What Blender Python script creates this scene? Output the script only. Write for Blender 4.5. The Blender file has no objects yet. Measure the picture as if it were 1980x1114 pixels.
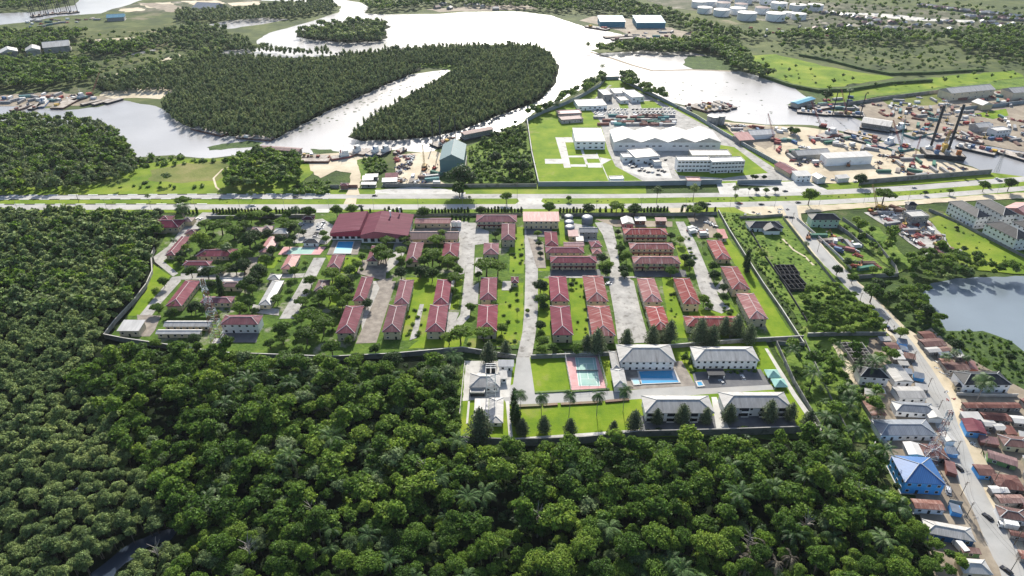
import bpy, math, random
import numpy as np
from mathutils import Vector, Matrix
scn = bpy.context.scene
C = scn.collection
R = math.radians
# ------------------------------------------------------------------ camera, sky, sun, exposure
CH = 230.0                       # camera height above the ground (m)
FPX = 1320.0                     # focal length in pixels of the 1980 wide photograph
PITCH = R(31.8)
cam = bpy.data.cameras.new("camera"); camo = bpy.data.objects.new("camera", cam); C.objects.link(camo)
camo.location = (0, 0, CH); camo.rotation_euler = (math.pi/2-PITCH, 0, 0)
cam.sensor_width = 36; cam.lens = 24.0; cam.clip_start = 1; cam.clip_end = 20000
scn.camera = camo
SUN_EL, SUN_AZ = R(34), R(1)     # the sun stands ahead of the camera (+Y), a touch to the right
w = bpy.data.worlds.new("World"); scn.world = w; w.use_nodes = True
nt = w.node_tree; bg = nt.nodes['Background']
sky = nt.nodes.new('ShaderNodeTexSky'); sky.sky_type = 'NISHITA'; sky.sun_disc = False
sky.sun_elevation = SUN_EL; sky.sun_rotation = SUN_AZ; sky.air_density = 1.0; sky.dust_density = 1.6
nt.links.new(sky.outputs[0], bg.inputs[0]); bg.inputs[1].default_value = 0.11
sl = bpy.data.lights.new("sun", 'SUN'); sl.energy = 4.6; sl.angle = R(0.5); sl.color = (1.0, 0.94, 0.83)
so = bpy.data.objects.new("sun", sl); C.objects.link(so)
sd = Vector((math.sin(SUN_AZ)*math.cos(SUN_EL), math.cos(SUN_AZ)*math.cos(SUN_EL), math.sin(SUN_EL)))
so.rotation_euler = sd.to_track_quat('Z', 'Y').to_euler(); so.location = (0, 600, 400)
scn.view_settings.view_transform = 'Standard'; scn.view_settings.look = 'None'
scn.view_settings.exposure = 0.72; scn.view_settings.gamma = 1
scn.cycles.max_bounces = 5; scn.cycles.diffuse_bounces = 2; scn.cycles.glossy_bounces = 2
scn.cycles.transmission_bounces = 3; scn.cycles.volume_bounces = 0; scn.cycles.transparent_max_bounces = 4

# ------------------------------------------------------------------ where things stand
SP, CP = math.sin(PITCH), math.cos(PITCH)
def P(u, v, z=0.0):
    """point of the photograph (1980 wide) -> place on the level z"""
    a = (u-990)/FPX; b = (v-557)/FPX
    d = (a, CP - b*SP, -SP - b*CP)
    t = (CH-z)/(-d[2])
    return Vector((d[0]*t, d[1]*t, z))
def mpp(u, v, z=0.0):
    p = P(u, v, z); return (p.y*CP + (CH-z)*SP)/FPX
# ------------------------------------------------------------------ materials
M = {}
def mat(name, stops, rough=.85, coord='pos', scale=(1, 1, 1), nscale=.1, detail=4, nrough=.6, bump=0, bscale=1,
        spec=.3, metal=0, second=None, wave=None, rnd=True):
    """procedural surface: colour ramp over fractal noise, optional second noise stain and ribs"""
    m = bpy.data.materials.new(name); m.use_nodes = True; n = m.node_tree.nodes; l = m.node_tree.links
    b = n['Principled BSDF']; b.inputs['Roughness'].default_value = rough
    b.inputs['Specular IOR Level'].default_value = spec; b.inputs['Metallic'].default_value = metal
    if coord == 'pos': src = n.new('ShaderNodeNewGeometry').outputs['Position']
    elif coord == 'uv': src = n.new('ShaderNodeUVMap').outputs[0]
    else: src = n.new('ShaderNodeTexCoord').outputs['Object']
    mp = n.new('ShaderNodeMapping'); mp.inputs['Scale'].default_value = scale; l.new(src, mp.inputs[0])
    vec = mp.outputs[0]
    nz = n.new('ShaderNodeTexNoise'); nz.inputs['Scale'].default_value = nscale; nz.inputs['Detail'].default_value = detail
    nz.inputs['Roughness'].default_value = nrough; l.new(vec, nz.inputs['Vector'])
    cr = n.new('ShaderNodeValToRGB'); e = cr.color_ramp.elements
    k = len(stops)
    for i, c in enumerate(stops):
        pos = .32 + .36*i/(k-1) if k > 1 else .5
        if i < 2: e[i].position = pos; el = e[i]
        else: el = e.new(pos)
        el.color = (*c, 1)
    if k == 1: e[1].color = (*stops[0], 1); e[1].position = 1
    l.new(nz.outputs['Fac'], cr.inputs[0]); col = cr.outputs[0]
    if second:
        c2, s2, lo, hi = second[:4]
        n2 = n.new('ShaderNodeTexNoise'); n2.inputs['Scale'].default_value = s2; n2.inputs['Detail'].default_value = 5
        n2.inputs['Roughness'].default_value = .65; l.new(vec, n2.inputs['Vector'])
        mr = n.new('ShaderNodeMapRange'); mr.inputs[1].default_value = lo; mr.inputs[2].default_value = hi
        l.new(n2.outputs['Fac'], mr.inputs[0])
        mx = n.new('ShaderNodeMixRGB'); l.new(mr.outputs[0], mx.inputs[0]); l.new(col, mx.inputs[1]); mx.inputs[2].default_value = (*c2, 1)
        col = mx.outputs[0]
    if wave:
        axis, ws, amt = wave
        wv = n.new('ShaderNodeTexWave'); wv.bands_direction = axis; wv.inputs['Scale'].default_value = ws
        wv.inputs['Distortion'].default_value = 0; l.new(vec, wv.inputs['Vector'])
        mm = n.new('ShaderNodeMapRange'); mm.inputs[3].default_value = 1-amt; mm.inputs[4].default_value = 1
        l.new(wv.outputs['Fac'], mm.inputs[0])
        mx = n.new('ShaderNodeMixRGB'); mx.blend_type = 'MULTIPLY'; mx.inputs[0].default_value = 1
        l.new(col, mx.inputs[1]); l.new(mm.outputs[0], mx.inputs[2]); col = mx.outputs[0]
    if rnd and (coord == 'uv' or coord == 'obj'):
        oi = n.new('ShaderNodeObjectInfo'); hs = n.new('ShaderNodeHueSaturation')
        mr = n.new('ShaderNodeMapRange'); mr.inputs[3].default_value = .8; mr.inputs[4].default_value = 1.15
        l.new(oi.outputs['Random'], mr.inputs[0]); l.new(mr.outputs[0], hs.inputs['Value']); m7 = n.new('ShaderNodeMath'); m7.operation = 'MULTIPLY'; m7.inputs[1].default_value = 7.3; l.new(oi.outputs['Random'], m7.inputs[0]); f7 = n.new('ShaderNodeMath'); f7.operation = 'FRACT'; l.new(m7.outputs[0], f7.inputs[0]); r7 = n.new('ShaderNodeMapRange'); r7.inputs[3].default_value = .72; r7.inputs[4].default_value = 1.1; l.new(f7.outputs[0], r7.inputs[0]); l.new(r7.outputs[0], hs.inputs['Saturation']); l.new(col, hs.inputs['Color']); col = hs.outputs[0]
    l.new(col, b.inputs['Base Color'])
    if bump:
        nb = n.new('ShaderNodeTexNoise'); nb.inputs['Scale'].default_value = bscale; nb.inputs['Detail'].default_value = 4
        l.new(vec, nb.inputs['Vector'])
        bp = n.new('ShaderNodeBump'); bp.inputs['Distance'].default_value = bump; bp.inputs['Strength'].default_value = .9
        l.new(nb.outputs['Fac'], bp.inputs['Height']); l.new(bp.outputs[0], b.inputs['Normal'])
    M[name] = m
    return m
# ground
mat('scrub', spec=.08, stops=[(.022, .040, .014), (.05, .085, .02), (.09, .125, .03)], nscale=.055, detail=8, nrough=.72, bump=.8, bscale=.5, second=((.16, .15, .08), .02, .60, .72))
mat('far_scrub', spec=.08, stops=[(.035, .055, .026), (.08, .105, .038), (.15, .17, .065)], nscale=.02, detail=8, nrough=.7, second=((.22, .19, .13), .008, .60, .70))
mat('lime_grass', spec=.08, stops=[(.07, .14, .015), (.15, .225, .02), (.245, .29, .04)], nscale=.03, detail=8, nrough=.65, bump=.25, bscale=1.2, second=((.19, .19, .06), .012, .55, .75))
mat('wild_grass', spec=.08, stops=[(.045, .095, .016), (.11, .18, .028), (.21, .27, .055)], nscale=.07, detail=8, nrough=.75, bump=.9, bscale=.45, second=((.2, .19, .09), .03, .60, .75))
mat('dry_grass', spec=.08, stops=[(.09, .12, .03), (.16, .18, .05), (.24, .22, .09)], nscale=.03, detail=8, nrough=.7, bump=.5, bscale=.5)
mat('lawn_green', spec=.08, stops=[(.085, .165, .012), (.15, .235, .014), (.24, .29, .03)], nscale=.05, detail=9, nrough=.74, second=((.26, .24, .10), .03, .58, .72), bump=.15, bscale=1.5)
mat('concrete', [(.38, .37, .35), (.50, .49, .46), (.60, .585, .55)], nscale=.06, detail=8, nrough=.7, second=((.27, .25, .22), .15, .55, .75))
mat('asphalt', [(.27, .27, .26), (.34, .34, .33), (.40, .395, .38)], nscale=.05, detail=8, nrough=.65, second=((.36, .34, .31), .02, .5, .7))
mat('shaded_asphalt', [(.085, .088, .095), (.12, .122, .13), (.17, .17, .17)], nscale=.12, detail=8, nrough=.65)  # asphalt with the shade in front of the blocks put into its colour
mat('paver', [(.17, .15, .13), (.24, .21, .18), (.31, .28, .24)], nscale=.3, detail=6)
mat('sand', [(.36, .30, .21), (.50, .43, .31), (.62, .56, .44)], nscale=.03, detail=8, nrough=.7, second=((.26, .21, .14), .08, .58, .75))
mat('mud', [(.16, .13, .10), (.24, .20, .15), (.36, .31, .24)], nscale=.06, detail=8, nrough=.7)
mat('far_olive', spec=.08, stops=[(.045, .065, .025), (.085, .105, .035), (.15, .155, .06)], nscale=.03, detail=8, nrough=.75, second=((.25, .22, .15), .015, .58, .7))
mat('far_mud', spec=.08, stops=[(.04, .06, .03), (.09, .10, .06), (.20, .18, .14)], nscale=.03, detail=8, nrough=.75, second=((.34, .31, .26), .02, .56, .68))
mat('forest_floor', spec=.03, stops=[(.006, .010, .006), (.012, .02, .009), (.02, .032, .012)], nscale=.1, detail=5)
mat('reed', spec=.08, stops=[(.035, .06, .025), (.06, .10, .03), (.11, .16, .05)], nscale=.1, detail=8, nrough=.75, bump=.7, bscale=.6)
mat('court_pink', [(.50, .26, .26), (.62, .38, .37)], nscale=.2, second=((.5, .28, .26), .08, .5, .7))
mat('court_green', [(.25, .42, .37), (.36, .52, .46)], nscale=.2, second=((.3, .42, .36), .1, .52, .7))
mat('white_paint', [(.72, .72, .70), (.80, .80, .79)], nscale=.3, coord='obj')
mat('black_paint', [(.02, .02, .02), (.035, .035, .035)], nscale=.3)
mat('dull_metal', [(.22, .22, .23), (.34, .34, .34)], nscale=.6, coord='obj', rough=.6)
mat('highway_concrete', spec=.1, stops=[(.33, .325, .31), (.42, .41, .39), (.48, .47, .45)], nscale=.05, detail=9, nrough=.7, second=((.27, .26, .24), .12, .55, .72))
mat('lane', spec=.1, stops=[(.26, .255, .24), (.38, .37, .35), (.50, .485, .455)], nscale=.09, detail=9, nrough=.75, second=((.17, .16, .145), .25, .52, .72))
mat('compound_green', spec=.08, stops=[(.035, .07, .014), (.07, .13, .018), (.13, .195, .028)], nscale=.09, detail=8, nrough=.75, bump=.6, bscale=.6, second=((.30, .28, .23), .05, .56, .68))
# walls
mat('cream_wall', [(.50, .42, .27), (.60, .51, .34)], nscale=.25, coord='obj', second=((.30, .25, .18), .15, .58, .78), rough=.9)
mat('white_wall', [(.74, .74, .74), (.83, .83, .82)], nscale=.2, coord='obj', second=((.45, .44, .42), .12, .6, .8), rough=.85)
mat('grey_wall', [(.22, .22, .21), (.33, .32, .30)], nscale=.15, coord='obj', second=((.12, .12, .11), .1, .5, .75))
mat('perimeter_wall', [(.17, .17, .17), (.24, .24, .23), (.30, .30, .28)], nscale=.12, second=((.07, .07, .06), .25, .52, .72))
mat('blue_perimeter', [(.25, .30, .33), (.33, .38, .41)], nscale=.12, wave=('X', .35, .3))
mat('mint_wall', [(.42, .58, .46), (.50, .66, .54)], nscale=.2, coord='obj')
mat('blue_wall', [(.07, .32, .72), (.11, .42, .82)], nscale=.25, coord='obj', second=((.25, .45, .70), .3, .6, .75))
mat('green_wall', [(.13, .24, .10), (.17, .30, .13)], nscale=.25, coord='obj')
mat('red_wall', [(.40, .03, .06), (.48, .04, .08)], nscale=.25, coord='obj')
mat('brick', [(.18, .075, .06), (.25, .11, .09)], nscale=.25, coord='obj')
mat('raw_block', [(.20, .19, .18), (.30, .28, .26), (.38, .36, .33)], nscale=.4, coord='obj', second=((.08, .08, .08), .3, .5, .7))
mat('soot_block', [(.035, .035, .04), (.075, .075, .08)], nscale=.3, coord='obj', second=((.2, .2, .19), .5, .62, .7))
# roofs (ribs run down the slope)
RS = (1, .16, 1)
mat('red_roof', [(.12, .028, .045), (.18, .040, .062), (.26, .070, .092)], coord='uv', scale=RS, nscale=.5, detail=6, nrough=.7, rough=.75, spec=.15, second=((.30, .17, .19), .35, .54, .78), wave=('X', .5, .25))
mat('faded_roof', [(.16, .045, .045), (.27, .065, .065), (.36, .12, .11)], coord='uv', scale=(1, .1, 1), nscale=.6, detail=7, nrough=.75, rough=.75, spec=.12, second=((.46, .36, .34), .5, .52, .68), wave=('X', .5, .25))
mat('hall_roof', [(.10, .020, .040), (.135, .027, .052), (.175, .042, .070)], rnd=False, coord='uv', scale=RS, nscale=.3, detail=6, nrough=.7, rough=.75, spec=.12, second=((.20, .085, .115), .3, .58, .8), wave=('X', .5, .25))
mat('maroon_roof', [(.085, .018, .036), (.115, .024, .046), (.15, .036, .062)], coord='uv', scale=RS, nscale=.35, detail=6, nrough=.7, rough=.75, spec=.12, second=((.20, .085, .115), .3, .6, .8), wave=('X', .5, .25))
mat('pink_roof', [(.36, .12, .12), (.46, .19, .18), (.55, .30, .28)], coord='uv', scale=RS, nscale=.5, detail=6, nrough=.7, rough=.6, wave=('X', .5, .2))
mat('brown_roof', [(.13, .07, .07), (.20, .11, .11), (.28, .17, .16)], coord='uv', scale=RS, nscale=.5, detail=6, nrough=.7, rough=.65, wave=('X', .5, .25))
mat('grey_roof', [(.31, .30, .285), (.42, .41, .39), (.53, .51, .49)], coord='uv', scale=RS, nscale=.5, detail=6, nrough=.7, rough=.55, spec=.5, second=((.19, .17, .15), .3, .56, .78), wave=('X', .5, .22))
mat('pale_roof', [(.40, .39, .37), (.50, .49, .47), (.60, .59, .57)], coord='uv', scale=RS, nscale=.3, detail=6, rough=.5, spec=.5, second=((.40, .34, .27), .25, .6, .8), wave=('X', .5, .12))
mat('charcoal_roof', spec=.15, stops=[(.022, .026, .034), (.035, .04, .05), (.055, .06, .072)], coord='uv', scale=RS, nscale=.5, detail=5, rough=.5, wave=('X', .4, .3))
mat('slate_roof', [(.12, .15, .19), (.17, .20, .25), (.22, .26, .31)], coord='uv', scale=RS, nscale=.5, detail=5, rough=.45, spec=.5, wave=('X', .4, .25))
mat('blue_roof', [(.045, .14, .36), (.075, .19, .44)], coord='uv', scale=RS, nscale=.4, detail=5, rough=.45, spec=.5, wave=('X', .4, .3))
mat('teal_roof', [(.10, .19, .21), (.14, .25, .27)], coord='uv', scale=RS, nscale=.4, detail=5, rough=.5, spec=.5, wave=('X', .3, .25))
mat('azure_roof', [(.07, .24, .36), (.10, .33, .46)], coord='uv', scale=RS, nscale=.4, detail=5, rough=.5, wave=('X', .3, .25))
mat('rust_roof', [(.10, .035, .025), (.18, .07, .05), (.30, .17, .14), (.42, .36, .33)], coord='uv', scale=RS, nscale=.35, detail=7, nrough=.75, rough=.75, wave=('X', .5, .3))
mat('dark_rust_roof', [(.06, .022, .022), (.11, .04, .035), (.17, .07, .055), (.34, .27, .25)], coord='uv', scale=RS, nscale=.3, detail=7, nrough=.75, rough=.75, wave=('X', .5, .3))
mat('cap_white', [(.62, .50, .48), (.74, .66, .64)], nscale=.3, coord='obj')
mat('cap_grey', [(.45, .45, .44), (.58, .58, .56)], nscale=.3, coord='obj')
mat('cap_dark', [(.03, .035, .045), (.06, .065, .075)], nscale=.3, coord='obj')
mat('glass', [(.012, .016, .022), (.03, .036, .045)], nscale=.4, coord='obj', rough=.2, spec=.6)
mat('rust_hull', [(.10, .05, .04), (.17, .09, .07), (.26, .17, .14)], nscale=.25, coord='obj', detail=6)
mat('dark_hull', [(.02, .024, .03), (.05, .055, .065)], nscale=.25, coord='obj', detail=5)
mat('red_hull', [(.26, .03, .03), (.36, .06, .05)], nscale=.25, coord='obj')
mat('blue_hull', [(.03, .09, .22), (.06, .15, .32)], nscale=.25, coord='obj')
mat('teal_paint', [(.07, .20, .21), (.11, .28, .28)], nscale=.25, coord='obj')
mat('yellow_paint', [(.42, .27, .05), (.5, .34, .08)], nscale=.25, coord='obj')
mat('red_paint', [(.26, .05, .05), (.34, .08, .07)], nscale=.25, coord='obj')
mat('orange_paint', [(.34, .14, .06), (.42, .19, .09)], nscale=.25, coord='obj')
mat('green_paint', [(.05, .15, .11), (.08, .20, .15)], nscale=.25, coord='obj')
mat('blue_paint', [(.05, .10, .22), (.08, .16, .30)], nscale=.25, coord='obj')
mat('deck', [(.22, .19, .16), (.36, .32, .28), (.52, .48, .44)], nscale=.3, coord='obj', detail=6)
mat('silver_car', [(.45, .46, .47), (.52, .53, .54)], nscale=.3, coord='obj', rough=.3, spec=.6)
mat('black_car', [(.02, .02, .024), (.04, .04, .046)], nscale=.3, coord='obj', rough=.3, spec=.6)
mat('rubber', [(.015, .015, .015), (.025, .025, .025)], nscale=.5)
mat('bark', [(.10, .075, .055), (.17, .135, .10)], nscale=.6, coord='obj')
mat('pale_bark', [(.25, .22, .19), (.34, .31, .27)], nscale=.6, coord='obj')
mat('shade_net', [(.22, .42, .38), (.30, .52, .47)], nscale=.3, coord='obj')

def leaf(name, cols, trans=.35, rough=.55, spec=.25):
    m = bpy.data.materials.new(name); m.use_nodes = True; n = m.node_tree.nodes; l = m.node_tree.links
    b = n['Principled BSDF']; b.inputs['Roughness'].default_value = rough; b.inputs['Specular IOR Level'].default_value = spec
    at = n.new('ShaderNodeAttribute'); at.attribute_name = 'tint'
    oi = n.new('ShaderNodeObjectInfo'); ad = n.new('ShaderNodeMath'); l.new(at.outputs['Fac'], ad.inputs[0]); l.new(oi.outputs['Random'], ad.inputs[1])
    fr = n.new('ShaderNodeMath'); fr.operation = 'FRACT'; l.new(ad.outputs[0], fr.inputs[0])
    g = n.new('ShaderNodeNewGeometry'); nz = n.new('ShaderNodeTexNoise'); nz.inputs['Scale'].default_value = .45; nz.inputs['Detail'].default_value = 3
    l.new(g.outputs['Position'], nz.inputs['Vector'])
    m1 = n.new('ShaderNodeMath'); m1.operation = 'MULTIPLY_ADD'; l.new(nz.outputs['Fac'], m1.inputs[0]); m1.inputs[1].default_value = .7
    m2 = n.new('ShaderNodeMath'); m2.operation = 'MULTIPLY_ADD'; l.new(fr.outputs[0], m2.inputs[0]); m2.inputs[1].default_value = .62; m2.inputs[2].default_value = -.16
    nl = n.new('ShaderNodeTexNoise'); nl.inputs['Scale'].default_value = .03; nl.inputs['Detail'].default_value = 3; l.new(g.outputs['Position'], nl.inputs['Vector'])
    m3 = n.new('ShaderNodeMath'); m3.operation = 'MULTIPLY_ADD'; l.new(nl.outputs['Fac'], m3.inputs[0]); m3.inputs[1].default_value = 1.3; l.new(m2.outputs[0], m3.inputs[2])
    m4 = n.new('ShaderNodeMath'); m4.operation = 'SUBTRACT'; l.new(m3.outputs[0], m4.inputs[0]); m4.inputs[1].default_value = .65; l.new(m4.outputs[0], m1.inputs[2])
    cr = n.new('ShaderNodeValToRGB'); e = cr.color_ramp.elements
    for i, c in enumerate(cols):
        pos = i/(len(cols)-1)
        if i < 2: e[i].position = pos; el = e[i]
        else: el = e.new(pos)
        el.color = (*c, 1)
    l.new(m1.outputs[0], cr.inputs[0]); mri = n.new('ShaderNodeMapRange'); mri.inputs[3].default_value = .45; mri.inputs[4].default_value = 1.75; l.new(g.outputs['Random Per Island'], mri.inputs[0])
    hv = n.new('ShaderNodeHueSaturation'); l.new(mri.outputs[0], hv.inputs['Value']); l.new(cr.outputs[0], hv.inputs['Color']); cr = hv; l.new(cr.outputs[0], b.inputs['Base Color'])
    t = n.new('ShaderNodeBsdfTranslucent'); hs = n.new('ShaderNodeHueSaturation'); hs.inputs['Hue'].default_value = .485; hs.inputs['Value'].default_value = 1.5
    l.new(cr.outputs[0], hs.inputs['Color']); l.new(hs.outputs[0], t.inputs['Color'])
    mx = n.new('ShaderNodeMixShader'); mx.inputs[0].default_value = trans
    l.new(b.outputs[0], mx.inputs[1]); l.new(t.outputs[0], mx.inputs[2]); l.new(mx.outputs[0], n['Material Output'].inputs[0])
    M[name] = m
leaf('jungle_leaf', [(.028, .062, .012), (.056, .116, .018), (.102, .178, .026), (.165, .240, .036)], spec=.12)
leaf('mangrove_leaf', [(.075, .118, .046), (.118, .172, .060), (.162, .218, .074), (.205, .258, .090)], trans=.28, spec=.12)
leaf('island_leaf', [(.082, .118, .056), (.112, .152, .066), (.145, .186, .076), (.178, .215, .088)], trans=.28, spec=.1)
leaf('pine_leaf', [(.055, .080, .042), (.088, .120, .060), (.130, .165, .085)], trans=.25, spec=.12)
leaf('palm_leaf', [(.035, .075, .025), (.060, .115, .036), (.100, .160, .055)], trans=.3, rough=.5, spec=.2)
leaf('umbrella_leaf', [(.045, .095, .014), (.080, .150, .018), (.130, .210, .026)], trans=.4, spec=.12)
leaf('dark_leaf', [(.016, .040, .013), (.030, .064, .018), (.050, .094, .026)], trans=.25, spec=.15)
leaf('pale_leaf', [(.07, .115, .045), (.11, .16, .065), (.15, .20, .09)], trans=.3, spec=.12)
leaf('lime_leaf', [(.07, .14, .018), (.11, .19, .022), (.15, .23, .03)], trans=.4, spec=.12)
leaf('bush_leaf', [(.040, .090, .016), (.080, .150, .022), (.140, .220, .034)], trans=.35, spec=.12)
leaf('dead_leaf', [(.08, .07, .05), (.15, .13, .10)], trans=.2)
leaf('hedge_leaf', [(.08, .03, .012), (.13, .055, .02), (.08, .10, .02)], trans=.2)

def water(name, col, rough, bump, bscale, spec=.5):
    m = bpy.data.materials.new(name); m.use_nodes = True; n = m.node_tree.nodes; l = m.node_tree.links
    b = n['Principled BSDF']; b.inputs['Roughness'].default_value = rough; b.inputs['Specular IOR Level'].default_value = spec
    g = n.new('ShaderNodeNewGeometry'); mp = n.new('ShaderNodeMapping'); l.new(g.outputs['Position'], mp.inputs[0])
    nz = n.new('ShaderNodeTexNoise'); nz.inputs['Scale'].default_value = .006; nz.inputs['Detail'].default_value = 5; l.new(mp.outputs[0], nz.inputs['Vector'])
    cr = n.new('ShaderNodeValToRGB'); cr.color_ramp.elements[0].position = .35; cr.color_ramp.elements[1].position = .68
    cr.color_ramp.elements[0].color = (*[c*.7 for c in col], 1); cr.color_ramp.elements[1].color = (*[c*1.3 for c in col], 1)
    l.new(nz.outputs['Fac'], cr.inputs[0]); l.new(cr.outputs[0], b.inputs['Base Color'])
    nb = n.new('ShaderNodeTexNoise'); nb.inputs['Scale'].default_value = bscale; nb.inputs['Detail'].default_value = 3; l.new(mp.outputs[0], nb.inputs['Vector'])
    bp = n.new('ShaderNodeBump'); bp.inputs['Distance'].default_value = bump; l.new(nb.outputs['Fac'], bp.inputs['Height']); l.new(bp.outputs[0], b.inputs['Normal'])
    M[name] = m
water('river_water', (.33, .325, .325), .28, .08, .3, .9)
water('pond_water', (.19, .23, .26), .22, .03, .4)
water('creek_water', (.04, .055, .08), .2, .02, .5)
water('pool_water', (.03, .30, .55), .06, .02, .8)
water('pool_shallow', (.35, .62, .68), .06, .02, .8)

# ------------------------------------------------------------------ mesh helpers
class MB:
    def __init__(s): s.v = []; s.f = []; s.m = []
    def face(s, pts, m=0):
        b = len(s.v); s.v += [tuple(p) for p in pts]; s.f.append(tuple(range(b, b+len(pts)))); s.m.append(m)
    def box(s, cx, cy, z0, w, d, h, m=0, rot=0, taper=1.0, tx=None):
        c, sn = math.cos(rot), math.sin(rot); b = len(s.v)
        for k, (zz, t) in enumerate(((z0, 1), (z0+h, taper))):
            for x, y in ((-w/2, -d/2), (w/2, -d/2), (w/2, d/2), (-w/2, d/2)):
                x *= t; y *= t
                s.v.append((cx+x*c-y*sn, cy+x*sn+y*c, zz))
        for q in ((0, 3, 2, 1), (4, 5, 6, 7), (0, 1, 5, 4), (1, 2, 6, 5), (2, 3, 7, 6), (3, 0, 4, 7)):
            s.f.append(tuple(b+i for i in q)); s.m.append(m)
    def tube(s, a, b_, r0, r1=None, n=6, m=0, caps=True):
        a = Vector(a); b_ = Vector(b_); r1 = r0 if r1 is None else r1
        d = (b_-a).normalized(); x = d.orthogonal().normalized(); y = d.cross(x); b = len(s.v)
        for p, r in ((a, r0), (b_, r1)):
            for i in range(n):
                t = 2*math.pi*i/n + math.pi/n; q = p + x*math.cos(t)*r + y*math.sin(t)*r; s.v.append(tuple(q))
        for i in range(n):
            j = (i+1) % n; s.f.append((b+i, b+j, b+n+j, b+n+i)); s.m.append(m)
        if caps:
            s.f.append(tuple(b+i for i in range(n))[::-1]); s.m.append(m); s.f.append(tuple(b+n+i for i in range(n))); s.m.append(m)
    def loft(s, rings, m=0, caps=True):
        n = len(rings[0]); b = len(s.v)
        for r in rings: s.v += [tuple(p) for p in r]
        for k in range(len(rings)-1):
            for i in range(n):
                j = (i+1) % n; s.f.append((b+k*n+i, b+k*n+j, b+(k+1)*n+j, b+(k+1)*n+i)); s.m.append(m)
        if caps:
            s.f.append(tuple(b+i for i in range(n))[::-1]); s.m.append(m)
            e = b+(len(rings)-1)*n; s.f.append(tuple(e+i for i in range(n))); s.m.append(m)
    def mesh(s, name, mats, uv=False):
        me = bpy.data.meshes.new(name); me.from_pydata(s.v, [], s.f)
        for k in ([mats] if isinstance(mats, str) else mats): me.materials.append(M[k])
        me.polygons.foreach_set('material_index', s.m)
        if uv:
            ul = me.uv_layers.new(name='UVMap'); me.update()
            for p in me.polygons:
                nrm = p.normal; h = Vector((0, 0, 1)).cross(nrm)
                h = h.normalized() if h.length > 1e-4 else Vector((1, 0, 0)); dn = nrm.cross(h)
                for li in p.loop_indices:
                    co = me.vertices[me.loops[li].vertex_index].co; ul.data[li].uv = (co.dot(h), co.dot(dn))
        me.update(); return me
    def build(s, name, mats, parent=None, uv=False):
        o = bpy.data.objects.new(name, s.mesh(name, mats, uv)); C.objects.link(o)
        if parent: o.parent = parent
        return o
def tag(o, label=None, cat=None, group=None, kind=None):
    if label: o['label'] = label
    if cat: o['category'] = cat
    if group: o['group'] = group
    if kind: o['kind'] = kind
    return o
def thing(name, label, cat, loc=(0, 0, 0), rz=0, group=None):
    o = bpy.data.objects.new(name, None); C.objects.link(o); o.location = loc; o.rotation_euler.z = rz; o.empty_display_size = .5
    return tag(o, label, cat, group)
def dup(o, loc=None, rz=None, sc=None, label=None, parent=None):
    c = o.copy(); C.objects.link(c); c.parent = parent
    if parent is None:
        if loc is not None: c.location = loc
        if rz is not None: c.rotation_euler.z = rz
        if sc is not None: c.scale = sc if hasattr(sc, '__len__') else (sc, sc, sc)
        if label: c['label'] = label
    for ch in o.children: dup(ch, parent=c)
    return c
# --- flat sheets of the setting
LV = [0.02]
rj = random.Random(5)
def rough_edge(pts, step, amp):
    out = []
    for i in range(len(pts)):
        a, b = pts[i], pts[(i+1) % len(pts)]; L = (b-a).length; k = max(1, min(60, int(L/step)))
        for j in range(k):
            p = a.lerp(b, j/k)
            if amp and j: p = p + Vector((rj.uniform(-amp, amp), rj.uniform(-amp, amp), 0))
            out.append(p)
    return out
def sheet(name, px, m, step=12, amp=0, z=None, kind='structure', label=None):
    LV[0] += .004; zz = LV[0] if z is None else z
    pts = [P(u, v, 0) for u, v in px]; pts = rough_edge(pts, step, amp) if amp else pts
    mb = MB(); mb.face([(p.x, p.y, zz) for p in pts]); o = mb.build(name, m)
    if o.data.polygons[0].normal.z < 0: o.data.flip_normals()
    return tag(o, kind=kind, label=label)
def offset_line(pts, wd):
    """mitred left and right offsets of a polyline"""
    L, Rr = [], []
    for i, p in enumerate(pts):
        d1 = (pts[i]-pts[i-1]).normalized() if i else None
        d2 = (pts[i+1]-pts[i]).normalized() if i < len(pts)-1 else None
        d1 = d1 or d2; d2 = d2 or d1
        n1 = Vector((-d1.y, d1.x, 0)); n2 = Vector((-d2.y, d2.x, 0)); nn = (n1+n2).normalized(); k = min(2.0, 1/max(.3, nn.dot(n1)))
        L.append(p+nn*wd/2*k); Rr.append(p-nn*wd/2*k)
    return L, Rr
def ribbon(name, px, wd, m, z=None):
    LV[0] += .004; zz = LV[0] if z is None else z
    pts = [P(u, v) for u, v in px]; L, Rr = offset_line(pts, wd); mb = MB()
    for i in range(len(pts)-1): mb.face([(*q.xy, zz) for q in (Rr[i], Rr[i+1], L[i+1], L[i])])
    return tag(mb.build(name, m), kind='structure')
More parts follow.
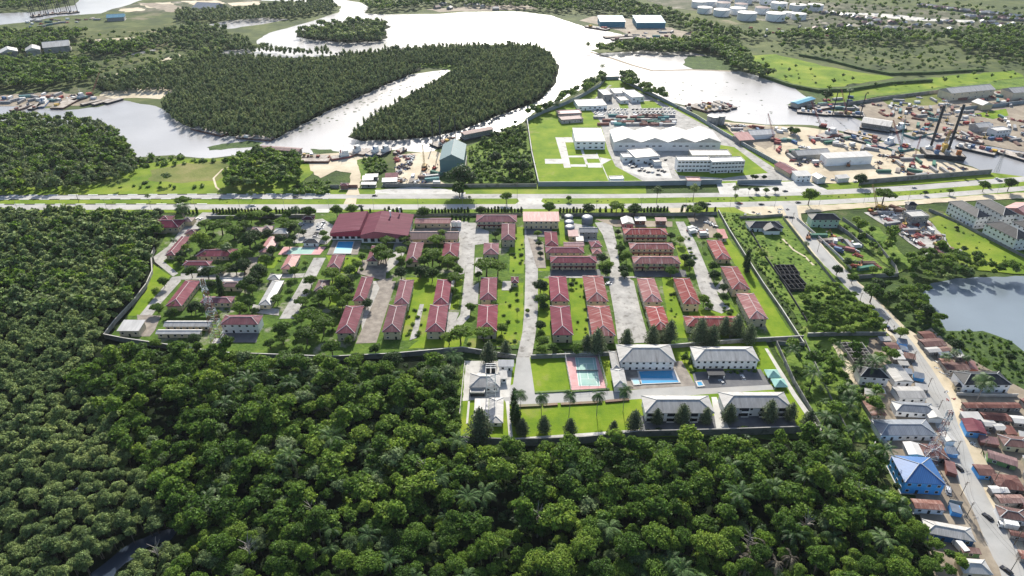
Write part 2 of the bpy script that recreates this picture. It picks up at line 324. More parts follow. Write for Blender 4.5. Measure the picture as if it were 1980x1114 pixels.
def wall_run(name, label, px, h, t, m, cat='wall', cap=None, gaps=None, group=None):
    """free standing wall as one thing: wall > coping, pillars"""
    pts = [P(u, v) for u, v in px]; o0 = pts[0].copy(); pts = [p-o0 for p in pts]
    root = thing(name, label, cat, o0, group=group)
    L, Rr = offset_line(pts, t); mb = MB()
    ring = lambda i, z0, z1: [(*Rr[i].xy, z0), (*L[i].xy, z0), (*L[i].xy, z1), (*Rr[i].xy, z1)]
    mb.loft([ring(i, 0, h) for i in range(len(pts))]); mb.build('wall_panel', m, root)
    if cap:
        L, Rr = offset_line(pts, t+.25); mb = MB(); mb.loft([ring(i, h+.004, h+.18) for i in range(len(pts))]); mb.build('coping', cap, root)
    mb = MB(); k = 0
    for i in range(len(pts)-1):
        a, b = pts[i], pts[i+1]; n = int((b-a).length//7); ang = math.atan2((b-a).y, (b-a).x)
        for j in range(1, n):
            p = a.lerp(b, j/n); mb.box(p.x, p.y, 0, .4, t+.3, h-.05, rot=ang); k += 1
    if k: tag(mb.build('pillars', m, root), kind='stuff' if k > 100 else None)
    return root
# ================================================================== THE SETTING
def big_plane(name, m, s, z, cy=2500):
    mb = MB(); mb.face([(-s, cy-s, z), (s, cy-s, z), (s, cy+s, z), (-s, cy+s, z)]); return tag(mb.build(name, m), kind='structure')
big_plane('ground', 'scrub', 9000, 0)
sheet('far_land', [(-600, 330), (2600, 330), (2700, -150), (-700, -150)], 'far_scrub', 30, 8)
# rivers and ponds
sheet('river', [(-300, 205), (30, 205), (130, 213), (190, 207), (235, 194), (300, 205), (325, 215), (345, 235), (375, 250), (430, 262), (535, 268),
  (565, 250), (640, 212), (720, 172), (790, 145), (866, 134), (878, 140), (800, 178), (720, 225), (672, 265), (700, 273), (780, 270), (850, 262), (905, 247),
  (960, 225), (1040, 197), (1072, 165), (1082, 130), (1062, 100), (1030, 88), (980, 86), (900, 88), (800, 93), (700, 104), (640, 108), (560, 112), (430, 106),
  (425, 99), (500, 93), (497, 78), (520, 64), (600, 42), (655, 24), (660, 12), (630, 5), (500, 1), (430, -3), (440, -8), (640, -4), (700, 6), (712, 14), (705, 26), (740, 28),
  (850, 27), (900, 23), (1000, 22), (1065, 30), (1130, 52), (1200, 66), (1240, 78), (1185, 90), (1140, 97), (1180, 112), (1230, 100), (1330, 100), (1390, 112), (1420, 135), (1470, 148),
  (1530, 165), (1560, 188), (1530, 203), (1545, 215), (1600, 212), (1650, 228), (1700, 250), (1760, 258), (1840, 262), (1900, 282), (2400, 330), (2400, 372), (1985, 342),
  (1920, 338), (1880, 322), (1830, 308), (1760, 284), (1690, 268), (1620, 252), (1570, 242), (1480, 241), (1420, 235), (1380, 225), (1330, 205), (1285, 195), (1240, 172), (1195, 153), (1160, 152),
  (1130, 168), (1090, 192), (1030, 218), (1005, 240), (950, 262), (905, 265), (860, 275), (835, 296), (760, 290), (700, 302), (640, 298), (520, 292), (440, 302),
  (400, 307), (330, 300), (265, 304), (240, 290), (225, 262), (150, 245), (0, 240), (-300, 240)], 'river_water', 10, 1.2)
sheet('far_river', [(-400, 36), (60, 24), (145, 10), (165, -8), (300, -8), (240, 12), (195, 26), (110, 32), (60, 42), (0, 48), (-400, 62)], 'river_water', 20, 3)
sheet('far_channel', [(400, 48), (440, 40), (520, 34), (560, 38), (500, 48), (440, 56)], 'river_water', 12, 4)
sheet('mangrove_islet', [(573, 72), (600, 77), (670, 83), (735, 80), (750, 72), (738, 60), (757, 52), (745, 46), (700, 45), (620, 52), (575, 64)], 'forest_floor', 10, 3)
sheet('marsh_bank', [(1160, 104), (1240, 98), (1330, 104), (1395, 112), (1425, 136), (1330, 137), (1262, 136), (1210, 121)], 'river_water', 10, 3)
sheet('reed_bed', [(1330, 108), (1400, 108), (1428, 137), (1345, 136), (1320, 125)], 'reed', 8, 2)
ribbon('embankment', [(1139, 100), (1180, 112), (1225, 127), (1262, 137), (1340, 135), (1425, 138)], 6, 'mud')
ribbon('embankment', [(1215, 103), (1290, 106), (1390, 109)], 4, 'mud')
sheet('pond', [(1785, 566), (1800, 548), (1850, 538), (1980, 534), (2300, 532), (2300, 800), (2050, 712), (1980, 684), (1955, 662), (1900, 642), (1860, 648), (1828, 640), (1815, 612), (1795, 592)], 'pond_water', 6, .8)
sheet('reed_bed', [(1700, 545), (1770, 555), (1800, 590), (1815, 612), (1830, 640), (1900, 640), (1955, 660), (1985, 684), (2300, 800), (2300, 870), (1985, 770), (1930, 740), (1860, 700), (1780, 640), (1720, 590)], 'reed', 6, .8)
# floors of the woods
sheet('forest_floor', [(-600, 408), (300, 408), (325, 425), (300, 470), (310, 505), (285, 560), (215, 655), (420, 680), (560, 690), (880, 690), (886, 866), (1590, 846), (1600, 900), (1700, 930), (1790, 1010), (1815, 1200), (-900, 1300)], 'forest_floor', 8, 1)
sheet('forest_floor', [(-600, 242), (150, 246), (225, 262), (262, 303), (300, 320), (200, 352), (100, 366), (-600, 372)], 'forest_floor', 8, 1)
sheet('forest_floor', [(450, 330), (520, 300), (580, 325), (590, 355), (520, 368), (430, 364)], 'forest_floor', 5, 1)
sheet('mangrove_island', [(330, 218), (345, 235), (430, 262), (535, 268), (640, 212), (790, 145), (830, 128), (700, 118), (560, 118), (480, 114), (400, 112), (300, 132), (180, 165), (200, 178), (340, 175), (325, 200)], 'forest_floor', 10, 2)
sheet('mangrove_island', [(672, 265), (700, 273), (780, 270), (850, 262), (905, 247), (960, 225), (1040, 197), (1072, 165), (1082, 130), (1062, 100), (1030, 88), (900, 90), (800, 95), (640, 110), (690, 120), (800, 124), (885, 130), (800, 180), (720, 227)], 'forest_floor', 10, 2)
sheet('marsh_grass', [(800, 122), (885, 121), (895, 128), (872, 137), (850, 131), (815, 131)], 'wild_grass', 8, 2)
sheet('floating_weed', [(400, 285), (430, 278), (480, 272), (510, 276), (490, 284), (440, 288), (405, 291)], 'reed', 5, 2)
sheet('floating_weed', [(600, 288), (640, 289), (660, 296), (630, 300), (605, 296)], 'reed', 5, 1.5)
sheet('floating_weed', [(1520, 203), (1545, 196), (1600, 200), (1585, 190), (1540, 170), (1570, 170), (1610, 190), (1610, 206), (1560, 208)], 'reed', 5, 2)
sheet('creek', [(150, 1160), (175, 1110), (235, 1062), (305, 1028), (345, 1024), (330, 1045), (285, 1058), (225, 1105), (200, 1160)], 'creek_water', 4, .8)
for q in ([(140, 945), (158, 940), (160, 955), (145, 958)], [(38, 880), (52, 882), (50, 892)], [(240, 990), (252, 992), (250, 1003)]): sheet('creek', q, 'creek_water', 3, .5)
# far fields and yards
sheet('far_field', [(1440, 108), (1500, 105), (1590, 128), (1660, 140), (1730, 150), (1680, 158), (1600, 172), (1560, 168), (1480, 148), (1455, 130)], 'lime_grass', 12, 4)
sheet('far_field', [(1600, 178), (1800, 150), (1960, 136), (1980, 150), (1800, 172), (1620, 196)], 'lime_grass', 12, 4)
sheet('far_field', [(150, 62), (300, 50), (340, 44), (310, 66), (230, 78), (160, 76)], 'far_olive', 12, 4)
sheet('far_field', [(60, 122), (180, 90), (170, 105), (90, 128)], 'far_olive', 12, 4)
sheet('far_field', [(205, 90), (300, 92), (290, 104), (230, 108)], 'far_olive', 12, 4)
sheet('far_field', [(160, 128), (260, 112), (300, 110), (230, 132), (190, 142)], 'far_olive', 12, 4)
sheet('far_field', [(1300, 25), (1420, 42), (1450, 46), (1380, 50), (1310, 34)], 'far_olive', 12, 4)
sheet('far_field', [(1700, 34), (1780, 40), (1770, 48), (1720, 48)], 'far_olive', 12, 4)
sheet('sand_flat', [(200, 178), (260, 170), (345, 165), (350, 172), (310, 192), (245, 190), (190, 192)], 'sand', 8, 3)
sheet('sand_flat', [(-300, 195), (30, 182), (110, 178), (185, 186), (230, 194), (150, 205), (30, 206), (-300, 208)], 'mud', 8, 3)
sheet('sand_flat', [(205, 22), (260, 8), (340, 2), (500, -2), (520, 8), (400, 22), (300, 25)], 'far_mud', 16, 5)
for q in ([(265, 8), (330, 4), (340, 12), (290, 16)], [(350, 2), (420, 1), (440, 7), (380, 12)], [(440, 6), (500, 3), (505, 9), (450, 12)], [(230, 18), (270, 14), (280, 20), (240, 24)]): sheet('sand_flat', q, 'sand', 8, 4)
sheet('sand_flat', [(265, 5), (330, 24), (390, 24), (330, 8)], 'mud', 16, 5)
sheet('sand_flat', [(820, 18), (940, 12), (1010, 8), (1040, 18), (900, 22), (850, 24)], 'mud', 16, 5)
sheet('sand_flat', [(1160, 28), (1240, 40), (1330, 62), (1370, 72), (1300, 76), (1230, 72), (1170, 50), (1120, 40)], 'mud', 12, 4)
sheet('far_yard', [(1230, -5), (1480, -2), (1700, 10), (1990, 40), (1990, 64), (1700, 62), (1560, 52), (1400, 30), (1290, 14)], 'far_mud', 16, 6)
sheet('far_yard', [(1620, 24), (1700, 26), (1800, 36), (1890, 40), (1880, 44), (1760, 40)], 'concrete', 16, 3)
sheet('sandy_track', [(190, 152), (280, 128), (345, 104), (350, 108), (270, 136), (200, 158)], 'sand', 10, 2)
sheet('sandy_track', [(160, 78), (260, 72), (262, 76), (170, 82)], 'sand', 10, 2)
sheet('sandy_track', [(250, 105), (300, 95), (302, 98), (262, 108)], 'river_water', 10, 2)
sheet('sandy_track', [(430, 107), (520, 108), (545, 112), (490, 114)], 'river_water', 8, 2)
# land between the river and the highway
sheet('meadow', [(180, 352), (240, 325), (330, 308), (445, 306), (500, 296), (640, 300), (600, 340), (560, 368), (400, 371), (-600, 373), (-600, 366), (100, 362)], 'lime_grass', 6, 1.5)
sheet('meadow', [(345, 318), (430, 312), (450, 326), (420, 350), (350, 355), (290, 350), (290, 330)], 'dry_grass', 6, 2)
ribbon('footpath', [(462, 316), (430, 328), (413, 345), (418, 362), (432, 374)], 1.6, 'sand')
sheet('meadow', [(-600, 372), (560, 367), (700, 366), (1045, 355), (1250, 353), (1250, 376), (-600, 380)], 'lime_grass', 6, 1)
sheet('boatyard_ground', [(590, 300), (700, 294), (730, 300), (700, 330), (695, 364), (672, 364), (680, 335), (650, 330), (620, 345), (600, 330)], 'sand', 5, 1)
sheet('meadow', [(690, 310), (725, 304), (740, 315), (700, 355), (695, 330)], 'wild_grass', 5, 1)
sheet('boatyard_ground', [(765, 300), (840, 292), (862, 300), (850, 350), (865, 358), (740, 360), (765, 330)], 'sand', 5, 1)
sheet('boatyard_ground', [(725, 368), (800, 362), (860, 366), (900, 372), (900, 376), (725, 376)], 'concrete', 4, 1)
sheet('meadow', [(900, 285), (960, 262), (1010, 245), (1025, 260), (1038, 352), (900, 356), (910, 330)], 'wild_grass', 6, 1.5)
# base zone with the helipads
sheet('base_lawn', [(1019, 228), (1085, 206), (1140, 180), (1172, 152), (1200, 156), (1250, 182), (1330, 212), (1420, 262), (1545, 348), (1500, 356), (1041, 353)], 'lawn_green', 6)
sheet('base_pavement', [(1178, 165), (1200, 165), (1255, 186), (1400, 262), (1535, 350), (1245, 352), (1190, 322), (1175, 290), (1160, 235), (1135, 205)], 'lane', 6)
sheet('base_lawn', [(1355, 275), (1420, 285), (1485, 335), (1420, 342), (1400, 345), (1312, 340), (1305, 330)], 'lawn_green', 6)
sheet('base_lawn', [(1188, 162), (1215, 166), (1240, 176), (1200, 172), (1176, 170)], 'lawn_green', 6)
sheet('base_lawn', [(1238, 197), (1262, 195), (1282, 209), (1240, 210)], 'lawn_green', 6)
sheet('base_lawn', [(1195, 200), (1212, 199), (1216, 210), (1200, 211)], 'lawn_green', 6)
sheet('car_park', [(1198, 313), (1265, 308), (1290, 318), (1300, 345), (1250, 345), (1205, 330)], 'concrete', 6)
Z8 = lambda pts: [(800+x/4.95, 260+y/4.95) for x, y in pts]
for q in ([(1355, 30), (1440, 32), (1505, 320), (1440, 322)], [(1440, 30), (1512, 30), (1532, 78), (1452, 78)], [(1254, 237), (1420, 237), (1428, 283), (1258, 283)],
          [(1476, 206), (1620, 204), (1625, 222), (1480, 222)], [(1500, 290), (1648, 288), (1655, 312), (1505, 312)], [(1598, 150), (1622, 150), (1672, 292), (1646, 292)],
          [(1632, 195), (1752, 192), (1782, 236), (1645, 236)], [(1660, 276), (1790, 275), (1802, 320), (1668, 320)], [(1780, 222), (1895, 242), (1802, 292)]):
    sheet('helipad', Z8(q), 'concrete', 6)
ribbon('footpath', Z8([(1750, 180), (1800, 290), (1870, 450)]), .8, 'concrete')
# port yard right of the base
sheet('port_yard', [(1395, 236), (1480, 243), (1560, 247), (1620, 256), (1690, 272), (1760, 288), (1830, 312), (1880, 325), (1908, 334), (1640, 357), (1565, 352), (1480, 300), (1420, 262)], 'sand', 6, .6)
sheet('port_yard', [(1400, 240), (1500, 246), (1530, 262), (1480, 290), (1440, 268)], 'mud', 6, 1)
sheet('roadside_grass', [(1600, 357), (1905, 333), (1980, 342), (2300, 330), (2300, 338), (1900, 348), (1780, 357), (1700, 362), (1600, 368)], 'lime_grass', 6, .6)
sheet('roadside_grass', [(1470, 363), (1600, 358), (1600, 368), (1470, 372)], 'wild_grass', 6, .6)
sheet('port_yard', [(1660, 205), (1700, 192), (1740, 186), (1840, 180), (2300, 160), (2300, 330), (1990, 296), (1900, 280), (1780, 254), (1700, 246), (1660, 226)], 'mud', 8, 1.5)
sheet('port_grass', [(1700, 192), (1800, 180), (1850, 190), (1800, 205), (1720, 205)], 'dry_grass', 6, 1)
sheet('port_grass', [(1875, 222), (1945, 211), (1950, 224), (1920, 231)], 'lawn_green', 6)
sheet('port_grass', [(1540, 205), (1640, 190), (1800, 172), (1960, 152), (2300, 140), (2300, 160), (1840, 176), (1700, 186), (1640, 200)], 'wild_grass', 6, 1)
# highway with its median
EDGE = dict(
 ft=[(-500, 383), (-100, 380), (400, 377), (800, 376), (1200, 376), (1450, 373), (1580, 369), (1700, 363), (1780, 358), (1880, 350), (2080, 334), (2400, 305)],
 fb=[(-500, 390), (-100, 387), (400, 385), (800, 385), (1200, 384), (1450, 381), (1580, 378), (1700, 373), (1780, 368), (1880, 360), (2080, 344), (2400, 316)],
 nt=[(-500, 400), (-100, 397), (400, 396), (800, 396), (1200, 395), (1450, 391), (1580, 388), (1700, 382), (1780, 377), (1880, 369), (2080, 352), (2400, 325)],
 nb=[(-500, 410), (-100, 407), (400, 406), (800, 406), (1200, 404), (1450, 401), (1580, 397), (1700, 391), (1780, 386), (1880, 378), (2080, 361), (2400, 336)])
sheet('highway_median', EDGE['ft']+EDGE['nb'][::-1], 'lime_grass', 9)
sheet('highway_verge', EDGE['nb'] + [(2400, 360), (2080, 385), (1880, 386), (1700, 402), (1540, 412), (1480, 416), (1380, 411), (1040, 412), (700, 411), (300, 412), (-500, 415)], 'lime_grass', 6, .3)
sheet('road', EDGE['ft']+EDGE['fb'][::-1], 'highway_concrete', 9)
sheet('road', EDGE['nt']+EDGE['nb'][::-1], 'highway_concrete', 9)
sheet('road_junction', [(1000, 384), (1050, 384), (1046, 390), (1055, 396), (995, 397), (1004, 390)], 'concrete')
sheet('road_junction', [(670, 384), (690, 384), (688, 396), (664, 396)], 'sand')
sheet('road_junction', [(676, 364), (692, 364), (696, 378), (668, 378)], 'sand')
sheet('road_junction', [(1385, 356), (1422, 354), (1430, 377), (1392, 377)], 'concrete')
sheet('road_junction', [(1425, 358), (1520, 352), (1560, 350), (1600, 368), (1560, 372), (1500, 374), (1420, 378), (1428, 366), (1505, 362)], 'concrete')
sheet('road_junction', [(1290, 403), (1330, 403), (1318, 420), (1302, 420)], 'sand')
sheet('road_junction', [(612, 405), (640, 405), (625, 428), (610, 428)], 'concrete')
sheet('sandy_verge', [(1420, 402), (1600, 397), (1720, 391), (1900, 378), (2100, 364), (2100, 378), (1830, 392), (1760, 396), (1600, 408), (1545, 414), (1470, 420), (1440, 412)], 'sand', 5, .7)
def kerb(line, x0, x1, off, label):
    pts = [P(u, v) for u, v in line]; seg = []
    dense = []
    for a, b in zip(pts, pts[1:]):
        k = max(1, int((b-a).length/4))
        dense += [a.lerp(b, j/k) for j in range(k)]
    mb = MB(); q = [p for p in dense if P(x0, 380).x*1.0 <= p.x <= P(x1, 380).x]
    for i in range(len(q)-1):
        a, b = q[i], q[i+1]; c = (a+b)/2; mb.box(c.x, c.y+off, 0, (b-a).length*.995, .8, .6, m=(i//2) % 2, rot=math.atan2((b-a).y, (b-a).x))
    if len(mb.f): tag(mb.build('kerb', ['white_paint', 'black_paint']), kind='structure')
kerb(EDGE['ft'], -300, 640, .6, ''); kerb(EDGE['nt'], -300, 420, .6, ''); kerb(EDGE['fb'], -300, 640, -.4, '')
# side road to the right with its shoulders
SRL = [(1512, 398), (1524, 425), (1570, 485), (1620, 545), (1680, 600), (1728, 650), (1755, 700), (1777, 755), (1797, 800), (1822, 850), (1850, 925), (1876, 980), (1900, 1035), (1932, 1110), (1975, 1200)]
SRR = [(1540, 398), (1545, 425), (1592, 480), (1645, 535), (1700, 588), (1742, 635), (1768, 668), (1802, 715), (1836, 770), (1853, 825), (1876, 880), (1907, 960), (1938, 1015), (1986, 1095), (2050, 1200)]
sheet('sandy_shoulder', [(u-7, v) for u, v in SRL] + [(2140, 1200), (2040, 1110), (1975, 1010), (1935, 950), (1900, 880), (1880, 820), (1862, 765), (1822, 700), (1790, 660), (1752, 635), (1704, 588), (1648, 535), (1594, 480), (1550, 425), (1545, 398)], 'sand', 4, .35)
sheet('road', SRL+SRR[::-1], 'asphalt')
# wild lots right of the compound
sheet('wild_lot', [(1390, 410), (1450, 415), (1512, 420), (1560, 480), (1640, 560), (1720, 650), (1640, 655), (1560, 650), (1530, 600), (1440, 480)], 'wild_grass', 5, .6)
sheet('wild_lot', [(1640, 600), (1720, 655), (1700, 740), (1690, 860), (1590, 850), (1560, 780), (1490, 660)], 'wild_grass', 5, .8)
sheet('bungalow_lawn', [(1448, 446), (1525, 432), (1560, 490), (1618, 560), (1570, 565), (1510, 560), (1460, 480)], 'wild_grass', 5, .5)
ribbon('footpath', [(1513, 463), (1535, 485), (1556, 497), (1573, 514)], 1.5, 'sand')
sheet('works_yard', [(1545, 430), (1600, 445), (1650, 470), (1725, 528), (1650, 532), (1600, 480)], 'wild_grass', 5, .6)
sheet('green_lot', [(1620, 430), (1700, 440), (1765, 515), (1735, 530), (1650, 460)], 'wild_grass', 5, .8)
sheet('scrap_yard', [(1670, 412), (1740, 400), (1800, 430), (1860, 495), (1800, 500), (1730, 450)], 'lane', 5, .6)
sheet('green_lot', [(1795, 425), (1830, 412), (1930, 470), (2060, 520), (2060, 540), (1860, 520), (1830, 465)], 'lime_grass', 5, .6)
sheet('sandy_yard', [(1625, 700), (1640, 745), (1665, 745), (1650, 712), (1622, 672), (1608, 665)], 'sand', 3, .4)
sheet('shanty_ground', [(1680, 655), (1725, 650), (1760, 700), (1850, 925), (1935, 1114), (1975, 1200), (1830, 1200), (1790, 1060), (1770, 960), (1730, 930), (1700, 860), (1660, 760)], 'mud', 4, .5)
sheet('shanty_ground', [(1765, 650), (1800, 635), (1850, 680), (1990, 760), (2300, 860), (2300, 1300), (2060, 1200), (1990, 1080), (1930, 950), (1880, 820), (1840, 740)], 'mud', 4, .5)
# ---------------- the red roofed compound
sheet('compound_lawn', [(345, 412), (1390, 412), (1440, 490), (1548, 656), (1300, 676), (900, 676), (640, 692), (430, 682), (210, 655), (290, 560), (318, 515), (298, 498), (330, 440)], 'compound_green', 6)
for q in ([(785, 538), (862, 538), (822, 658), (778, 660)], [(862, 540), (895, 540), (886, 600), (866, 600)], [(1100, 538), (1130, 538), (1146, 660), (1106, 660)], [(963, 548), (1013, 548), (1010, 660), (960, 660)], [(1280, 537), (1302, 537), (1332, 655), (1295, 655)],
  [(1390, 462), (1408, 462), (1440, 505), (1500, 600), (1532, 650), (1490, 655), (1450, 560)], [(985, 440), (1013, 440), (1013, 530), (985, 530)], [(1040, 490), (1063, 490), (1063, 525), (1040, 525)], [(1306, 475), (1335, 480), (1345, 520), (1318, 530)], [(1080, 430), (1095, 430), (1110, 470), (1083, 474)],
  [(322, 505), (345, 515), (330, 530), (318, 520)], [(297, 512), (330, 535), (300, 575), (270, 612), (248, 612), (285, 560)], [(630, 495), (700, 500), (695, 530), (650, 530)], [(600, 480), (620, 462), (585, 472)], [(1330, 598), (1400, 605), (1410, 655), (1335, 655)], [(1385, 585), (1412, 590), (1430, 612), (1398, 615)],
  [(640, 545), (675, 545), (660, 600), (635, 600)], [(1040, 540), (1062, 540), (1064, 650), (1040, 650)], [(500, 500), (545, 498), (530, 520), (500, 520)], [(905, 656), (1005, 652), (1000, 668), (900, 676)], [(820, 650), (900, 652), (895, 672), (790, 676)]):
    sheet('lawn', q, 'lawn_green', 4, .4)
for n_, m_, q in (
 ('entrance_road', 'lane', [(392, 412), (425, 412), (382, 445), (352, 472), (328, 497), (316, 506), (345, 530), (335, 536), (300, 508), (297, 498), (325, 478), (350, 445)]),
 ('compound_road', 'lane', [(333, 537), (350, 535), (350, 545), (310, 590), (290, 617), (265, 617), (300, 575)]),
 ('compound_road', 'paver', [(265, 610), (312, 612), (300, 640), (290, 652), (262, 652), (270, 640)]),
 ('compound_road', 'lane', [(350, 530), (480, 528), (480, 542), (350, 542)]),
 ('car_park', 'lane', [(592, 428), (624, 424), (650, 440), (622, 470), (555, 472), (575, 452)]),
 ('compound_road', 'lane', [(607, 500), (630, 500), (600, 560), (570, 617), (540, 618), (575, 560)]),
 ('compound_road', 'lane', [(540, 531), (590, 530), (586, 538), (535, 540)]),
 ('compound_road', 'paver', [(740, 545), (766, 545), (728, 664), (688, 666)]),
 ('compound_road', 'lane', [(722, 545), (740, 545), (712, 610), (700, 640), (698, 612)]),
 ('compound_road', 'lane', [(905, 432), (922, 432), (918, 480), (915, 540), (908, 615), (866, 660), (858, 655), (890, 610), (898, 540), (903, 480)]),
 ('compound_road', 'lane', [(1014, 430), (1038, 430), (1040, 520), (1040, 600), (1036, 645), (1028, 694), (999, 694), (1010, 645), (1014, 600), (1016, 520)]),
 ('compound_road', 'shaded_asphalt', [(1064, 522), (1160, 522), (1162, 536), (1063, 536)]),
 ('compound_road', 'lane', [(1150, 432), (1182, 430), (1192, 470), (1200, 530), (1225, 545), (1238, 600), (1256, 664), (1195, 666), (1188, 610), (1178, 555), (1180, 500), (1165, 455)]),
 ('compound_road', 'shaded_asphalt', [(1225, 523), (1325, 523), (1328, 537), (1228, 537)]),
 ('compound_road', 'lane', [(1306, 430), (1322, 430), (1345, 470), (1366, 520), (1392, 580), (1412, 598), (1395, 608), (1370, 598), (1352, 560), (1335, 500)]),
 ('car_park', 'lane', [(922, 440), (945, 448), (945, 472), (918, 475)]),
 ('car_park', 'shaded_asphalt', [(1017, 432), (1068, 440), (1066, 460), (1018, 458)]),
 ('compound_road', 'lane', [(870, 430), (905, 430), (905, 478), (885, 480), (888, 465), (885, 445), (870, 445)]),
 ('compound_road', 'lane', [(765, 462), (790, 480), (770, 510), (750, 528), (735, 528), (757, 495)]),
 ('driveway', 'lane', [(905, 560), (926, 548), (924, 590), (905, 590)]),
 ('driveway', 'lane', [(866, 605), (888, 606), (870, 650), (862, 650)]),
 ('driveway', 'lane', [(972, 545), (989, 545), (989, 563), (970, 563)]),
 ('yard', 'shaded_asphalt', [(430, 640), (502, 640), (496, 664), (432, 664)]),
 ('yard', 'mud', [(1150, 425), (1300, 430), (1300, 440), (1190, 440)]),
 ('yard', 'mud', [(1325, 415), (1380, 420), (1395, 460), (1350, 462)]),
 ('yard', 'lane', [(1090, 430), (1150, 440), (1155, 470), (1110, 468)]),
 ('yard', 'paver', [(780, 445), (880, 440), (885, 447), (780, 450)]),
 ('driveway', 'lane', [(866, 540), (880, 540), (870, 600), (862, 600)]), ('driveway', 'paver', [(727, 545), (760, 538), (752, 560), (735, 560)]), ('driveway', 'lane', [(885, 475), (905, 475), (898, 530), (882, 535)]), ('driveway', 'lane', [(920, 500), (934, 500), (932, 530), (918, 530)]),
 ('driveway', 'lane', [(1128, 538), (1134, 538), (1146, 650), (1140, 655)]), ('driveway', 'lane', [(1302, 545), (1310, 560), (1332, 600), (1322, 600)]), ('driveway', 'lane', [(812, 590), (820, 590), (806, 655), (792, 660)]), ('footpath', 'lane', [(1060, 536), (1230, 536), (1230, 539), (1060, 539)]),
 ('driveway', 'lane', [(1398, 540), (1420, 545), (1400, 575), (1380, 560)]), ('driveway', 'paver', [(480, 500), (500, 498), (490, 540), (470, 540)]), ('driveway', 'lane', [(490, 590), (540, 600), (540, 612), (485, 606)]),
 ('driveway', 'lane', [(640, 446), (600, 474), (632, 474), (645, 460)]), ('yard', 'paver', [(1020, 460), (1050, 470), (1056, 520), (1038, 520)]), ('driveway', 'lane', [(865, 460), (905, 478), (890, 500), (880, 480)]),
 ('yard', 'paver', [(700, 505), (750, 500), (745, 545), (690, 530)]),
): sheet(n_, q, m_, 5)
for x0, x1, v in ((820, 858, 655), (786, 812, 655)): pass
# sports court by the parking and pool terrace
sheet('sports_court', [(549, 479), (631, 479), (619, 494), (538, 494)], 'court_pink'); sheet('sports_court', [(565, 480), (612, 480), (602, 493), (553, 493)], 'court_green')
sheet('pool_terrace', [(645, 467), (700, 467), (692, 494), (632, 494)], 'paver')
# ---------------- the white compound
sheet('compound_lawn', [(897, 702), (1480, 662), (1500, 700), (1582, 836), (900, 862), (884, 850)], 'lawn_green', 6)
for n_, m_, q in (
 ('compound_road', 'asphalt', [(999, 693), (1024, 693), (1028, 720), (1034, 762), (1215, 757), (1345, 744), (1480, 738), (1500, 755), (1215, 775), (1010, 784), (980, 784), (965, 760), (992, 745)]),
 ('footpath', 'concrete', [(893, 720), (897, 720), (890, 845), (886, 845)]),
 ('footpath', 'concrete', [(905, 778), (909, 778), (905, 822), (901, 822)]),
 ('footpath', 'concrete', [(978, 778), (984, 778), (992, 852), (984, 852)]),
 ('footpath', 'concrete', [(955, 852), (1240, 832), (1580, 828), (1580, 834), (1240, 842), (955, 860)]),
 ('footpath', 'concrete', [(1478, 676), (1484, 676), (1540, 765), (1590, 835), (1578, 835), (1530, 765)]),
 ('yard', 'concrete', [(897, 700), (992, 700), (985, 770), (890, 778)]),
 ('pool_terrace', 'paver', [(1200, 706), (1318, 700), (1345, 748), (1212, 756)]),
 ('car_park', 'shaded_asphalt', [(1338, 722), (1470, 716), (1490, 746), (1345, 754)]),
 ('yard', 'shaded_asphalt', [(1225, 806), (1390, 806), (1392, 836), (1240, 838)]),
 ('yard', 'shaded_asphalt', [(1400, 806), (1530, 800), (1540, 826), (1405, 832)]),
 ('footpath', 'concrete', [(1375, 770), (1385, 770), (1410, 832), (1385, 834)]),
): sheet(n_, q, m_, 5)
sheet('yard', [(893, 700), (900, 700), (890, 850), (872, 850)], 'wild_grass', 3, .4)
# ================================================================== BUILDINGS
def rect(A, B, Cc, z):
    """eave corners read off the photograph -> centre, size and heading of the real rectangle"""
    a, b, c = P(*A, z), P(*B, z), P(*Cc, z); ex = (b-a).normalized(); wd = (b-a).length
    if abs(math.atan2(ex.y, ex.x)) < R(4.5): ex = Vector((1, 0, 0)); wd = abs(b.x-a.x)
    ey = Vector((-ex.y, ex.x, 0)); d = (c-a).dot(ey)
    cen = a + ex*wd/2 + ey*d/2; return Vector((cen.x, cen.y, 0)), wd, abs(d), math.atan2(ex.y, ex.x)
mbw = MB(); mbw.box(0, -.03, -.65, 1.5, .12, 1.3, 0); mbw.box(0, -.07, -.52, 1.26, .1, 1.04, 1); WIN = mbw.mesh('window', ['white_wall', 'glass'])
mbw = MB(); mbw.box(0, -.04, 0, 1.1, .12, 2.15, 0); DOOR = mbw.mesh('door', ['glass'])
mbw = MB(); mbw.box(0, -.2, -.6, .9, .4, .6, 0); ACU = mbw.mesh('air_conditioner', ['white_paint'])
def put(name, me, parent, loc, rz, sc=(1, 1, 1)):
    o = bpy.data.objects.new(name, me); C.objects.link(o); o.parent = parent; o.location = loc; o.rotation_euler.z = rz; o.scale = sc; return o
CAPS = {'red_roof': 'cap_white', 'faded_roof': 'cap_white', 'maroon_roof': 'cap_white', 'pink_roof': 'cap_white', 'charcoal_roof': 'cap_grey', 'blue_roof': 'cap_grey'}
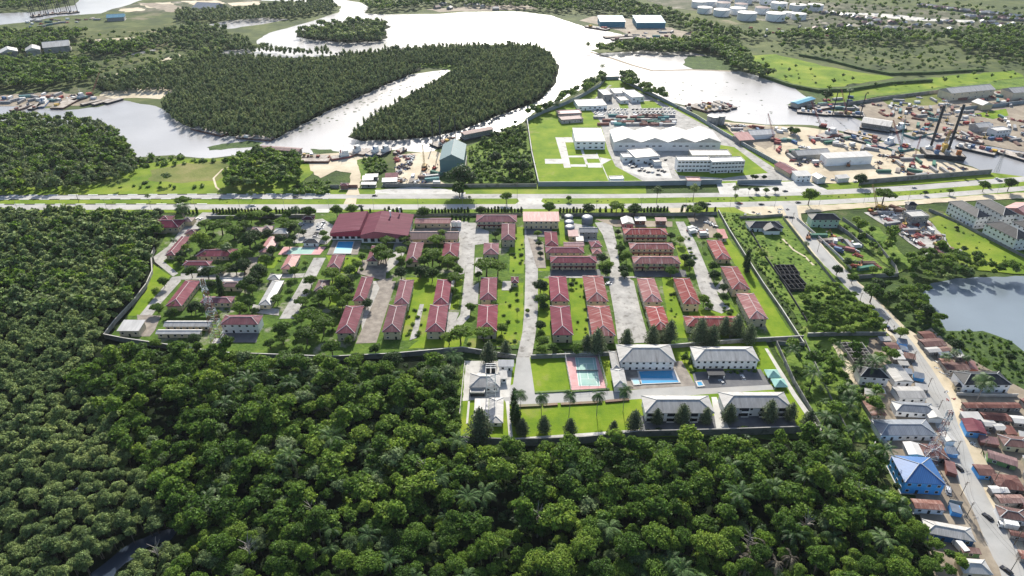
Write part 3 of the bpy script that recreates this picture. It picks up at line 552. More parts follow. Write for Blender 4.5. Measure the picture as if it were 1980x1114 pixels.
def roof_geo(root, w_, d_, ze, kind, rm, pitch=.38, cx=0, cy=0, cap=True, name='roof'):
    """eaves rectangle w_ x d_ at ze. kind: hip, gable (ridge along the long side), gablex/gabley, flat, shed"""
    mb = MB(); x0, x1, y0, y1 = cx-w_/2, cx+w_/2, cy-d_/2, cy+d_/2; ov = .22; lines = []
    if kind == 'flat':
        mb.box(cx, cy, ze-.3, w_, d_, .3)
        for (px, py, pw, pd) in ((cx, y0+.15, w_, .3), (cx, y1-.15, w_, .3), (x0+.15, cy, .3, d_-.6), (x1-.15, cy, .3, d_-.6)): mb.box(px, py, ze+.003, pw, pd, .55)
        return mb.build(name, rm, root, uv=True)
    along = 'x' if kind in ('gablex',) or (kind in ('hip', 'gable') and w_ >= d_) else 'y'
    half = (d_ if along == 'x' else w_)/2; rise = half*pitch
    if kind == 'shed':
        a = [(x0, y0, ze), (x1, y0, ze), (x1, y1, ze+d_*pitch*.4), (x0, y1, ze+d_*pitch*.4)]
        mb.loft([[(x, y, z-ov) for x, y, z in a], a]); return mb.build(name, rm, root, uv=True)
    ins = half if kind == 'hip' else 0
    if kind == 'hip' and along == 'x': ins = min(ins, w_/2-.01)
    if kind == 'hip' and along == 'y': ins = min(ins, d_/2-.01)
    if along == 'x': r0, r1 = (x0+ins, cy, ze+rise), (x1-ins, cy, ze+rise)
    else: r0, r1 = (cx, y0+ins, ze+rise), (cx, y1-ins, ze+rise)
    e = [(x0, y0, ze), (x1, y0, ze), (x1, y1, ze), (x0, y1, ze)]; lo = [(x, y, z-ov) for x, y, z in e]
    if along == 'x':
        mb.face([e[0], e[1], r1, r0]); mb.face([e[2], e[3], r0, r1])
        if kind == 'hip': mb.face([e[1], e[2], r1]); mb.face([e[3], e[0], r0])
        ends = ((e[3], e[0], r0), (e[1], e[2], r1))
    else:
        mb.face([e[1], e[2], r1, r0]); mb.face([e[3], e[0], r0, r1])
        if kind == 'hip': mb.face([e[0], e[1], r0]); mb.face([e[2], e[3], r1])
        ends = ((e[0], e[1], r0), (e[2], e[3], r1))
    for i in range(4):
        j = (i+1) % 4; mb.face([lo[i], lo[j], e[j], e[i]])
    mb.face(lo[::-1])
    o = mb.build(name, rm, root, uv=True)
    if kind != 'hip':
        g = MB()
        for a, b, r in ends:      # closed gable ends, set back under the roof
            A_, B_, R_ = Vector(a), Vector(b), Vector(r); inn = (Vector((cx, cy, ze))-(A_+B_)/2); inn.z = 0; inn = inn.normalized()*.05
            sh = lambda v: (v.x-inn.x, v.y-inn.y, v.z)
            g.face([sh(A_), sh(B_), sh(R_)])
        g.build('gable_end', rm, o, uv=True)
    if cap:
        cm = CAPS.get(rm, 'cap_grey'); mb = MB(); rr = .17
        segs = [(r0, r1)]
        if kind == 'hip': segs += [(r0, ends[0][0]), (r0, ends[0][1]), (r1, ends[1][0]), (r1, ends[1][1])]
        for a, b in segs:
            a, b = Vector(a), Vector(b)
            if (b-a).length > .3: mb.tube(a+Vector((0, 0, .06)), b+Vector((0, 0, .06)), rr, n=5)
        mb.build('ridge_cap', cm, o)
    return o
BR = []
def bld(label, A, B, Cc, ze=6.2, roof='hip', rm='red_roof', wm='cream_wall', group=None, name='house', cat='house', st=None, ovh=.7, win='n', wings=(), pitch=.38,
        caps=True, porch=False, wsp=3.6, doors=1, wsc=1):
    cen, w_, d_, rz = rect(A, B, Cc, ze); root = thing(name, label, cat, cen, rz, group); BR.append((cen, w_, d_))
    st = st or (2 if ze > 5 else 1); mb = MB(); ww, dd = max(1.5, w_-2*ovh), max(1.5, d_-2*ovh)
    if roof == 'flat': ww, dd = w_-.1, d_-.1
    mb.box(0, 0, 0, ww, dd, ze-.25); mb.build('wall', wm, root)
    if wm not in ('rust_roof',) and roof != 'flat':
        p = MB(); p.box(0, 0, .002, ww+.9, dd+.9, .3); p.build('plinth', 'concrete', root)
    roof_geo(root, w_, d_, ze, roof, rm, pitch, cap=caps)
    sh = ze/st
    sides = []
    if 'n' in win: sides.append((0, -dd/2, 0, ww))
    if 's' in win: sides.append((-ww/2, 0, -math.pi/2, dd)); sides.append((ww/2, 0, math.pi/2, dd))
    if 'l' in win: sides.append((-ww/2, 0, -math.pi/2, dd))
    if 'r' in win: sides.append((ww/2, 0, math.pi/2, dd))
    for sx, sy, a, L in sides:
        n = max(1, int(L/wsp)); ca, sa = math.cos(a), math.sin(a)
        for s in range(st):
            for i in range(n):
                t = (i+.5)/n*L-L/2; x, y = sx+t*ca, sy+t*sa
                if s == 0 and a == 0 and doors and i % 4 == 1: put('door', DOOR, root, (x, y, .3), a)
                else: put('window', WIN, root, (x, y, s*sh+sh*.58), a, (wsc, 1, min(1.2, sh/3)))
    if porch:            # access balcony with red parapet and columns on the near side
        b = MB(); b.box(0, -dd/2-.7, sh-.1, ww, 1.4, .2); b.box(0, -dd/2-1.38, sh+.1, ww, .1, .8); b.build('balcony', 'maroon_paint', root)
        n = int(ww/6)
        for i in range(n+1): 
            c = MB(); c.box(-ww/2+.3+i*(ww-.6)/n, -dd/2-1.46, .0, .28, .28, ze-.3); c.build('column', wm, root)
    for (k, cx, cy, cw, cd, cz, rk, m1, m2) in wings:      # wings in local metres
        if k == 'wing':
            b = MB(); b.box(cx, cy, 0, cw-1, cd-1, cz-.25); b.build('wing_wall', m1, root); roof_geo(root, cw, cd, cz, rk, m2, pitch, cx, cy, cap=caps, name='wing_roof')
        if k == 'slab': b = MB(); b.box(cx, cy, cz, cw, cd, rk); b.build(m2, m1, root)
    return root
mat('maroon_paint', [(.16, .03, .04), (.22, .045, .055)], nscale=.3, coord='obj')
G1 = 'red roofed houses of the compound'
# street of hip roofed blocks seen end on
E = 'wine red hip roofed block, '
B_ = lambda lab, *a, **k: bld(lab, *a, **{**dict(rm='faded_roof' if a[0][0] > 1125 else 'red_roof', group=G1, win='ns'), **k})
B_(E+'upper left of four below the shaded asphalt yard', (1065, 582.6), (1101, 582.6), (1063, 534))
B_(E+'lower left of the four blocks behind the tennis court', (1068, 648), (1109, 648), (1065, 591))
B_(E+'upper left of the wide cracked concrete court', (1134.6, 583), (1176.6, 583), (1127, 533))
B_(E+'lower left of the wide cracked concrete court', (1145, 649.5), (1191, 649.5), (1135.4, 591))
B_(E+'upper right of the wide cracked concrete court', (1245, 584), (1281, 584), (1231, 537.6))
B_(E+'lower right of the wide cracked concrete court', (1261, 638), (1298, 638), (1248, 592))
B_(E+'between the right lawn and the curving lane', (1321, 588), (1355, 588), (1300, 537.6))
B_(E+'lowest in the row along the right boundary wall', (1449, 617), (1486, 617), (1421.5, 567))
B_(E+'streaky and faded, middle one along the right boundary wall', (1416, 559.5), (1451, 559.5), (1392, 515))
B_(E+'topmost in the row along the right boundary wall', (1385, 501.5), (1415, 501.5), (1363.5, 464), ze=4)
B_('long bright red hip roofed block half hidden by the dark pines', (1328, 631), (1436, 629), (1321.5, 611), ze=5.6, win='n')
LG = 'cream balcony block with red hip roof, '
B_(LG+'topmost of the three on the right side', (1207, 453.7), (1292, 453.7), (1204, 441), porch=True, win='n')
B_(LG+'middle of the three on the right side', (1219, 482), (1305, 482), (1214, 469.4), porch=True, win='n')
B_(LG+'lowest of the three on the right side', (1225.4, 510), (1317, 510), (1223, 495), porch=True, win='n')
B_(LG+'facing the shaded asphalt yard on the left side', (1064.4, 508.3), (1155, 508.3), (1063.6, 495), porch=True, win='n')
B_('cream block with plum hip roof just above the balcony block', (1055, 489), (1130, 489), (1056, 477), win='n')
B_('narrow pink tin roofed store above the plum hip roof', (1090, 476), (1130, 476), (1090.5, 468), ze=4, roof='gable', rm='pink_roof')
B_('plum hip roofed block left of the grey silos', (1054.5, 475.5), (1080, 475.5), (1053, 448))
B_('long rust stained shed roof workshop by the compound gate', (1011.5, 428), (1082, 428), (1012, 413), ze=7, roof='shed', rm='pink_roof', win='n', pitch=.3)
B_('small red canopy roofed hut beside the white concrete lane', (1144, 478.6), (1165, 477), (1142, 466), ze=3.5, rm='red_roof')
B_('small red hut below the canopy hut', (1146, 491), (1165, 490), (1145, 481), ze=3.5)
bld('grey ribbed shed below the silos', (1121, 449.6), (1157, 449.6), (1121, 440), 6, 'gable', 'slate_roof', 'dull_metal', None, 'shed', 'shed')
bld('tiny pink roofed annex in front of the grey ribbed shed', (1099, 457), (1119, 457), (1100, 447), 4.5, 'shed', 'pink_roof', 'cream_wall', None, 'shed', 'shed')
bld('small grey lean-to below the silos', (1114, 466), (1129, 466), (1114, 456), 3.5, 'shed', 'grey_roof', 'dull_metal', None, 'shed', 'shed')
bld('brick red gabled workshop with white roof in shade of the wall', (1203, 433), (1227, 433), (1199, 421), 5, 'gabley', 'pale_roof', 'red_wall', None, 'shed', 'shed')
bld('low tin roofed store right of the brick red workshop', (1228, 427), (1250, 427), (1226, 421), 4, 'shed', 'pale_roof', 'brick', None, 'shed', 'shed')
bld('second low tin roofed store under the boundary wall', (1268, 427.5), (1290, 427.5), (1266, 422), 4, 'shed', 'pink_roof', 'brick', None, 'shed', 'shed')
bld('pink and white tin shed against the right boundary wall', (1392, 461), (1408, 461), (1382, 447), 3.5, 'shed', 'pink_roof', 'cream_wall', None, 'shed', 'shed')
B_('long two storey cream block with plum roof below the cypress hedge', (920, 429), (999.6, 429), (921, 415), porch=True, win='n')
B_('plum hip roofed block with outside stair joined to the long cream block', (969, 464), (996.5, 464), (970, 432), ze=6.5)
B_('short deep red block above the big spreading tree', (934, 492), (964, 492), (935, 469.5), ze=5)
B_('deep red hip roofed house right of the hall, left of the leaning trees', (783, 507), (811, 507), (791, 468), ze=4.5)
B_('deep red hip roofed house under the trees left of the middle lane', (853, 499), (885, 499), (858, 469), ze=4.5)
B_('long low brown roofed range right of the hall', (788, 463), (886, 463), (788.7, 447), ze=4.5, rm='brown_roof', roof='gable', win='n')
B_('open fronted plant house with pale pink roof', (801, 432), (871, 431), (802, 421.6), ze=4.5, roof='gable', rm='pink_roof', win='n', wsp=5)
B_(E+'upper of the two right of the middle lane', (927, 579.6), (960, 579.6), (930, 536))
B_(E+'lower of the two right of the middle lane, under trees', (921, 641), (961, 641), (926, 589))
B_(E+'upper right of the pair around the narrow lawn', (837, 588), (867, 588), (845, 540))
B_(E+'lower right of the pair around the narrow lawn', (822, 641.5), (860, 641.5), (833, 589))
B_(E+'upper left of the pair around the narrow lawn', (761, 588), (790, 588), (773, 541))
B_(E+'lower left of the pair around the narrow lawn', (738, 642), (774.5, 642), (752.4, 589.5))
B_(E+'above left of the brown paved lane', (681.4, 582), (707, 582), (693.6, 534.6))
B_(E+'brightest red, lowest left of the brown paved lane', (648.6, 644.5), (686, 644.5), (669, 591))
B_('tiny red roofed guard house beside the street of trees', (988, 547), (1003, 547), (990, 535), ze=4, rm='maroon_roof')
B_('plum roofed house lying diagonal to the tall red and white mast', (319, 592), (351, 592), (359, 542), ze=4.5, win='s')
B_('low red roofed bungalow behind the tall red and white mast', (385, 586), (447, 586), (382, 573), ze=4)
B_('low purple roofed bungalow beside the round dark tree', (424, 555), (466, 555), (427, 544), ze=4, rm='brown_roof')
bld('two storey white block with patched pink roof in front of the mast', (424, 627.7), (499, 627.7), (433.5, 609), 7, 'hip', 'red_roof', 'white_wall', G1, win='n')
bld('long grey roofed quarters with yellow bays left of the mast', (315, 631.5), (405, 631.5), (323, 620), 4, 'gable', 'grey_roof', 'cream_wall', G1, win='n', doors=0)
bld('pale tin roofed store at the lower left corner of the compound', (225, 640), (268, 640), (236, 621.5), 5, 'shed', 'pale_roof', 'cream_wall', None, 'store_building', 'store', pitch=.3)
bld('white tin roofed shed hidden behind the forest edge below the grey quarters', (300, 646), (385, 648), (306, 637), 3.6, 'gable', 'pale_roof', 'cream_wall', None, 'shed', 'shed')
B_('maroon roofed house with two wings at the top left corner', (288, 440), (345, 440), (299, 424), ze=5, rm='maroon_roof', wings=(('wing', -5, 9, 9, 10, 4.6, 'hip', 'cream_wall', 'maroon_roof'), ('wing', 12, 8, 8, 8, 4.4, 'hip', 'cream_wall', 'brown_roof')))
B_('small red hip roofed house just below the winged house', (355, 453), (380, 453), (361, 443), ze=4)
B_('narrow red roofed house slanting along the entrance road', (318, 494), (338, 494), (359, 456.5), ze=4)
B_('long red roofed bungalow under the palms at left', (377, 495.6), (450, 495.6), (384, 481), ze=4, win='n')
B_('low red bungalow just below the palm shaded one', (352, 513), (405, 513), (362, 504), ze=4, win='n')
B_('red and pink roofed house slanting left of the car park', (500, 488), (524, 488), (519, 457), ze=4, rm='pink_roof')
B_('salmon roofed house below the sports court', (542, 520.5), (567, 520.5), (561, 493), ze=4, rm='pink_roof')
B_('crimson roofed house straight below the turquoise pool', (630, 520), (657, 520), (647, 492), ze=4)
B_('brown roofed house almost lost under the flame trees', (606, 563), (630, 563), (620, 541), ze=4, rm='brown_roof')
B_('beige roofed narrow house beside the slanting lane', (499, 590), (523.5, 590), (532.6, 542), ze=4, rm='grey_roof')
B_('deep red house under the trees right of the pool', (708, 505), (730, 505), (719.6, 475), ze=4.5)
B_('dark blue roofed open pavilion with white posts by the sports court', (584, 470), (616, 470), (590, 461), ze=3.6, rm='charcoal_roof', wm='white_wall')
B_('beige villa roof right of the tall dark trees', (526, 452), (556, 452), (535, 441), ze=4, rm='grey_roof')
B_('beige villa roof at the left end of the villa row', (481, 450), (505, 450), (489, 439), ze=4, rm='brown_roof')
B_('plum villa roof in the middle of the villa row', (505, 446), (525, 446), (510, 436), ze=4, rm='brown_roof')
B_('red roofed gate lodge by the car park entrance', (582, 425), (606, 425), (584, 418), ze=3.5, rm='maroon_roof')
B_('pink roofed house with dark carport left of the slanting lane', (516, 541), (540, 541), (522, 530), ze=3.5, rm='grey_roof')
for i, (u, v, lb) in enumerate(((445, 558, 'white flat garage row beside the long white roof'), (410, 536, 'white flat garage roof between the tree lines'))):
    bld(lb, (u-28, v-12), (u+22, v-12), (u-26, v-20), 3, 'flat', 'pale_roof', 'cream_wall', None, 'garage', 'garage')
# the hall: two broad low gables of one building
cen, w_, d_, rz = rect((633, 451), (784, 458), (652, 410), 7); hall = thing('hall', 'huge maroon roofed hall with glazed front beside the turquoise pool', 'hall', cen, 0)
wl = w_*.40
for nm, cx, cy, cw, cd, z in (('wall', -w_/2+wl/2, 2.5, wl-1, d_-5, 6.4), ('wall', -w_/2+wl+(w_-wl)/2-.4, -1, w_-wl-1, d_-3, 6.8)):
    b = MB(); b.box(cx, cy, 0, cw, cd, z); b.build(nm, 'white_wall', hall)
def slope_roof(cx, cy, cw, cd, zl, zp, px):
    b = MB(); x0, x1, y0, y1 = cx-cw/2, cx+cw/2, cy-cd/2, cy+cd/2
    for a, c, za, zc in ((x0, px, zl, zp), (px, x1, zp, zl-.3)):
        q = [(a, y0, za), (c, y0, zc), (c, y1, zc), (a, y1, za)]; b.loft([[(x, y, z-.35) for x, y, z in q], q])
    b.build('roof', 'hall_roof', hall, uv=True)
    f = MB(); f.face([(x0+.1, y0-.03, zl-2.6), (x1-.1, y0-.03, zl-2.6), (x1-.1, y0-.03, zl-.6), (px, y0-.03, zp-.4), (x0+.1, y0-.03, zl-.4)]); f.build('fascia', 'red_wall', hall)
slope_roof(-w_/2+wl/2, 1.5, wl, d_-3, 7.0, 9.4, -w_/2+wl*.95); slope_roof(-w_/2+wl+(w_-wl)/2, -1.5, w_-wl-.1, d_, 7.6, 10.4, -w_/2+wl+(w_-wl)*.30)
for i in range(5): put('window', WIN, hall, (-w_/2+2.5+i*4.4, 2.5-(d_-5)/2, 2.9), 0, (2.2, 1, 2.6))
for i in range(7): put('window', WIN, hall, (-w_/2+wl+3+i*5, -1-(d_-3)/2, 2.7), 0, (2.2, 1, 2.6))
for px, py in ((12, 8), (18, 14)):
    c = MB(); c.tube((px, py, 9.5), (px, py, 13.4), .5, n=10); c.tube((px, py, 13.4), (px, py, 13.9), .9, n=10); c.build('vent', 'white_paint', hall)
# ---------------- white compound
G2 = 'white two storey blocks of the lower compound'
Wb = lambda lab, *a, **k: bld(lab, *a, **{**dict(rm='grey_roof', wm='white_wall', group=G2, ze=6.6, win='nl', wsp=3.2, pitch=.45, name='residence_block', cat='building'), **k})
Wb('white club block with grey hip roof behind the blue pool', (1198, 700), (1306, 697), (1185, 666))
r = Wb('white two storey block with grey roof and dark porch above the shaded car park', (1344, 698), (1467, 694), (1327, 670))
b = MB(); b.box(-7, -11.5, 3.1, 9, 5.5, .3); b.build('porch_roof', 'charcoal_roof', r)
for dx in (-11, -3): c = MB(); c.box(dx, -13.8, 0, .4, .4, 3.1); c.build('porch_post', 'white_wall', r)
G2L = []; BR_ = {}
G2L.append(Wb('long white block with grey roof, left one facing the forest', (1247.5, 799), (1380, 793), (1233, 765), win='ln', wsp=5)); BR_[G2L[-1].name] = BR[-1][1:]
G2L.append(Wb('long white block with grey roof, right one facing the forest', (1400, 789), (1529, 784), (1380, 758), win='ln', wsp=5)); BR_[G2L[-1].name] = BR[-1][1:]
Wb('small white gabled annex beside the tennis court', (1184, 715), (1202, 715), (1168, 679), ze=4.5, rm='grey_roof', name='annex')
Wb('lower white gabled annex left of the pool corner', (1187, 749), (1214, 749), (1177, 713), ze=4.5, name='annex')
Wb('grey hip roofed white plant house behind the steel water tower', (907, 749), (967, 747), (906, 722), ze=4.5, name='plant_house')
Wb('small white house with slate roof by the lower gate', (963, 709), (994, 708), (967, 698), ze=4, rm='slate_roof', roof='shed', name='store_building')
Wb('white cube annex right of the steel water tower', (967, 733), (982, 732), (961, 720), ze=4, roof='shed', name='store_building')
Wb('white slab roofed generator carport', (909, 760), (937, 760), (910, 750), ze=3.2, roof='flat', rm='pale_roof', wm='dark_hull', name='carport', cat='carport', win='')
Wb('long flat grey roofed quarters behind the big pine, left wing', (916, 805), (944, 804), (916, 772), ze=3.6, roof='shed', rm='grey_roof', pitch=.1)
Wb('long dark slate roofed quarters right of the narrow garden', (944, 818), (973, 818), (947, 769), ze=3.6, roof='hip', rm='grey_roof', pitch=.3)
Wb('tiny guard hut with blue pyramid roof at the corner of the wall', (886, 856), (904, 856), (888, 843), ze=3, rm='slate_roof', name='guard_hut', cat='hut', win='')
for r, xs in ((G2L[0], (.09, .38, .72)), (G2L[1], (.33, .60, .88))):
    w_, d_ = BR_[r.name]
    for f in xs:
        for z in (.5, 3.7):
            b = MB(); b.box(-w_/2+f*w_, -(d_-1.4)/2-.06, z, 3.4, .1, 2.1); b.build('recess_shade_panel', 'glass', r)  # dark panel on the wall standing in for the shade of a balcony recess
            b = MB(); b.box(-w_/2+f*w_, -(d_-1.4)/2-.5, z-.1, 3.7, .9, .18); b.box(-w_/2+f*w_, -(d_-1.4)/2-.92, z+.08, 3.7, .08, .85); b.build('balcony', 'white_wall', r)
# ---------------- industrial area beyond the highway
r = bld('tall green metal boat shed with a gabled roof and open front', (849, 310), (897, 310), (860, 279), 11, 'gabley', 'teal_roof', 'teal_roof', None, 'boat_shed', 'shed', win='', pitch=.5, ovh=.3)
b = MB(); b.box(-2, -11.5, 0, 8, .3, 9); b.build('doorway', 'brick', r)
I_ = lambda lab, *a, **k: bld(lab, *a, **{**dict(rm='pale_roof', wm='white_wall', roof='flat', name='office_building', cat='building', win='n', ze=7, wsp=5, wsc=1.8), **k})
I_('white flat roofed two storey control building beside the helipads', (1113, 274), (1170, 273), (1107, 248), ze=8)
cen, w_, d_, rz = rect((1187, 275), (1393, 272), (1173, 252), 9); wh = thing('warehouse', 'huge white warehouse under four low gables', 'warehouse', cen, 0)
b = MB(); b.box(0, 0, 0, w_-1, d_-1, 8.5); b.build('wall', 'white_wall', wh)
for i in range(4):
    roof_geo(wh, w_/4-.1, d_, 9, 'gabley', 'pale_roof', .34, cx=-w_/2+w_/8+i*w_/4)
    for k in range(3): put('window', WIN, wh, (-w_/2+w_/8+i*w_/4-6+6*k, -(d_-1)/2, 5), 0, (2.4, 1, 1))
I_('three storey office with rows of dark windows, left half', (1311, 311), (1375, 310.5), (1309, 303), ze=10.5, st=3, wsp=2.9)
I_('three storey office with rows of dark windows, right half', (1377, 314), (1441, 312), (1375, 305), ze=10.5, st=3, wsp=2.9)
I_('grey flat roofed annex behind the three storey office', (1338, 301), (1415, 301), (1325, 290), ze=7, rm='grey_roof', wm='grey_wall')
I_('beige flat roofed canteen left of the office car park', (1229, 306), (1276, 302), (1222, 289), ze=6, st=1)
I_('small white flat roof next to the canteen', (1205, 305), (1228, 304), (1204, 297), ze=5, st=1)
I_('white flat roofed hut inside the grey front wall, left one', (1180, 347), (1207, 346), (1180, 341), ze=4, st=1, win='')
I_('pink topped gatehouse on the grey front wall', (1329, 350), (1356, 350), (1330, 343), ze=4.5, st=1, rm='pink_roof', win='')
I_('small white canopy in the office car park', (1265, 314), (1280, 313), (1265, 307), ze=4, st=1, win='')
I_('white low offices west of the container rows', (1118, 206), (1174, 204), (1114, 193), ze=5, st=1)
I_('grey cubic tank house at the tip of the base', (1167, 184), (1184, 183), (1166, 173), ze=8, st=1, rm='grey_roof', wm='grey_wall')
I_('white round ended building at the tip of the base', (1188, 181), (1215, 180), (1186, 171), ze=5, st=1)
I_('white flat building at the right tip of the base', (1222, 189), (1246, 187), (1220, 174), ze=6, st=1)
I_('row of brown site cabins left of the access road, upper', (1080, 221), (1125, 219), (1079, 214), ze=4, st=1, rm='pink_roof', wm='dull_metal')
I_('row of brown site cabins left of the access road, lower', (1086, 233), (1128, 230), (1084, 225), ze=4, st=1, rm='brown_roof', wm='dull_metal')
I_('small hut between the gardens at the tip of the base', (1200, 195), (1216, 194), (1198, 187), ze=4, st=1, rm='grey_roof')
bld('long white walled workshop with overhanging flat roof in the sand yard', (1599, 306.5), (1690, 302), (1584, 297), 8, 'shed', 'pale_roof', 'white_wall', None, 'workshop', 'workshop', win='', pitch=.1)
bld('weathered white transit store beside the sand yard', (1543, 301), (1607, 297), (1540, 290), 5, 'gable', 'pale_roof', 'grey_wall', None, 'store_building', 'store', win='')
bld('red roofed yard office along the slanting wall', (1496, 318), (1527, 336), (1512, 312), 4.5, 'gable', 'red_roof', 'cream_wall', None, 'office_building', 'office', win='')
bld('white two storey yard office by the port gate', (1540, 341), (1571, 340), (1529, 332), 6, 'shed', 'pale_roof', 'white_wall', None, 'office_building', 'office', pitch=.2)
bld('white gabled kiosk behind the port gate wall', (1582, 346), (1600, 344), (1578, 337), 5, 'gable', 'pale_roof', 'white_wall', None, 'kiosk', 'kiosk', win='')
bld('low white shed next to the white gabled kiosk', (1621, 346), (1645, 344), (1620, 340), 4, 'shed', 'pale_roof', 'white_wall', None, 'shed', 'shed', win='')
bld('pale pink roofed store near the silver tanks', (1430, 272), (1460, 270), (1420, 261), 5, 'shed', 'pink_roof', 'grey_wall', None, 'store_building', 'store', win='')
bld('long white shed along the far port quay', (1452, 262), (1500, 259), (1447, 252), 5, 'gable', 'pale_roof', 'white_wall', None, 'shed', 'shed', win='')
bld('long beige warehouse on the far right bank', (1840, 181), (1926, 173), (1826, 171), 9, 'gable', 'grey_roof', 'cream_wall', None, 'warehouse', 'warehouse', win='n', wsp=9)
bld('beige warehouse at the right edge of the far bank', (1960, 180), (2040, 174), (1944, 171), 9, 'gable', 'grey_roof', 'cream_wall', None, 'warehouse', 'warehouse', win='')
bld('white hut roof on the far bank below the long beige warehouse', (1900, 204), (1922, 202), (1893, 195), 6, 'gable', 'pale_roof', 'cream_wall', None, 'shed', 'shed', win='')
bld('white office cube among the far bank containers', (1928, 254), (1957, 251), (1922, 246), 7, 'flat', 'pale_roof', 'white_wall', None, 'office_building', 'office', win='n')
bld('long grey roof left of the white office cube', (1893, 247), (1922, 244), (1888, 238), 6, 'gable', 'grey_roof', 'dull_metal', None, 'shed', 'shed', win='')
bld('big blue shipbuilding shed with pale roof stripe, left one', (1160, 42), (1210, 42), (1157, 33), 9, 'shed', 'azure_roof', 'azure_roof', None, 'shipyard_shed', 'shed', win='', pitch=.15)
bld('big blue shipbuilding shed, right one', (1231, 44), (1288, 44), (1228, 33), 9, 'shed', 'azure_roof', 'azure_roof', None, 'shipyard_shed', 'shed', win='', pitch=.15)
bld('small red roofed lodge at the boatyard gate', (656, 359), (673, 359), (657, 354), 4, 'hip', 'red_roof', 'brick', None, 'gate_lodge', 'lodge', win='')
bld('white cabin with dark front beside the sandy boatyard track', (700, 349), (722, 348), (702, 342), 3.5, 'shed', 'pale_roof', 'grey_wall', None, 'cabin', 'cabin')
bld('white topped cabin behind the dark fronted one', (705, 343), (731, 342), (706, 338), 3.5, 'shed', 'grey_roof', 'dull_metal', None, 'cabin', 'cabin')
bld('red roofed hut beside the pile of machines', (744, 344), (770, 343), (745, 337), 4, 'shed', 'red_roof', 'brick', None, 'hut', 'hut')
bld('white tin roofed store with dark front at the boatyard', (738, 352), (768, 351), (741, 346), 4, 'shed', 'pale_roof', 'grey_wall', None, 'store_building', 'store')
bld('long white roofed hut on the boatyard front wall', (697, 357), (727, 357), (698, 353), 3, 'shed', 'pale_roof', 'grey_wall', None, 'hut', 'hut')
for A_, B2, C2, lb in (((0, 103), (35, 99), (-2, 97), 'left'), ((48, 99), (78, 96), (45, 92), 'middle'), ((82, 93), (135, 88), (78, 86), 'right')):
    bld('long pale factory roof in the far left woods, '+lb+' one', A_, B2, C2, 8, 'gable', 'pale_roof', 'grey_wall', 'far left factory sheds', 'factory_shed', 'shed', win='')
bld('low dark industrial plant on the far sand bank', (370, 16), (415, 18), (372, 8), 8, 'gable', 'slate_roof', 'dull_metal', None, 'factory_shed', 'shed', win='')
bld('pale blue roofed boat shed on the far left bank', (205, 35), (240, 33), (203, 31), 6, 'gable', 'azure_roof', 'dull_metal', None, 'factory_shed', 'shed', win='')
# ---------------- right hand neighbours
bld('mint green house with huge charcoal hip roof beside the side road', (1570, 425), (1626, 424.6), (1558, 414), 7, 'hip', 'charcoal_roof', 'mint_wall', None, 'house', 'house', pitch=.55)
r = bld('charcoal roofed bungalow with white ridge on a bright lawn', (1449, 441), (1518, 443), (1452, 428), 3.8, 'hip', 'charcoal_roof', 'white_wall', None, 'bungalow', 'house', pitch=.5, wings=(('wing', 3, -6, 12, 8, 3.7, 'gabley', 'white_wall', 'charcoal_roof'),))
bld('small hut with black pyramid roof at the scrap yard corner', (1756, 397), (1776, 397), (1757, 391), 4.5, 'hip', 'charcoal_roof', 'grey_wall', None, 'hut', 'hut', pitch=.6)
bld('unfinished grey concrete two storey block with open flat roof', (1763, 420), (1797, 418), (1745, 409), 7, 'flat', 'grey_roof', 'raw_block', None, 'unfinished_building', 'building', win='nl')
GA = 'white three storey apartment blocks'
for A_, B2, C2, lb in (((1833, 390), (1889, 421), (1857, 386), 'nearest the overgrown lot, upper left'), ((1886, 388), (1940, 417), (1907, 382), 'upper right'),
                       ((1903, 431), (1966, 463), (1926, 423), 'lower left'), ((1956, 428), (2015, 458), (1978, 420), 'cut by the frame')):
    bld('white three storey apartment block with charcoal hip roof, '+lb, A_, B2, C2, 10, 'hip', 'charcoal_roof', 'white_wall', GA, 'apartment_building', 'apartment block', st=3, win='nr', pitch=.5, wsp=3.4)
bld('faded red tin roofed building behind the apartment blocks', (1938, 402), (1990, 420), (1958, 389), 5, 'gable', 'pink_roof', 'white_wall', None, 'house', 'house')
V = lambda lab, *a, **k: bld(lab, *a, **{**dict(ze=3.2, roof='gable', rm='rust_roof', wm='raw_block', name='shanty_house', cat='house', win='n', pitch=.22, caps=False, ovh=.35), **k})
V('white house with charcoal pyramid roof left of the street', (1664, 728), (1721, 732), (1657, 708), ze=6, roof='hip', rm='charcoal_roof', wm='white_wall', pitch=.6, caps=True)
V('grey gabled house with white ridge beside the street', (1730.5, 738), (1768, 739), (1714, 706), roof='gabley', rm='grey_roof', wm='white_wall', caps=True, ze=4)
V('broad pale grey roof below the grey gabled house', (1740, 770), (1795, 771), (1731, 747), rm='grey_roof', wm='white_wall', ze=4)
V('small grey tin shack topmost left of the street', (1703, 659), (1726, 660), (1697, 651), roof='shed', rm='grey_roof')
V('dark rusty shack second from top left of the street', (1717, 675), (1742, 676), (1708, 662), rm='dark_rust_roof')
V('narrow grey shack third from top left of the street', (1722, 684), (1748, 684), (1717, 677), roof='shed', rm='grey_roof')
V('pale tin shack fourth from top left of the street', (1728, 695), (1753, 696), (1724, 686), roof='shed', rm='pale_roof')
V('grey tin shack fifth from top left of the street', (1740, 706), (1760, 707), (1737, 698), roof='shed', rm='grey_roof')
V('slate roofed kiosk by the road below the grey shacks', (1752, 722), (1766, 724), (1746, 712), roof='shed', rm='slate_roof')
V('dark rusty roof topmost right of the street', (1788, 655), (1812, 653), (1777, 641), rm='dark_rust_roof')
V('broad rusty roof second right of the street', (1790, 671), (1832, 668), (1774, 656), rm='dark_rust_roof')
V('grey tin stall with a white wall right of the street', (1797, 682), (1822, 680), (1789, 672), rm='grey_roof')
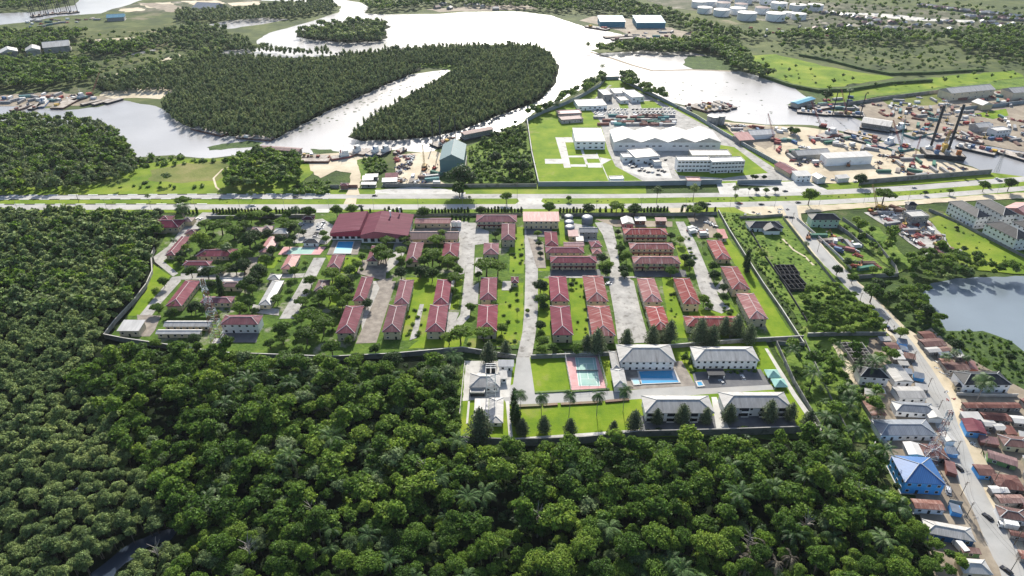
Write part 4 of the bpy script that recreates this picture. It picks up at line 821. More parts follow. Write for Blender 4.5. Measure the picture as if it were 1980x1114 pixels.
V('small rusty roof behind the grey tin stall', (1822, 680), (1841, 678), (1815, 671), rm='rust_roof')
V('slate blue roof among the rusty roofs right of the street', (1823, 692), (1845, 690), (1815, 682), rm='slate_roof', roof='shed')
V('pale roof at the edge of the reeds', (1850, 691), (1868, 691), (1843, 681), rm='pale_roof', roof='shed')
V('bright rust roof behind the street palm', (1822, 702), (1845, 701), (1818, 693), rm='rust_roof')
V('long dark rusty roof above the big charcoal roofed villa', (1832, 715), (1880, 717), (1822, 700), rm='dark_rust_roof')
V('big white villa with wide charcoal hip roof by the tall palm', (1865, 744), (1961, 748), (1845, 718), ze=6, roof='hip', rm='charcoal_roof', wm='white_wall', pitch=.5, caps=True)
V('small charcoal gabled porch house left of the big villa', (1847, 747), (1864, 749), (1842, 738), ze=3.5, roof='hip', rm='charcoal_roof', wm='cream_wall', pitch=.6)
V('rusty roof with a bleached tin stripe at the forest edge', (1685, 803), (1716, 803), (1673, 769), roof='gabley')
V('slate hip roof with white gable beside the street', (1733.6, 795), (1813, 800), (1722, 775), ze=4, roof='hip', rm='slate_roof', wm='white_wall', pitch=.35, caps=True, wings=(('wing', 8, -3, 7, 8, 3.6, 'gabley', 'white_wall', 'pale_roof'),))
V('long blue grey hip roof with a paler right half', (1703.5, 842), (1816, 846), (1686, 811), ze=4, roof='hip', rm='slate_roof', wm='white_wall', pitch=.35, caps=True, wings=(('wing', 18, -6, 5, 6, 3.6, 'gabley', 'white_wall', 'pale_roof'),))
V('white gabled tin roof between the blue house and the mast', (1757, 879), (1788, 882), (1745, 854), ze=3.5, roof='gabley', rm='pale_roof', wm='grey_wall')
V('rusty hip roof at the foot of the street mast', (1789, 884), (1836, 888), (1777, 857), ze=3.5, roof='hip', rm='dark_rust_roof', caps=True)
V('bright blue two storey house with blue hip roof', (1750, 933), (1830, 938), (1722, 880), ze=7, roof='hip', rm='blue_roof', wm='blue_wall', pitch=.45, caps=True, win='nl')
V('patchwork rusty roofed house below the blue house', (1770, 983), (1829, 987), (1765, 964), ze=3.5, rm='rust_roof', wm='white_wall')
V('large grey hip roof with pink ridge beside the lower street', (1791, 1030), (1887, 1048), (1781, 1003), ze=4, roof='hip', rm='grey_roof', wm='blue_hull', pitch=.4, caps=True)
V('small green walled stall with striped rusty roof', (1861, 1068), (1899, 1072), (1859, 1057), rm='rust_roof', wm='green_wall', roof='shed')
V('white and grey pyramid roof at the bottom edge', (1863, 1108), (1921, 1112), (1844, 1078), ze=3.8, roof='hip', rm='pale_roof', wm='cream_wall', pitch=.5, caps=True)
V('long dark rust roof across the street from the pale tin houses', (1868, 789), (1982, 794), (1867, 778), rm='dark_rust_roof')
V('bleached tin shack first in the scrap row', (1866, 811), (1903, 812), (1865, 797), rm='pale_roof', roof='shed')
V('dark rusty shack behind the scrap row', (1905, 812), (1958, 815), (1905, 797), rm='dark_rust_roof')
V('red gabled shop with white awning on the street corner', (1870, 834), (1910, 840), (1880, 812), ze=4, roof='gabley', rm='red_roof', wm='blue_wall', pitch=.3)
V('pale tin roof right of the red shop', (1905, 824), (1930, 826), (1900, 811), rm='pale_roof')
V('grey tin roof behind the pale tin roof', (1927, 832), (1950, 833), (1920, 818), rm='grey_roof')
V('rusty roof right of the grey tin roof', (1948, 840), (1970, 842), (1940, 823), rm='dark_rust_roof')
V('white roof at the right edge above the rusty roofs', (1962, 818), (1990, 820), (1958, 803), rm='pale_roof')
V('large rust brown hip roof at the right edge', (1942, 862), (2000, 868), (1954, 842), ze=3.8, roof='hip', rm='dark_rust_roof', wm='cream_wall', caps=True, pitch=.3)
V('green walled long house with plum roof', (1910, 885), (1968, 903), (1920, 872), rm='brown_roof', wm='green_wall')
V('rusty stall with blue wall near the street', (1894, 919), (1928, 921), (1896, 898), rm='dark_rust_roof', wm='blue_wall')
V('broad rust roof right of the blue walled stall', (1930, 944), (1985, 950), (1940, 917), rm='dark_rust_roof', roof='hip', pitch=.3)
V('white tin roofed shop with sand yard in front', (1920, 953), (1954, 953), (1923, 939), rm='pale_roof')
V('patched white and rust roof below the white shop', (1935, 973), (1990, 976), (1932, 956), rm='rust_roof')
V('red brown hip roof with white wall by the grass patch', (1934, 1000), (1990, 1010), (1935, 978), ze=3.6, roof='hip', rm='dark_rust_roof', wm='white_wall', caps=True, pitch=.35)
V('long rusty roof behind the parked white truck', (1955, 1035), (2010, 1045), (1950, 1024), rm='dark_rust_roof')
V('rusty roof in the lower right corner of the street', (1975, 1080), (2030, 1090), (1965, 1062), rm='rust_roof')
for (u, v), m_, lb in zip(((1990, 790), (2010, 860), (2030, 930), (2040, 990), (2060, 1060)), ('dark_rust_roof', 'grey_roof', 'rust_roof', 'dark_rust_roof', 'grey_roof'), ('rusty roof beyond the long dark rust roof', 'grey roof beyond the large rust brown hip', 'bleached rust roof beyond the broad rust roof', 'dark rusty roof beyond the red brown hip', 'grey roof beyond the bottom street bend')):
    V(lb, (u, v), (u+50, v+2), (u+5, v-20), rm=m_)
# roofless shells: rooms of bare walls
def shell(label, A, B, Cc, h, nx, ny, m, name='unfinished_house'):
    cen, w_, d_, rz = rect(A, B, Cc, h); r = thing(name, label, 'house shell', cen, rz); mb = MB(); t = .3
    for i in range(nx+1): mb = MB(); mb.box(-w_/2+i*w_/nx, 0, 0, t, d_, h+.01*(i % 2)); mb.build('wall', m, r)
    for j in range(ny+1): mb = MB(); mb.box(0, -d_/2+j*d_/ny, 0, w_-t-.01, t, h-.3-.1*(j % 3)); mb.build('wall', m, r)
    return r
shell('blackened roofless shell of rooms on the wild lot, upper one', (1510, 529), (1546, 528), (1500, 511), 3, 4, 3, 'soot_block')
shell('blackened roofless shell of rooms on the wild lot, lower one', (1530, 558), (1566, 556), (1514, 531), 3, 4, 3, 'soot_block')
shell('roofless grey block building with many small rooms beside the palms', (1655, 704), (1697, 703), (1629, 661), 3.4, 4, 7, 'raw_block')
# ================================================================== AUTOMATIC PLACE WORDS FOR REPEATS
LM = [((710, 435), 'the huge maroon hall'), ((665, 480), 'the turquoise pool'), ((400, 600), 'the red and white mast'), ((605, 450), 'the hall car park'), ((320, 430), 'the winged corner house'),
 ((245, 630), 'the corner tin store'), ((585, 486), 'the sports court'), ((520, 448), 'the beige villas'), ((540, 570), 'the slanting lane'), ((725, 600), 'the brown paved lane'), ((905, 520), 'the middle lane'),
 ((1025, 540), 'the straight street'), ((1215, 600), 'the cracked concrete court'), ((1365, 540), 'the right hand lane'), ((1112, 535), 'the shaded asphalt yard'), ((960, 422), 'the long cream block'), ((1100, 430), 'the grey silos'),
 ((1250, 480), 'the three balcony blocks'), ((1380, 625), 'the long bright red block'), ((1130, 730), 'the tennis court'), ((1270, 735), 'the blue pool'), ((1060, 735), 'the small square lawn'), ((1110, 815), 'the long lower lawn'),
 ((950, 740), 'the steel water tower'), ((1310, 800), 'the left forest facing block'), ((1455, 795), 'the right forest facing block'), ((1410, 730), 'the shaded car park'), ((1500, 740), 'the green shade tents'),
 ((880, 305), 'the green boat shed'), ((1020, 390), 'the highway junction'), ((300, 385), 'the striped kerb'), ((680, 370), 'the boatyard track'), ((1130, 300), 'the helipads'), ((1290, 265), 'the four gabled warehouse'), ((1375, 320), 'the three storey office'),
 ((1230, 235), 'the container rows'), ((1645, 300), 'the sand yard workshop'), ((1825, 290), 'the jack-up rig'), ((1693, 237), 'the grey roofed barge'), ((1550, 200), 'the blue boathouse'), ((1880, 180), 'the long beige warehouse'), ((1940, 220), 'the port lawn'),
 ((1780, 415), 'the unfinished grey block'), ((1900, 420), 'the white apartment blocks'), ((1600, 430), 'the mint green house'), ((1485, 435), 'the charcoal bungalow'), ((1535, 535), 'the blackened shells'), ((1640, 490), 'the works yard'),
 ((1690, 570), 'the upper side road'), ((1770, 690), 'the side road bend'), ((1905, 730), 'the big white villa'), ((1790, 905), 'the bright blue house'), ((1830, 830), 'the street mast'), ((1665, 680), 'the roofless grey block'), ((1840, 1030), 'the large grey hip roof'),
 ((1900, 830), 'the red corner shop'), ((1950, 1000), 'the lower street bend'), ((1850, 600), 'the pond'), ((1380, 210), 'the moored barge row'), ((1490, 30), 'the white tank farm'), ((1200, 175), 'the tip of the base'), ((1230, 45), 'the blue shipbuilding sheds'),
 ((150, 200), 'the far left wharf'), ((400, 255), 'the mangrove shore barge'), ((90, 95), 'the far left factory roofs'), ((660, 290), 'the red ship'), ((1450, 275), 'the silver tanks'), ((110, 25), 'the far left river rigs'), ((1565, 375), 'the round median tree'), ((1900, 360), 'the right end of the highway'), ((500, 330), 'the dense riverside grove'), ((1880, 30), 'the far right houses')]
AUTO = []
def auto(o, desc, u, v, cat, group):
    o['category'] = cat; o['group'] = group; AUTO.append((o, desc, u, v)); return o
def finish_labels():
    bins = {}
    for o, desc, u, v in AUTO:
        k = min(range(len(LM)), key=lambda i: (LM[i][0][0]-u)**2+((LM[i][0][1]-v)*1.4)**2); (lu, lv), nm = LM[k]
        du, dv = u-lu, v-lv
        if math.hypot(du, dv) < 14: d = 'beside'
        elif abs(du) > 2.2*abs(dv): d = 'right of' if du > 0 else 'left of'
        elif abs(dv) > 2.2*abs(du): d = 'in front of' if dv > 0 else 'behind'
        else: d = ('in front, ' if dv > 0 else 'behind, ') + ('right of' if du > 0 else 'left of')
        bins.setdefault((desc, d, nm), []).append((math.hypot(du, dv), o))
    ordn = ['nearest', 'second nearest', 'third nearest', 'fourth nearest', 'fifth nearest', 'sixth nearest', 'seventh nearest', 'eighth nearest', 'ninth nearest', 'tenth nearest', 'eleventh nearest', 'twelfth nearest', 'thirteenth nearest', 'fourteenth nearest', 'fifteenth nearest', 'sixteenth nearest', 'seventeenth nearest', 'eighteenth nearest', 'nineteenth nearest', 'twentieth nearest']
    for (desc, d, nm), L in bins.items():
        L.sort(key=lambda t: t[0])
        for i, (_, o) in enumerate(L):
            s = f"{desc} {d} {nm}"
            if len(L) > 1: s += ', ' + (ordn[i] if i < 20 else 'farther out')
            o['label'] = s
def HT(u, v0, vt, ut=None):
    p = P(u, v0); b = (vt-557)/FPX; return CH - (SP+b*CP)/(CP-b*SP)*p.y
# ================================================================== WALLS AND FENCES
W = wall_run
W('boundary_wall', 'dark grey boundary wall along the lower side of the red roofed compound', [(205, 655), (240, 662), (430, 690), (640, 698), (760, 692), (895, 680), (998, 696)], 3.2, .3, 'perimeter_wall', cap='concrete')
W('boundary_wall', 'grey boundary wall between the white club and the pines', [(1026, 696), (1180, 690), (1300, 675), (1440, 664), (1552, 658)], 3.2, .3, 'perimeter_wall', cap='concrete')
W('boundary_wall', 'grey boundary wall running down the right side of the red roofed compound', [(1388, 412), (1410, 452), (1440, 500), (1475, 555), (1510, 605), (1542, 655), (1552, 670)], 3.0, .3, 'perimeter_wall', cap='concrete')
W('boundary_wall', 'pale boundary wall winding between the left woods and the compound', [(203, 654), (225, 625), (262, 585), (285, 555), (296, 530), (294, 500), (300, 485)], 2.8, .3, 'perimeter_wall', cap='concrete')
W('boundary_wall', 'boundary wall behind the cypress hedge, right half', [(1085, 420), (1200, 419), (1300, 419), (1386, 417)], 3.2, .3, 'perimeter_wall', cap='reed')
W('boundary_wall', 'boundary wall behind the cypress hedge, middle part', [(790, 420), (1008, 418)], 2.8, .3, 'perimeter_wall', cap='reed')
W('boundary_wall', 'boundary wall behind the cypress hedge, left part', [(400, 424), (500, 423), (610, 421)], 2.8, .3, 'perimeter_wall', cap='concrete')
W('boundary_wall', 'high dark wall of the white compound facing the forest', [(893, 858), (1000, 862), (1130, 857), (1240, 846), (1400, 842), (1583, 836)], 4.2, .35, 'perimeter_wall', cap='grey_wall')
W('boundary_wall', 'wall down the right side of the white compound', [(1555, 672), (1500, 668), (1535, 745), (1583, 828)], 3.2, .3, 'perimeter_wall')
W('boundary_wall', 'low pale wall on the left side of the white compound', [(899, 702), (893, 760), (886, 838)], 1.6, .3, 'concrete')
W('boundary_wall', 'blue grey ribbed front wall of the base beside the highway', [(1040, 361), (1200, 360), (1272, 359), (1395, 356)], 4.2, .4, 'blue_perimeter', cap='concrete')
W('boundary_wall', 'blue grey wall of the base right of its gate', [(1425, 356), (1510, 355)], 3.6, .4, 'blue_perimeter', cap='concrete')
W('boundary_wall', 'blue grey wall along the left flank of the base', [(1041, 359), (1028, 300), (1019, 236), (1050, 220), (1090, 205), (1130, 186), (1160, 168), (1170, 155), (1196, 154)], 4.0, .5, 'blue_perimeter', cap='concrete')
W('boundary_wall', 'grey wall between the base and the sand yard', [(1200, 156), (1240, 176), (1290, 200), (1345, 228), (1400, 262), (1470, 302), (1560, 352)], 3.6, .4, 'blue_perimeter', cap='concrete')
W('boundary_wall', 'grey wall below the sand yard with a bright verge', [(1660, 358), (1740, 351), (1840, 343), (1915, 337)], 4.5, .4, 'perimeter_wall', cap='grey_wall')
W('boundary_wall', 'dark wall in front of the wild riverside lot', [(745, 362), (860, 362), (910, 363), (1038, 362)], 3.2, .4, 'perimeter_wall')
W('boundary_wall', 'dark wall beside the boatyard lodge', [(630, 364), (656, 364)], 3, .4, 'perimeter_wall'); W('boundary_wall', 'dark red boatyard gate wall', [(673, 364), (692, 364)], 3, .4, 'brick')
W('boundary_wall', 'long dark wall behind the far port grass', [(1560, 210), (1640, 204), (1720, 192), (1830, 178)], 4, .5, 'perimeter_wall')
W('boundary_wall', 'blue grey wall above the port lawn', [(1855, 214), (1930, 207), (2060, 190)], 4, .5, 'blue_perimeter')
W('boundary_wall', 'thin wall along the lawn side of the side road', [(1514, 425), (1560, 484), (1610, 545), (1680, 612), (1708, 640)], 2.4, .3, 'perimeter_wall', cap='reed')
W('boundary_wall', 'pale panelled wall between side road and works yard', [(1540, 425), (1575, 455), (1618, 495), (1645, 522)], 2.2, .3, 'concrete')
W('boundary_wall', 'dark wall under the charcoal bungalow lot', [(1430, 424), (1474, 422), (1512, 419)], 2.6, .3, 'perimeter_wall')
W('boundary_wall', 'black mossy wall beside the blackened shells', [(1448, 444), (1480, 500), (1508, 540), (1545, 600), (1560, 625)], 2.0, .3, 'soot_block')
W('boundary_wall', 'long wall across the shrubs below the blackened shells', [(1560, 652), (1640, 650), (1712, 650)], 2.8, .3, 'perimeter_wall', cap='concrete')
W('boundary_wall', 'mossy wall between the green lot and the scrap yard', [(1628, 426), (1690, 470), (1730, 520), (1735, 535), (1640, 540)], 2.8, .3, 'perimeter_wall')
W('boundary_wall', 'dark wall between the works yard and the green lot', [(1585, 418), (1640, 455), (1668, 480)], 2.8, .3, 'perimeter_wall')
W('boundary_wall', 'wall along the apartment blocks and the bright lot', [(1795, 408), (1850, 432), (1900, 458), (1990, 505)], 2.4, .3, 'perimeter_wall')
W('boundary_wall', 'white wall in front of the big villa', [(1848, 765), (1900, 768), (1966, 768)], 2.2, .3, 'concrete')
W('boundary_wall', 'stained wall along the forest edge behind the shanty houses', [(1663, 768), (1680, 805), (1700, 850), (1722, 872)], 2.4, .3, 'concrete')
W('boundary_wall', 'thin wall crossing the near shrubs', [(1555, 660), (1600, 760), (1640, 840)], 1.6, .3, 'perimeter_wall')
W('boundary_wall', 'broken wall in the near jungle left of the blue house', [(1690, 860), (1688, 900), (1692, 930)], 2.2, .3, 'concrete')
W('boundary_wall', 'retaining wall between the blue house and the patchwork roof', [(1832, 975), (1858, 980)], 3, .3, 'grey_wall')
W('field_dyke', 'dark dyke hedge round the far bright field', [(1470, 148), (1530, 168), (1580, 178), (1640, 176), (1720, 163), (1800, 158)], 3.5, 5, 'reed', cat='hedge')
W('field_dyke', 'dark dyke hedge across the far bushland', [(1545, 108), (1600, 118), (1670, 136), (1720, 145), (1800, 143), (1900, 137)], 3, 4, 'reed', cat='hedge')
# red hedge by the long lawn
for i, (a, b) in enumerate((((1002, 789), (1046, 787)), ((1050, 787), (1078, 785)), ((1084, 785), (1164, 781)), ((1170, 780), (1216, 776)))):
    W('hedge', ['first', 'second', 'third', 'fourth'][i]+' piece from the left of the clipped red hedge on the long lower lawn', [a, b], 1.5, 1.6, 'hedge_leaf', cat='hedge', group='clipped red hedge pieces')
W('hedge', 'clipped yellow hedge strip under the small square lawn', [(1034, 762), (1104, 758)], 1.2, 1.2, 'bush_leaf', cat='hedge'); W('hedge', 'clipped hedge strip under the tennis court', [(1106, 760), (1178, 755)], 1.2, 1.2, 'bush_leaf', cat='hedge')
W('hedge', 'clipped bright hedge above the long grey quarters', [(328, 617), (425, 616)], 1.6, 1.8, 'bush_leaf', cat='hedge')
# ================================================================== POOLS, TENNIS COURT, TENTS
def pool(label, px, deep, split=None):
    r = thing('swimming_pool', label, 'pool', P(*px[0])); o0 = P(*px[0]); pts = [P(*p)-o0 for p in px]; cen = sum(pts, Vector())/len(pts)
    rim = MB(); out = [p+(p-cen).normalized()*1.1 for p in pts]
    for i in range(len(pts)):
        j = (i+1) % len(pts); q = [out[i], out[j], pts[j], pts[i]]; rim.loft([[(p.x, p.y, .9) for p in q], [(p.x, p.y, 1.12) for p in q]])
    rim.build('rim', 'concrete', r)
    if split:
        a, b = pts[3].lerp(pts[0], split), pts[2].lerp(pts[1], split); s = MB(); s.face([(p.x, p.y, 1.02) for p in (pts[3], pts[2], b, a)]); s.build('shallow_water', 'pool_shallow', r)
        s = MB(); s.face([(p.x, p.y, 1.02) for p in (a, b, pts[1], pts[0])]); s.build('deep_water', deep, r)
    else: s = MB(); s.face([(p.x, p.y, 1.02) for p in pts[::-1]]); s.build('pool_water', deep, r)
    return r
pool('turquoise swimming pool in front of the huge maroon hall', [(655, 470), (684, 470), (678, 492), (646, 492)], 'pool_water', .45)
pool('deep blue swimming pool in front of the white club block', [(1235, 721), (1301, 719), (1312, 742), (1241, 745)], 'pool_water')
pool('small pale blue paddling pool left of the deep blue pool', [(1221, 736), (1233, 735.5), (1237, 745), (1226, 746)], 'pool_shallow')
pool('small teal tank at the corner of the shaded car park', [(1347, 742), (1355, 741), (1359, 748), (1350, 749)], 'pool_water')
tc = thing('tennis_court', 'pink and green tennis court inside a tall pale fence', 'tennis court', P(1105, 757)); o0 = P(1105, 757)
pw = lambda u, v, z: (P(u, v)-o0).xy.to_tuple()+(z,)
def tface(nm, px, z, m): b = MB(); b.face([pw(*p, z) for p in px]); b.build(nm, m, tc)
tface('court_surround', [(1105, 757), (1172, 753), (1155, 692), (1093, 694)], 1.0, 'court_pink')
cl, cr_ = P(1119, 749)-o0, P(1155, 747)-o0; cx0, cx1, cy0, cy1 = cl.x, cl.x+10.97, cl.y, cl.y+23.8
b = MB(); b.face([(cx0, cy0, 1.01), (cx1, cy0, 1.01), (cx1, cy1, 1.01), (cx0, cy1, 1.01)]); b.build('playing_surface', 'court_green', tc)
b = MB()
for x in (cx0, cx0+1.37, cx1-1.37, cx1): b.box(x, (cy0+cy1)/2, 1.012, .16, 23.8, .01)
for y in (cy0, cy1): b.box((cx0+cx1)/2, y, 1.03, 10.97, .16, .01)
for y in (cy0+5.5, cy1-5.5): b.box((cx0+cx1)/2, y, 1.03, 8.2, .16, .01)
b.box((cx0+cx1)/2, (cy0+cy1)/2, 1.045, .16, 12.8, .01); b.build('court_lines', 'white_paint', tc)
b = MB(); b.box((cx0+cx1)/2, (cy0+cy1)/2, 1.06, 12, .06, .95); b.build('net', 'dull_metal', tc)
corn = [Vector(pw(u, v, 0)) for u, v in ((1104, 758), (1173, 754), (1156, 691), (1092, 693))]; b = MB(); k = 0
for i in range(4):
    a, c = corn[i], corn[(i+1) % 4]; n = int((c-a).length//4)
    for j in range(n): p = a.lerp(c, j/n); b.tube(p, p+Vector((0, 0, 4.2)), .07, n=4)
    for z in (1.2, 2.8, 4.2): b.tube(a+Vector((0, 0, z)), c+Vector((0, 0, z)), .05, n=4)
b.build('fence_frame', 'white_paint', tc)
def tent(u, v, label):
    p = P(u, v); r = thing('shade_tent', label, 'shade tent', p, group='green shade tents'); b = MB(); s = 3.5
    e = [(-s, -s, 2.6), (s, -s, 2.6), (s, s, 2.6), (-s, s, 2.6)]
    for i in range(4): b.face([e[i], e[(i+1) % 4], (0, 0, 4.8)])
    b.face(e[::-1]); b.build('canopy', 'shade_net', r)
    for x in (-s+.2, s-.2):
        for y in (-s+.2, s-.2): c = MB(); c.tube((x, y, 0), (x, y, 2.6), .08, n=5); c.build('post', 'white_paint', r)
tent(1492, 730, 'sea green pyramid shade tent, upper of the two'); tent(1505, 748, 'sea green pyramid shade tent, lower of the two')
# ================================================================== MASTS, POLES, LAMPS
def lattice(b, p0, p1, w0, w1, n, r=.09, m0=0, m1=1, skip=0):
    p0, p1 = Vector(p0), Vector(p1); ax = (p1-p0).normalized(); x = ax.cross(Vector((0, 1, 0)))
    if x.length < .1: x = ax.cross(Vector((1, 0, 0)))
    x.normalize(); y = ax.cross(x)
    ring = lambda k: [p0.lerp(p1, k/n)+(x*sx+y*sy)*((w0+(w1-w0)*k/n)/2) for sx, sy in ((-1, -1), (1, -1), (1, 1), (-1, 1))]
    for k in range(n):
        A, B2 = ring(k), ring(k+1); m = m0 if (k//2) % 2 == 0 else m1
        for i in range(4):
            j = (i+1) % 4; b.tube(A[i], B2[i], r, n=4, m=m, caps=False); b.tube(A[i], B2[j] if k % 2 else B2[i-1], r*.6, n=3, m=m, caps=False); b.tube(B2[i], B2[j], r*.6, n=3, m=m, caps=False)
def mast(label, u, v, vt, w0, name='radio_mast', mats=('red_paint', 'white_paint'), dishes=6, r=.14):
    h = HT(u, v, vt); t = thing(name, label, 'mast', P(u, v)); b = MB(); lattice(b, (0, 0, 0), (0, 0, h), w0, 1.2, 22, r); b.build('lattice', list(mats), t)
    b = MB(); b.box(0, 0, .01, w0+1.5, w0+1.5, .5); b.build('footing', 'concrete', t); q = random.Random(u)
    for i in range(dishes):
        z = h*q.uniform(.72, .97); a = q.uniform(0, 6.28); c = MB(); d = Vector((math.cos(a), math.sin(a), 0)); c.tube(d*1.2+Vector((0, 0, z)), d*1.7+Vector((0, 0, z)), .55, .7, n=9); c.build('dish', 'white_paint', t)
    for i in range(6):
        a = i*1.05; c = MB(); c.box(math.cos(a)*1.3, math.sin(a)*1.3, h-2.6, .35, .2, 2.4, rot=a); c.build('panel_antenna', 'white_paint', t)
mast('tall red and white lattice mast at the compound edge', 425, 664, 540, 7)
mast('red and white lattice mast standing beside the street', 1795, 893, 795, 4.6)
wt = thing('water_tower', 'tall white steel lattice water tower in the lower compound', 'water tower', P(950, 764)); h = HT(950, 764, 708); b = MB(); lattice(b, (0, 0, 0), (0, 0, h-3), 4.4, 4.2, 7, .13, 0, 0); b.build('lattice', ['white_paint'], wt)
b = MB(); b.box(0, 0, h-3, 5.4, 5.4, .3); b.build('platform', 'dull_metal', wt)
for x in (-1.3, 1.3):
    for y in (-1.3, 1.3): b = MB(); b.tube((x, y, h-2.7), (x, y, h-.4), 1.0, n=10); b.tube((x, y, h-.4), (x, y, h), 1.0, .4, n=10); b.build('tank', 'black_paint', wt)
b = MB()
for y in (-1.6, 0, 1.6): b.box(0, y, h+.1, 5.0, .35, .2)
b.build('top_beams', 'white_paint', wt)
# street lamps of the highway
lp = thing('street_lamp', 'x', 'street lamp'); b = MB(); b.tube((0, 0, 0), (0, 0, 9.5), .13, .08, n=6); b.build('pole', 'dull_metal', lp)
b = MB(); b.tube((0, -.0, 9.4), (0, -1.8, 9.9), .06, n=4); b.tube((0, 0, 9.4), (0, 1.8, 9.9), .06, n=4); b.build('arm', 'dull_metal', lp)
b = MB(); b.box(0, -2.1, 9.85, .3, .7, .14); b.box(0, 2.1, 9.85, .3, .7, .14); b.build('lamp_head', 'white_paint', lp)
first = True
for u in list(range(35, 1985, 86)):
    v = np.interp(u, [-100, 1200, 1450, 1580, 1700, 1780, 1880, 2080], [406, 405, 402, 398, 392, 387, 379, 362])+.8
    if 1500 < u < 1560: continue
    o = lp if first else dup(lp); first = False; o.location = P(u, v); o.rotation_euler.z = R(90 if u % 2 else 88); auto(o, 'thin grey street lamp', u, v, 'street lamp', 'street lamps along the highway')
# utility poles with wires along the side road
up = thing('utility_pole', 'x', 'utility pole'); b = MB(); b.tube((0, 0, 0), (0, 0, 9), .16, .1, n=6); b.build('pole', 'bark', up)
b = MB(); b.box(0, 0, 8.3, 2.2, .14, .14); b.box(0, 0, 7.4, 1.8, .12, .12); b.build('crossarm', 'bark', up); b = MB()
for x in (-.95, 0, .95): b.tube((x, 0, 8.44), (x, 0, 8.7), .07, n=5)
b.build('insulator', 'white_paint', up); first = True; prev = None
for u, v in ((1531, 432), (1580, 488), (1660, 590), (1711, 640), (1762, 705), (1791, 757), (1811, 800), (1845, 880), (1857, 960), (1868, 1000), (1953, 1106), (1918, 940), (1896, 878), (1960, 1055)):
    o = up if first else dup(up); first = False; o.location = P(u, v); o.rotation_euler.z = R(15); auto(o, 'leaning utility pole with crossarms', u, v, 'utility pole', 'utility poles along the side road')
    p = P(u, v)
    if prev is not None and (p-prev).length < 75:
        c = thing('overhead_wire', 'x', 'wire', prev); b = MB()
        for dx in (-.9, .9):
            for k in range(6):
                f = lambda t: (p-prev)*t+Vector((dx, 0, 8.6-4*t*(1-t)*1.1)); b.tube(f(k/6), f((k+1)/6), .035, n=3, caps=False)
        b.build('cable', 'black_paint', c); auto(c, 'sagging pair of overhead wires', (u+5), v-20, 'wire', 'overhead wires along the side road')
    prev = p
for u, v, vt in ((1926, 335, 290), (1000, 392, 352)):
    t = thing('power_pylon' if u > 1500 else 'tall_pole', 'thin lattice power pylon at the river mouth' if u > 1500 else 'x', 'pylon', P(u, v)); h = HT(u, v, vt)
    if u > 1500:
        b = MB(); lattice(b, (0, 0, 0), (0, 0, h), 3, .6, 12, .08, 0, 0); b.build('lattice', ['dull_metal'], t); b = MB()
        for z in (.7, .85): b.box(0, 0, h*z, 7, .2, .2)
        b.build('crossarm', 'dull_metal', t)
    else: t['label'] = 'dark wooden pole in the highway junction'; t['category'] = 'pole'; b = MB(); b.tube((0, 0, 0), (0, 0, h), .16, .1, n=6); b.build('pole', 'bark', t); b = MB(); b.box(0, 0, h-.6, 2, .14, .14); b.build('crossarm', 'bark', t)
# ================================================================== VEHICLES
def car(body, name='car'):
    t = thing(name, 'x', 'car'); b = MB(); L, W_ = 4.5, 1.8
    prof = [(-2.25, .35), (-2.25, .85), (-2.1, .95), (2.15, .9), (2.25, .7), (2.25, .35)]
    ring = lambda y: [(x, y, z) for x, z in prof]
    b.loft([ring(-W_/2), ring(W_/2)]); b.build('body', body, t)
    c = MB(); c.loft([[(-1.9, -.82, .92), (1.15, -.82, .92), (1.15, .82, .92), (-1.9, .82, .92)], [(-1.45, -.66, 1.42), (.45, -.66, 1.42), (.45, .66, 1.42), (-1.45, .66, 1.42)]]); cb = c.build('windows', 'glass', t)
    c = MB(); c.loft([[(-1.46, -.67, 1.424), (.46, -.67, 1.424), (.46, .67, 1.424), (-1.46, .67, 1.424)], [(-1.35, -.6, 1.49), (.36, -.6, 1.49), (.36, .6, 1.49), (-1.35, .6, 1.49)]]); c.build('roof', body, t)
    for x in (-1.4, 1.4):
        for y in (-.86, .86): w2 = MB(); w2.tube((x, y-.1, .33), (x, y+.1, .33), .33, n=10); w2.build('wheel', 'rubber', t)
    return t
CARS = {k: (car(m), k) for k, m in (('white car', 'white_paint'), ('silver car', 'silver_car'), ('black car', 'black_car'), ('dark red car', 'maroon_paint'), ('blue car', 'blue_paint'))}
used = set()
def place(protos, key, u, v, ang, cat, group, z=0):
    pr = protos[key][0]
    if (id(protos), key) in used: o = dup(pr)
    else: o = pr; used.add((id(protos), key))
    o.location = P(u, v, 0)+Vector((0, 0, z)); o.rotation_euler.z = R(ang); return auto(o, key, u, v, cat, group)
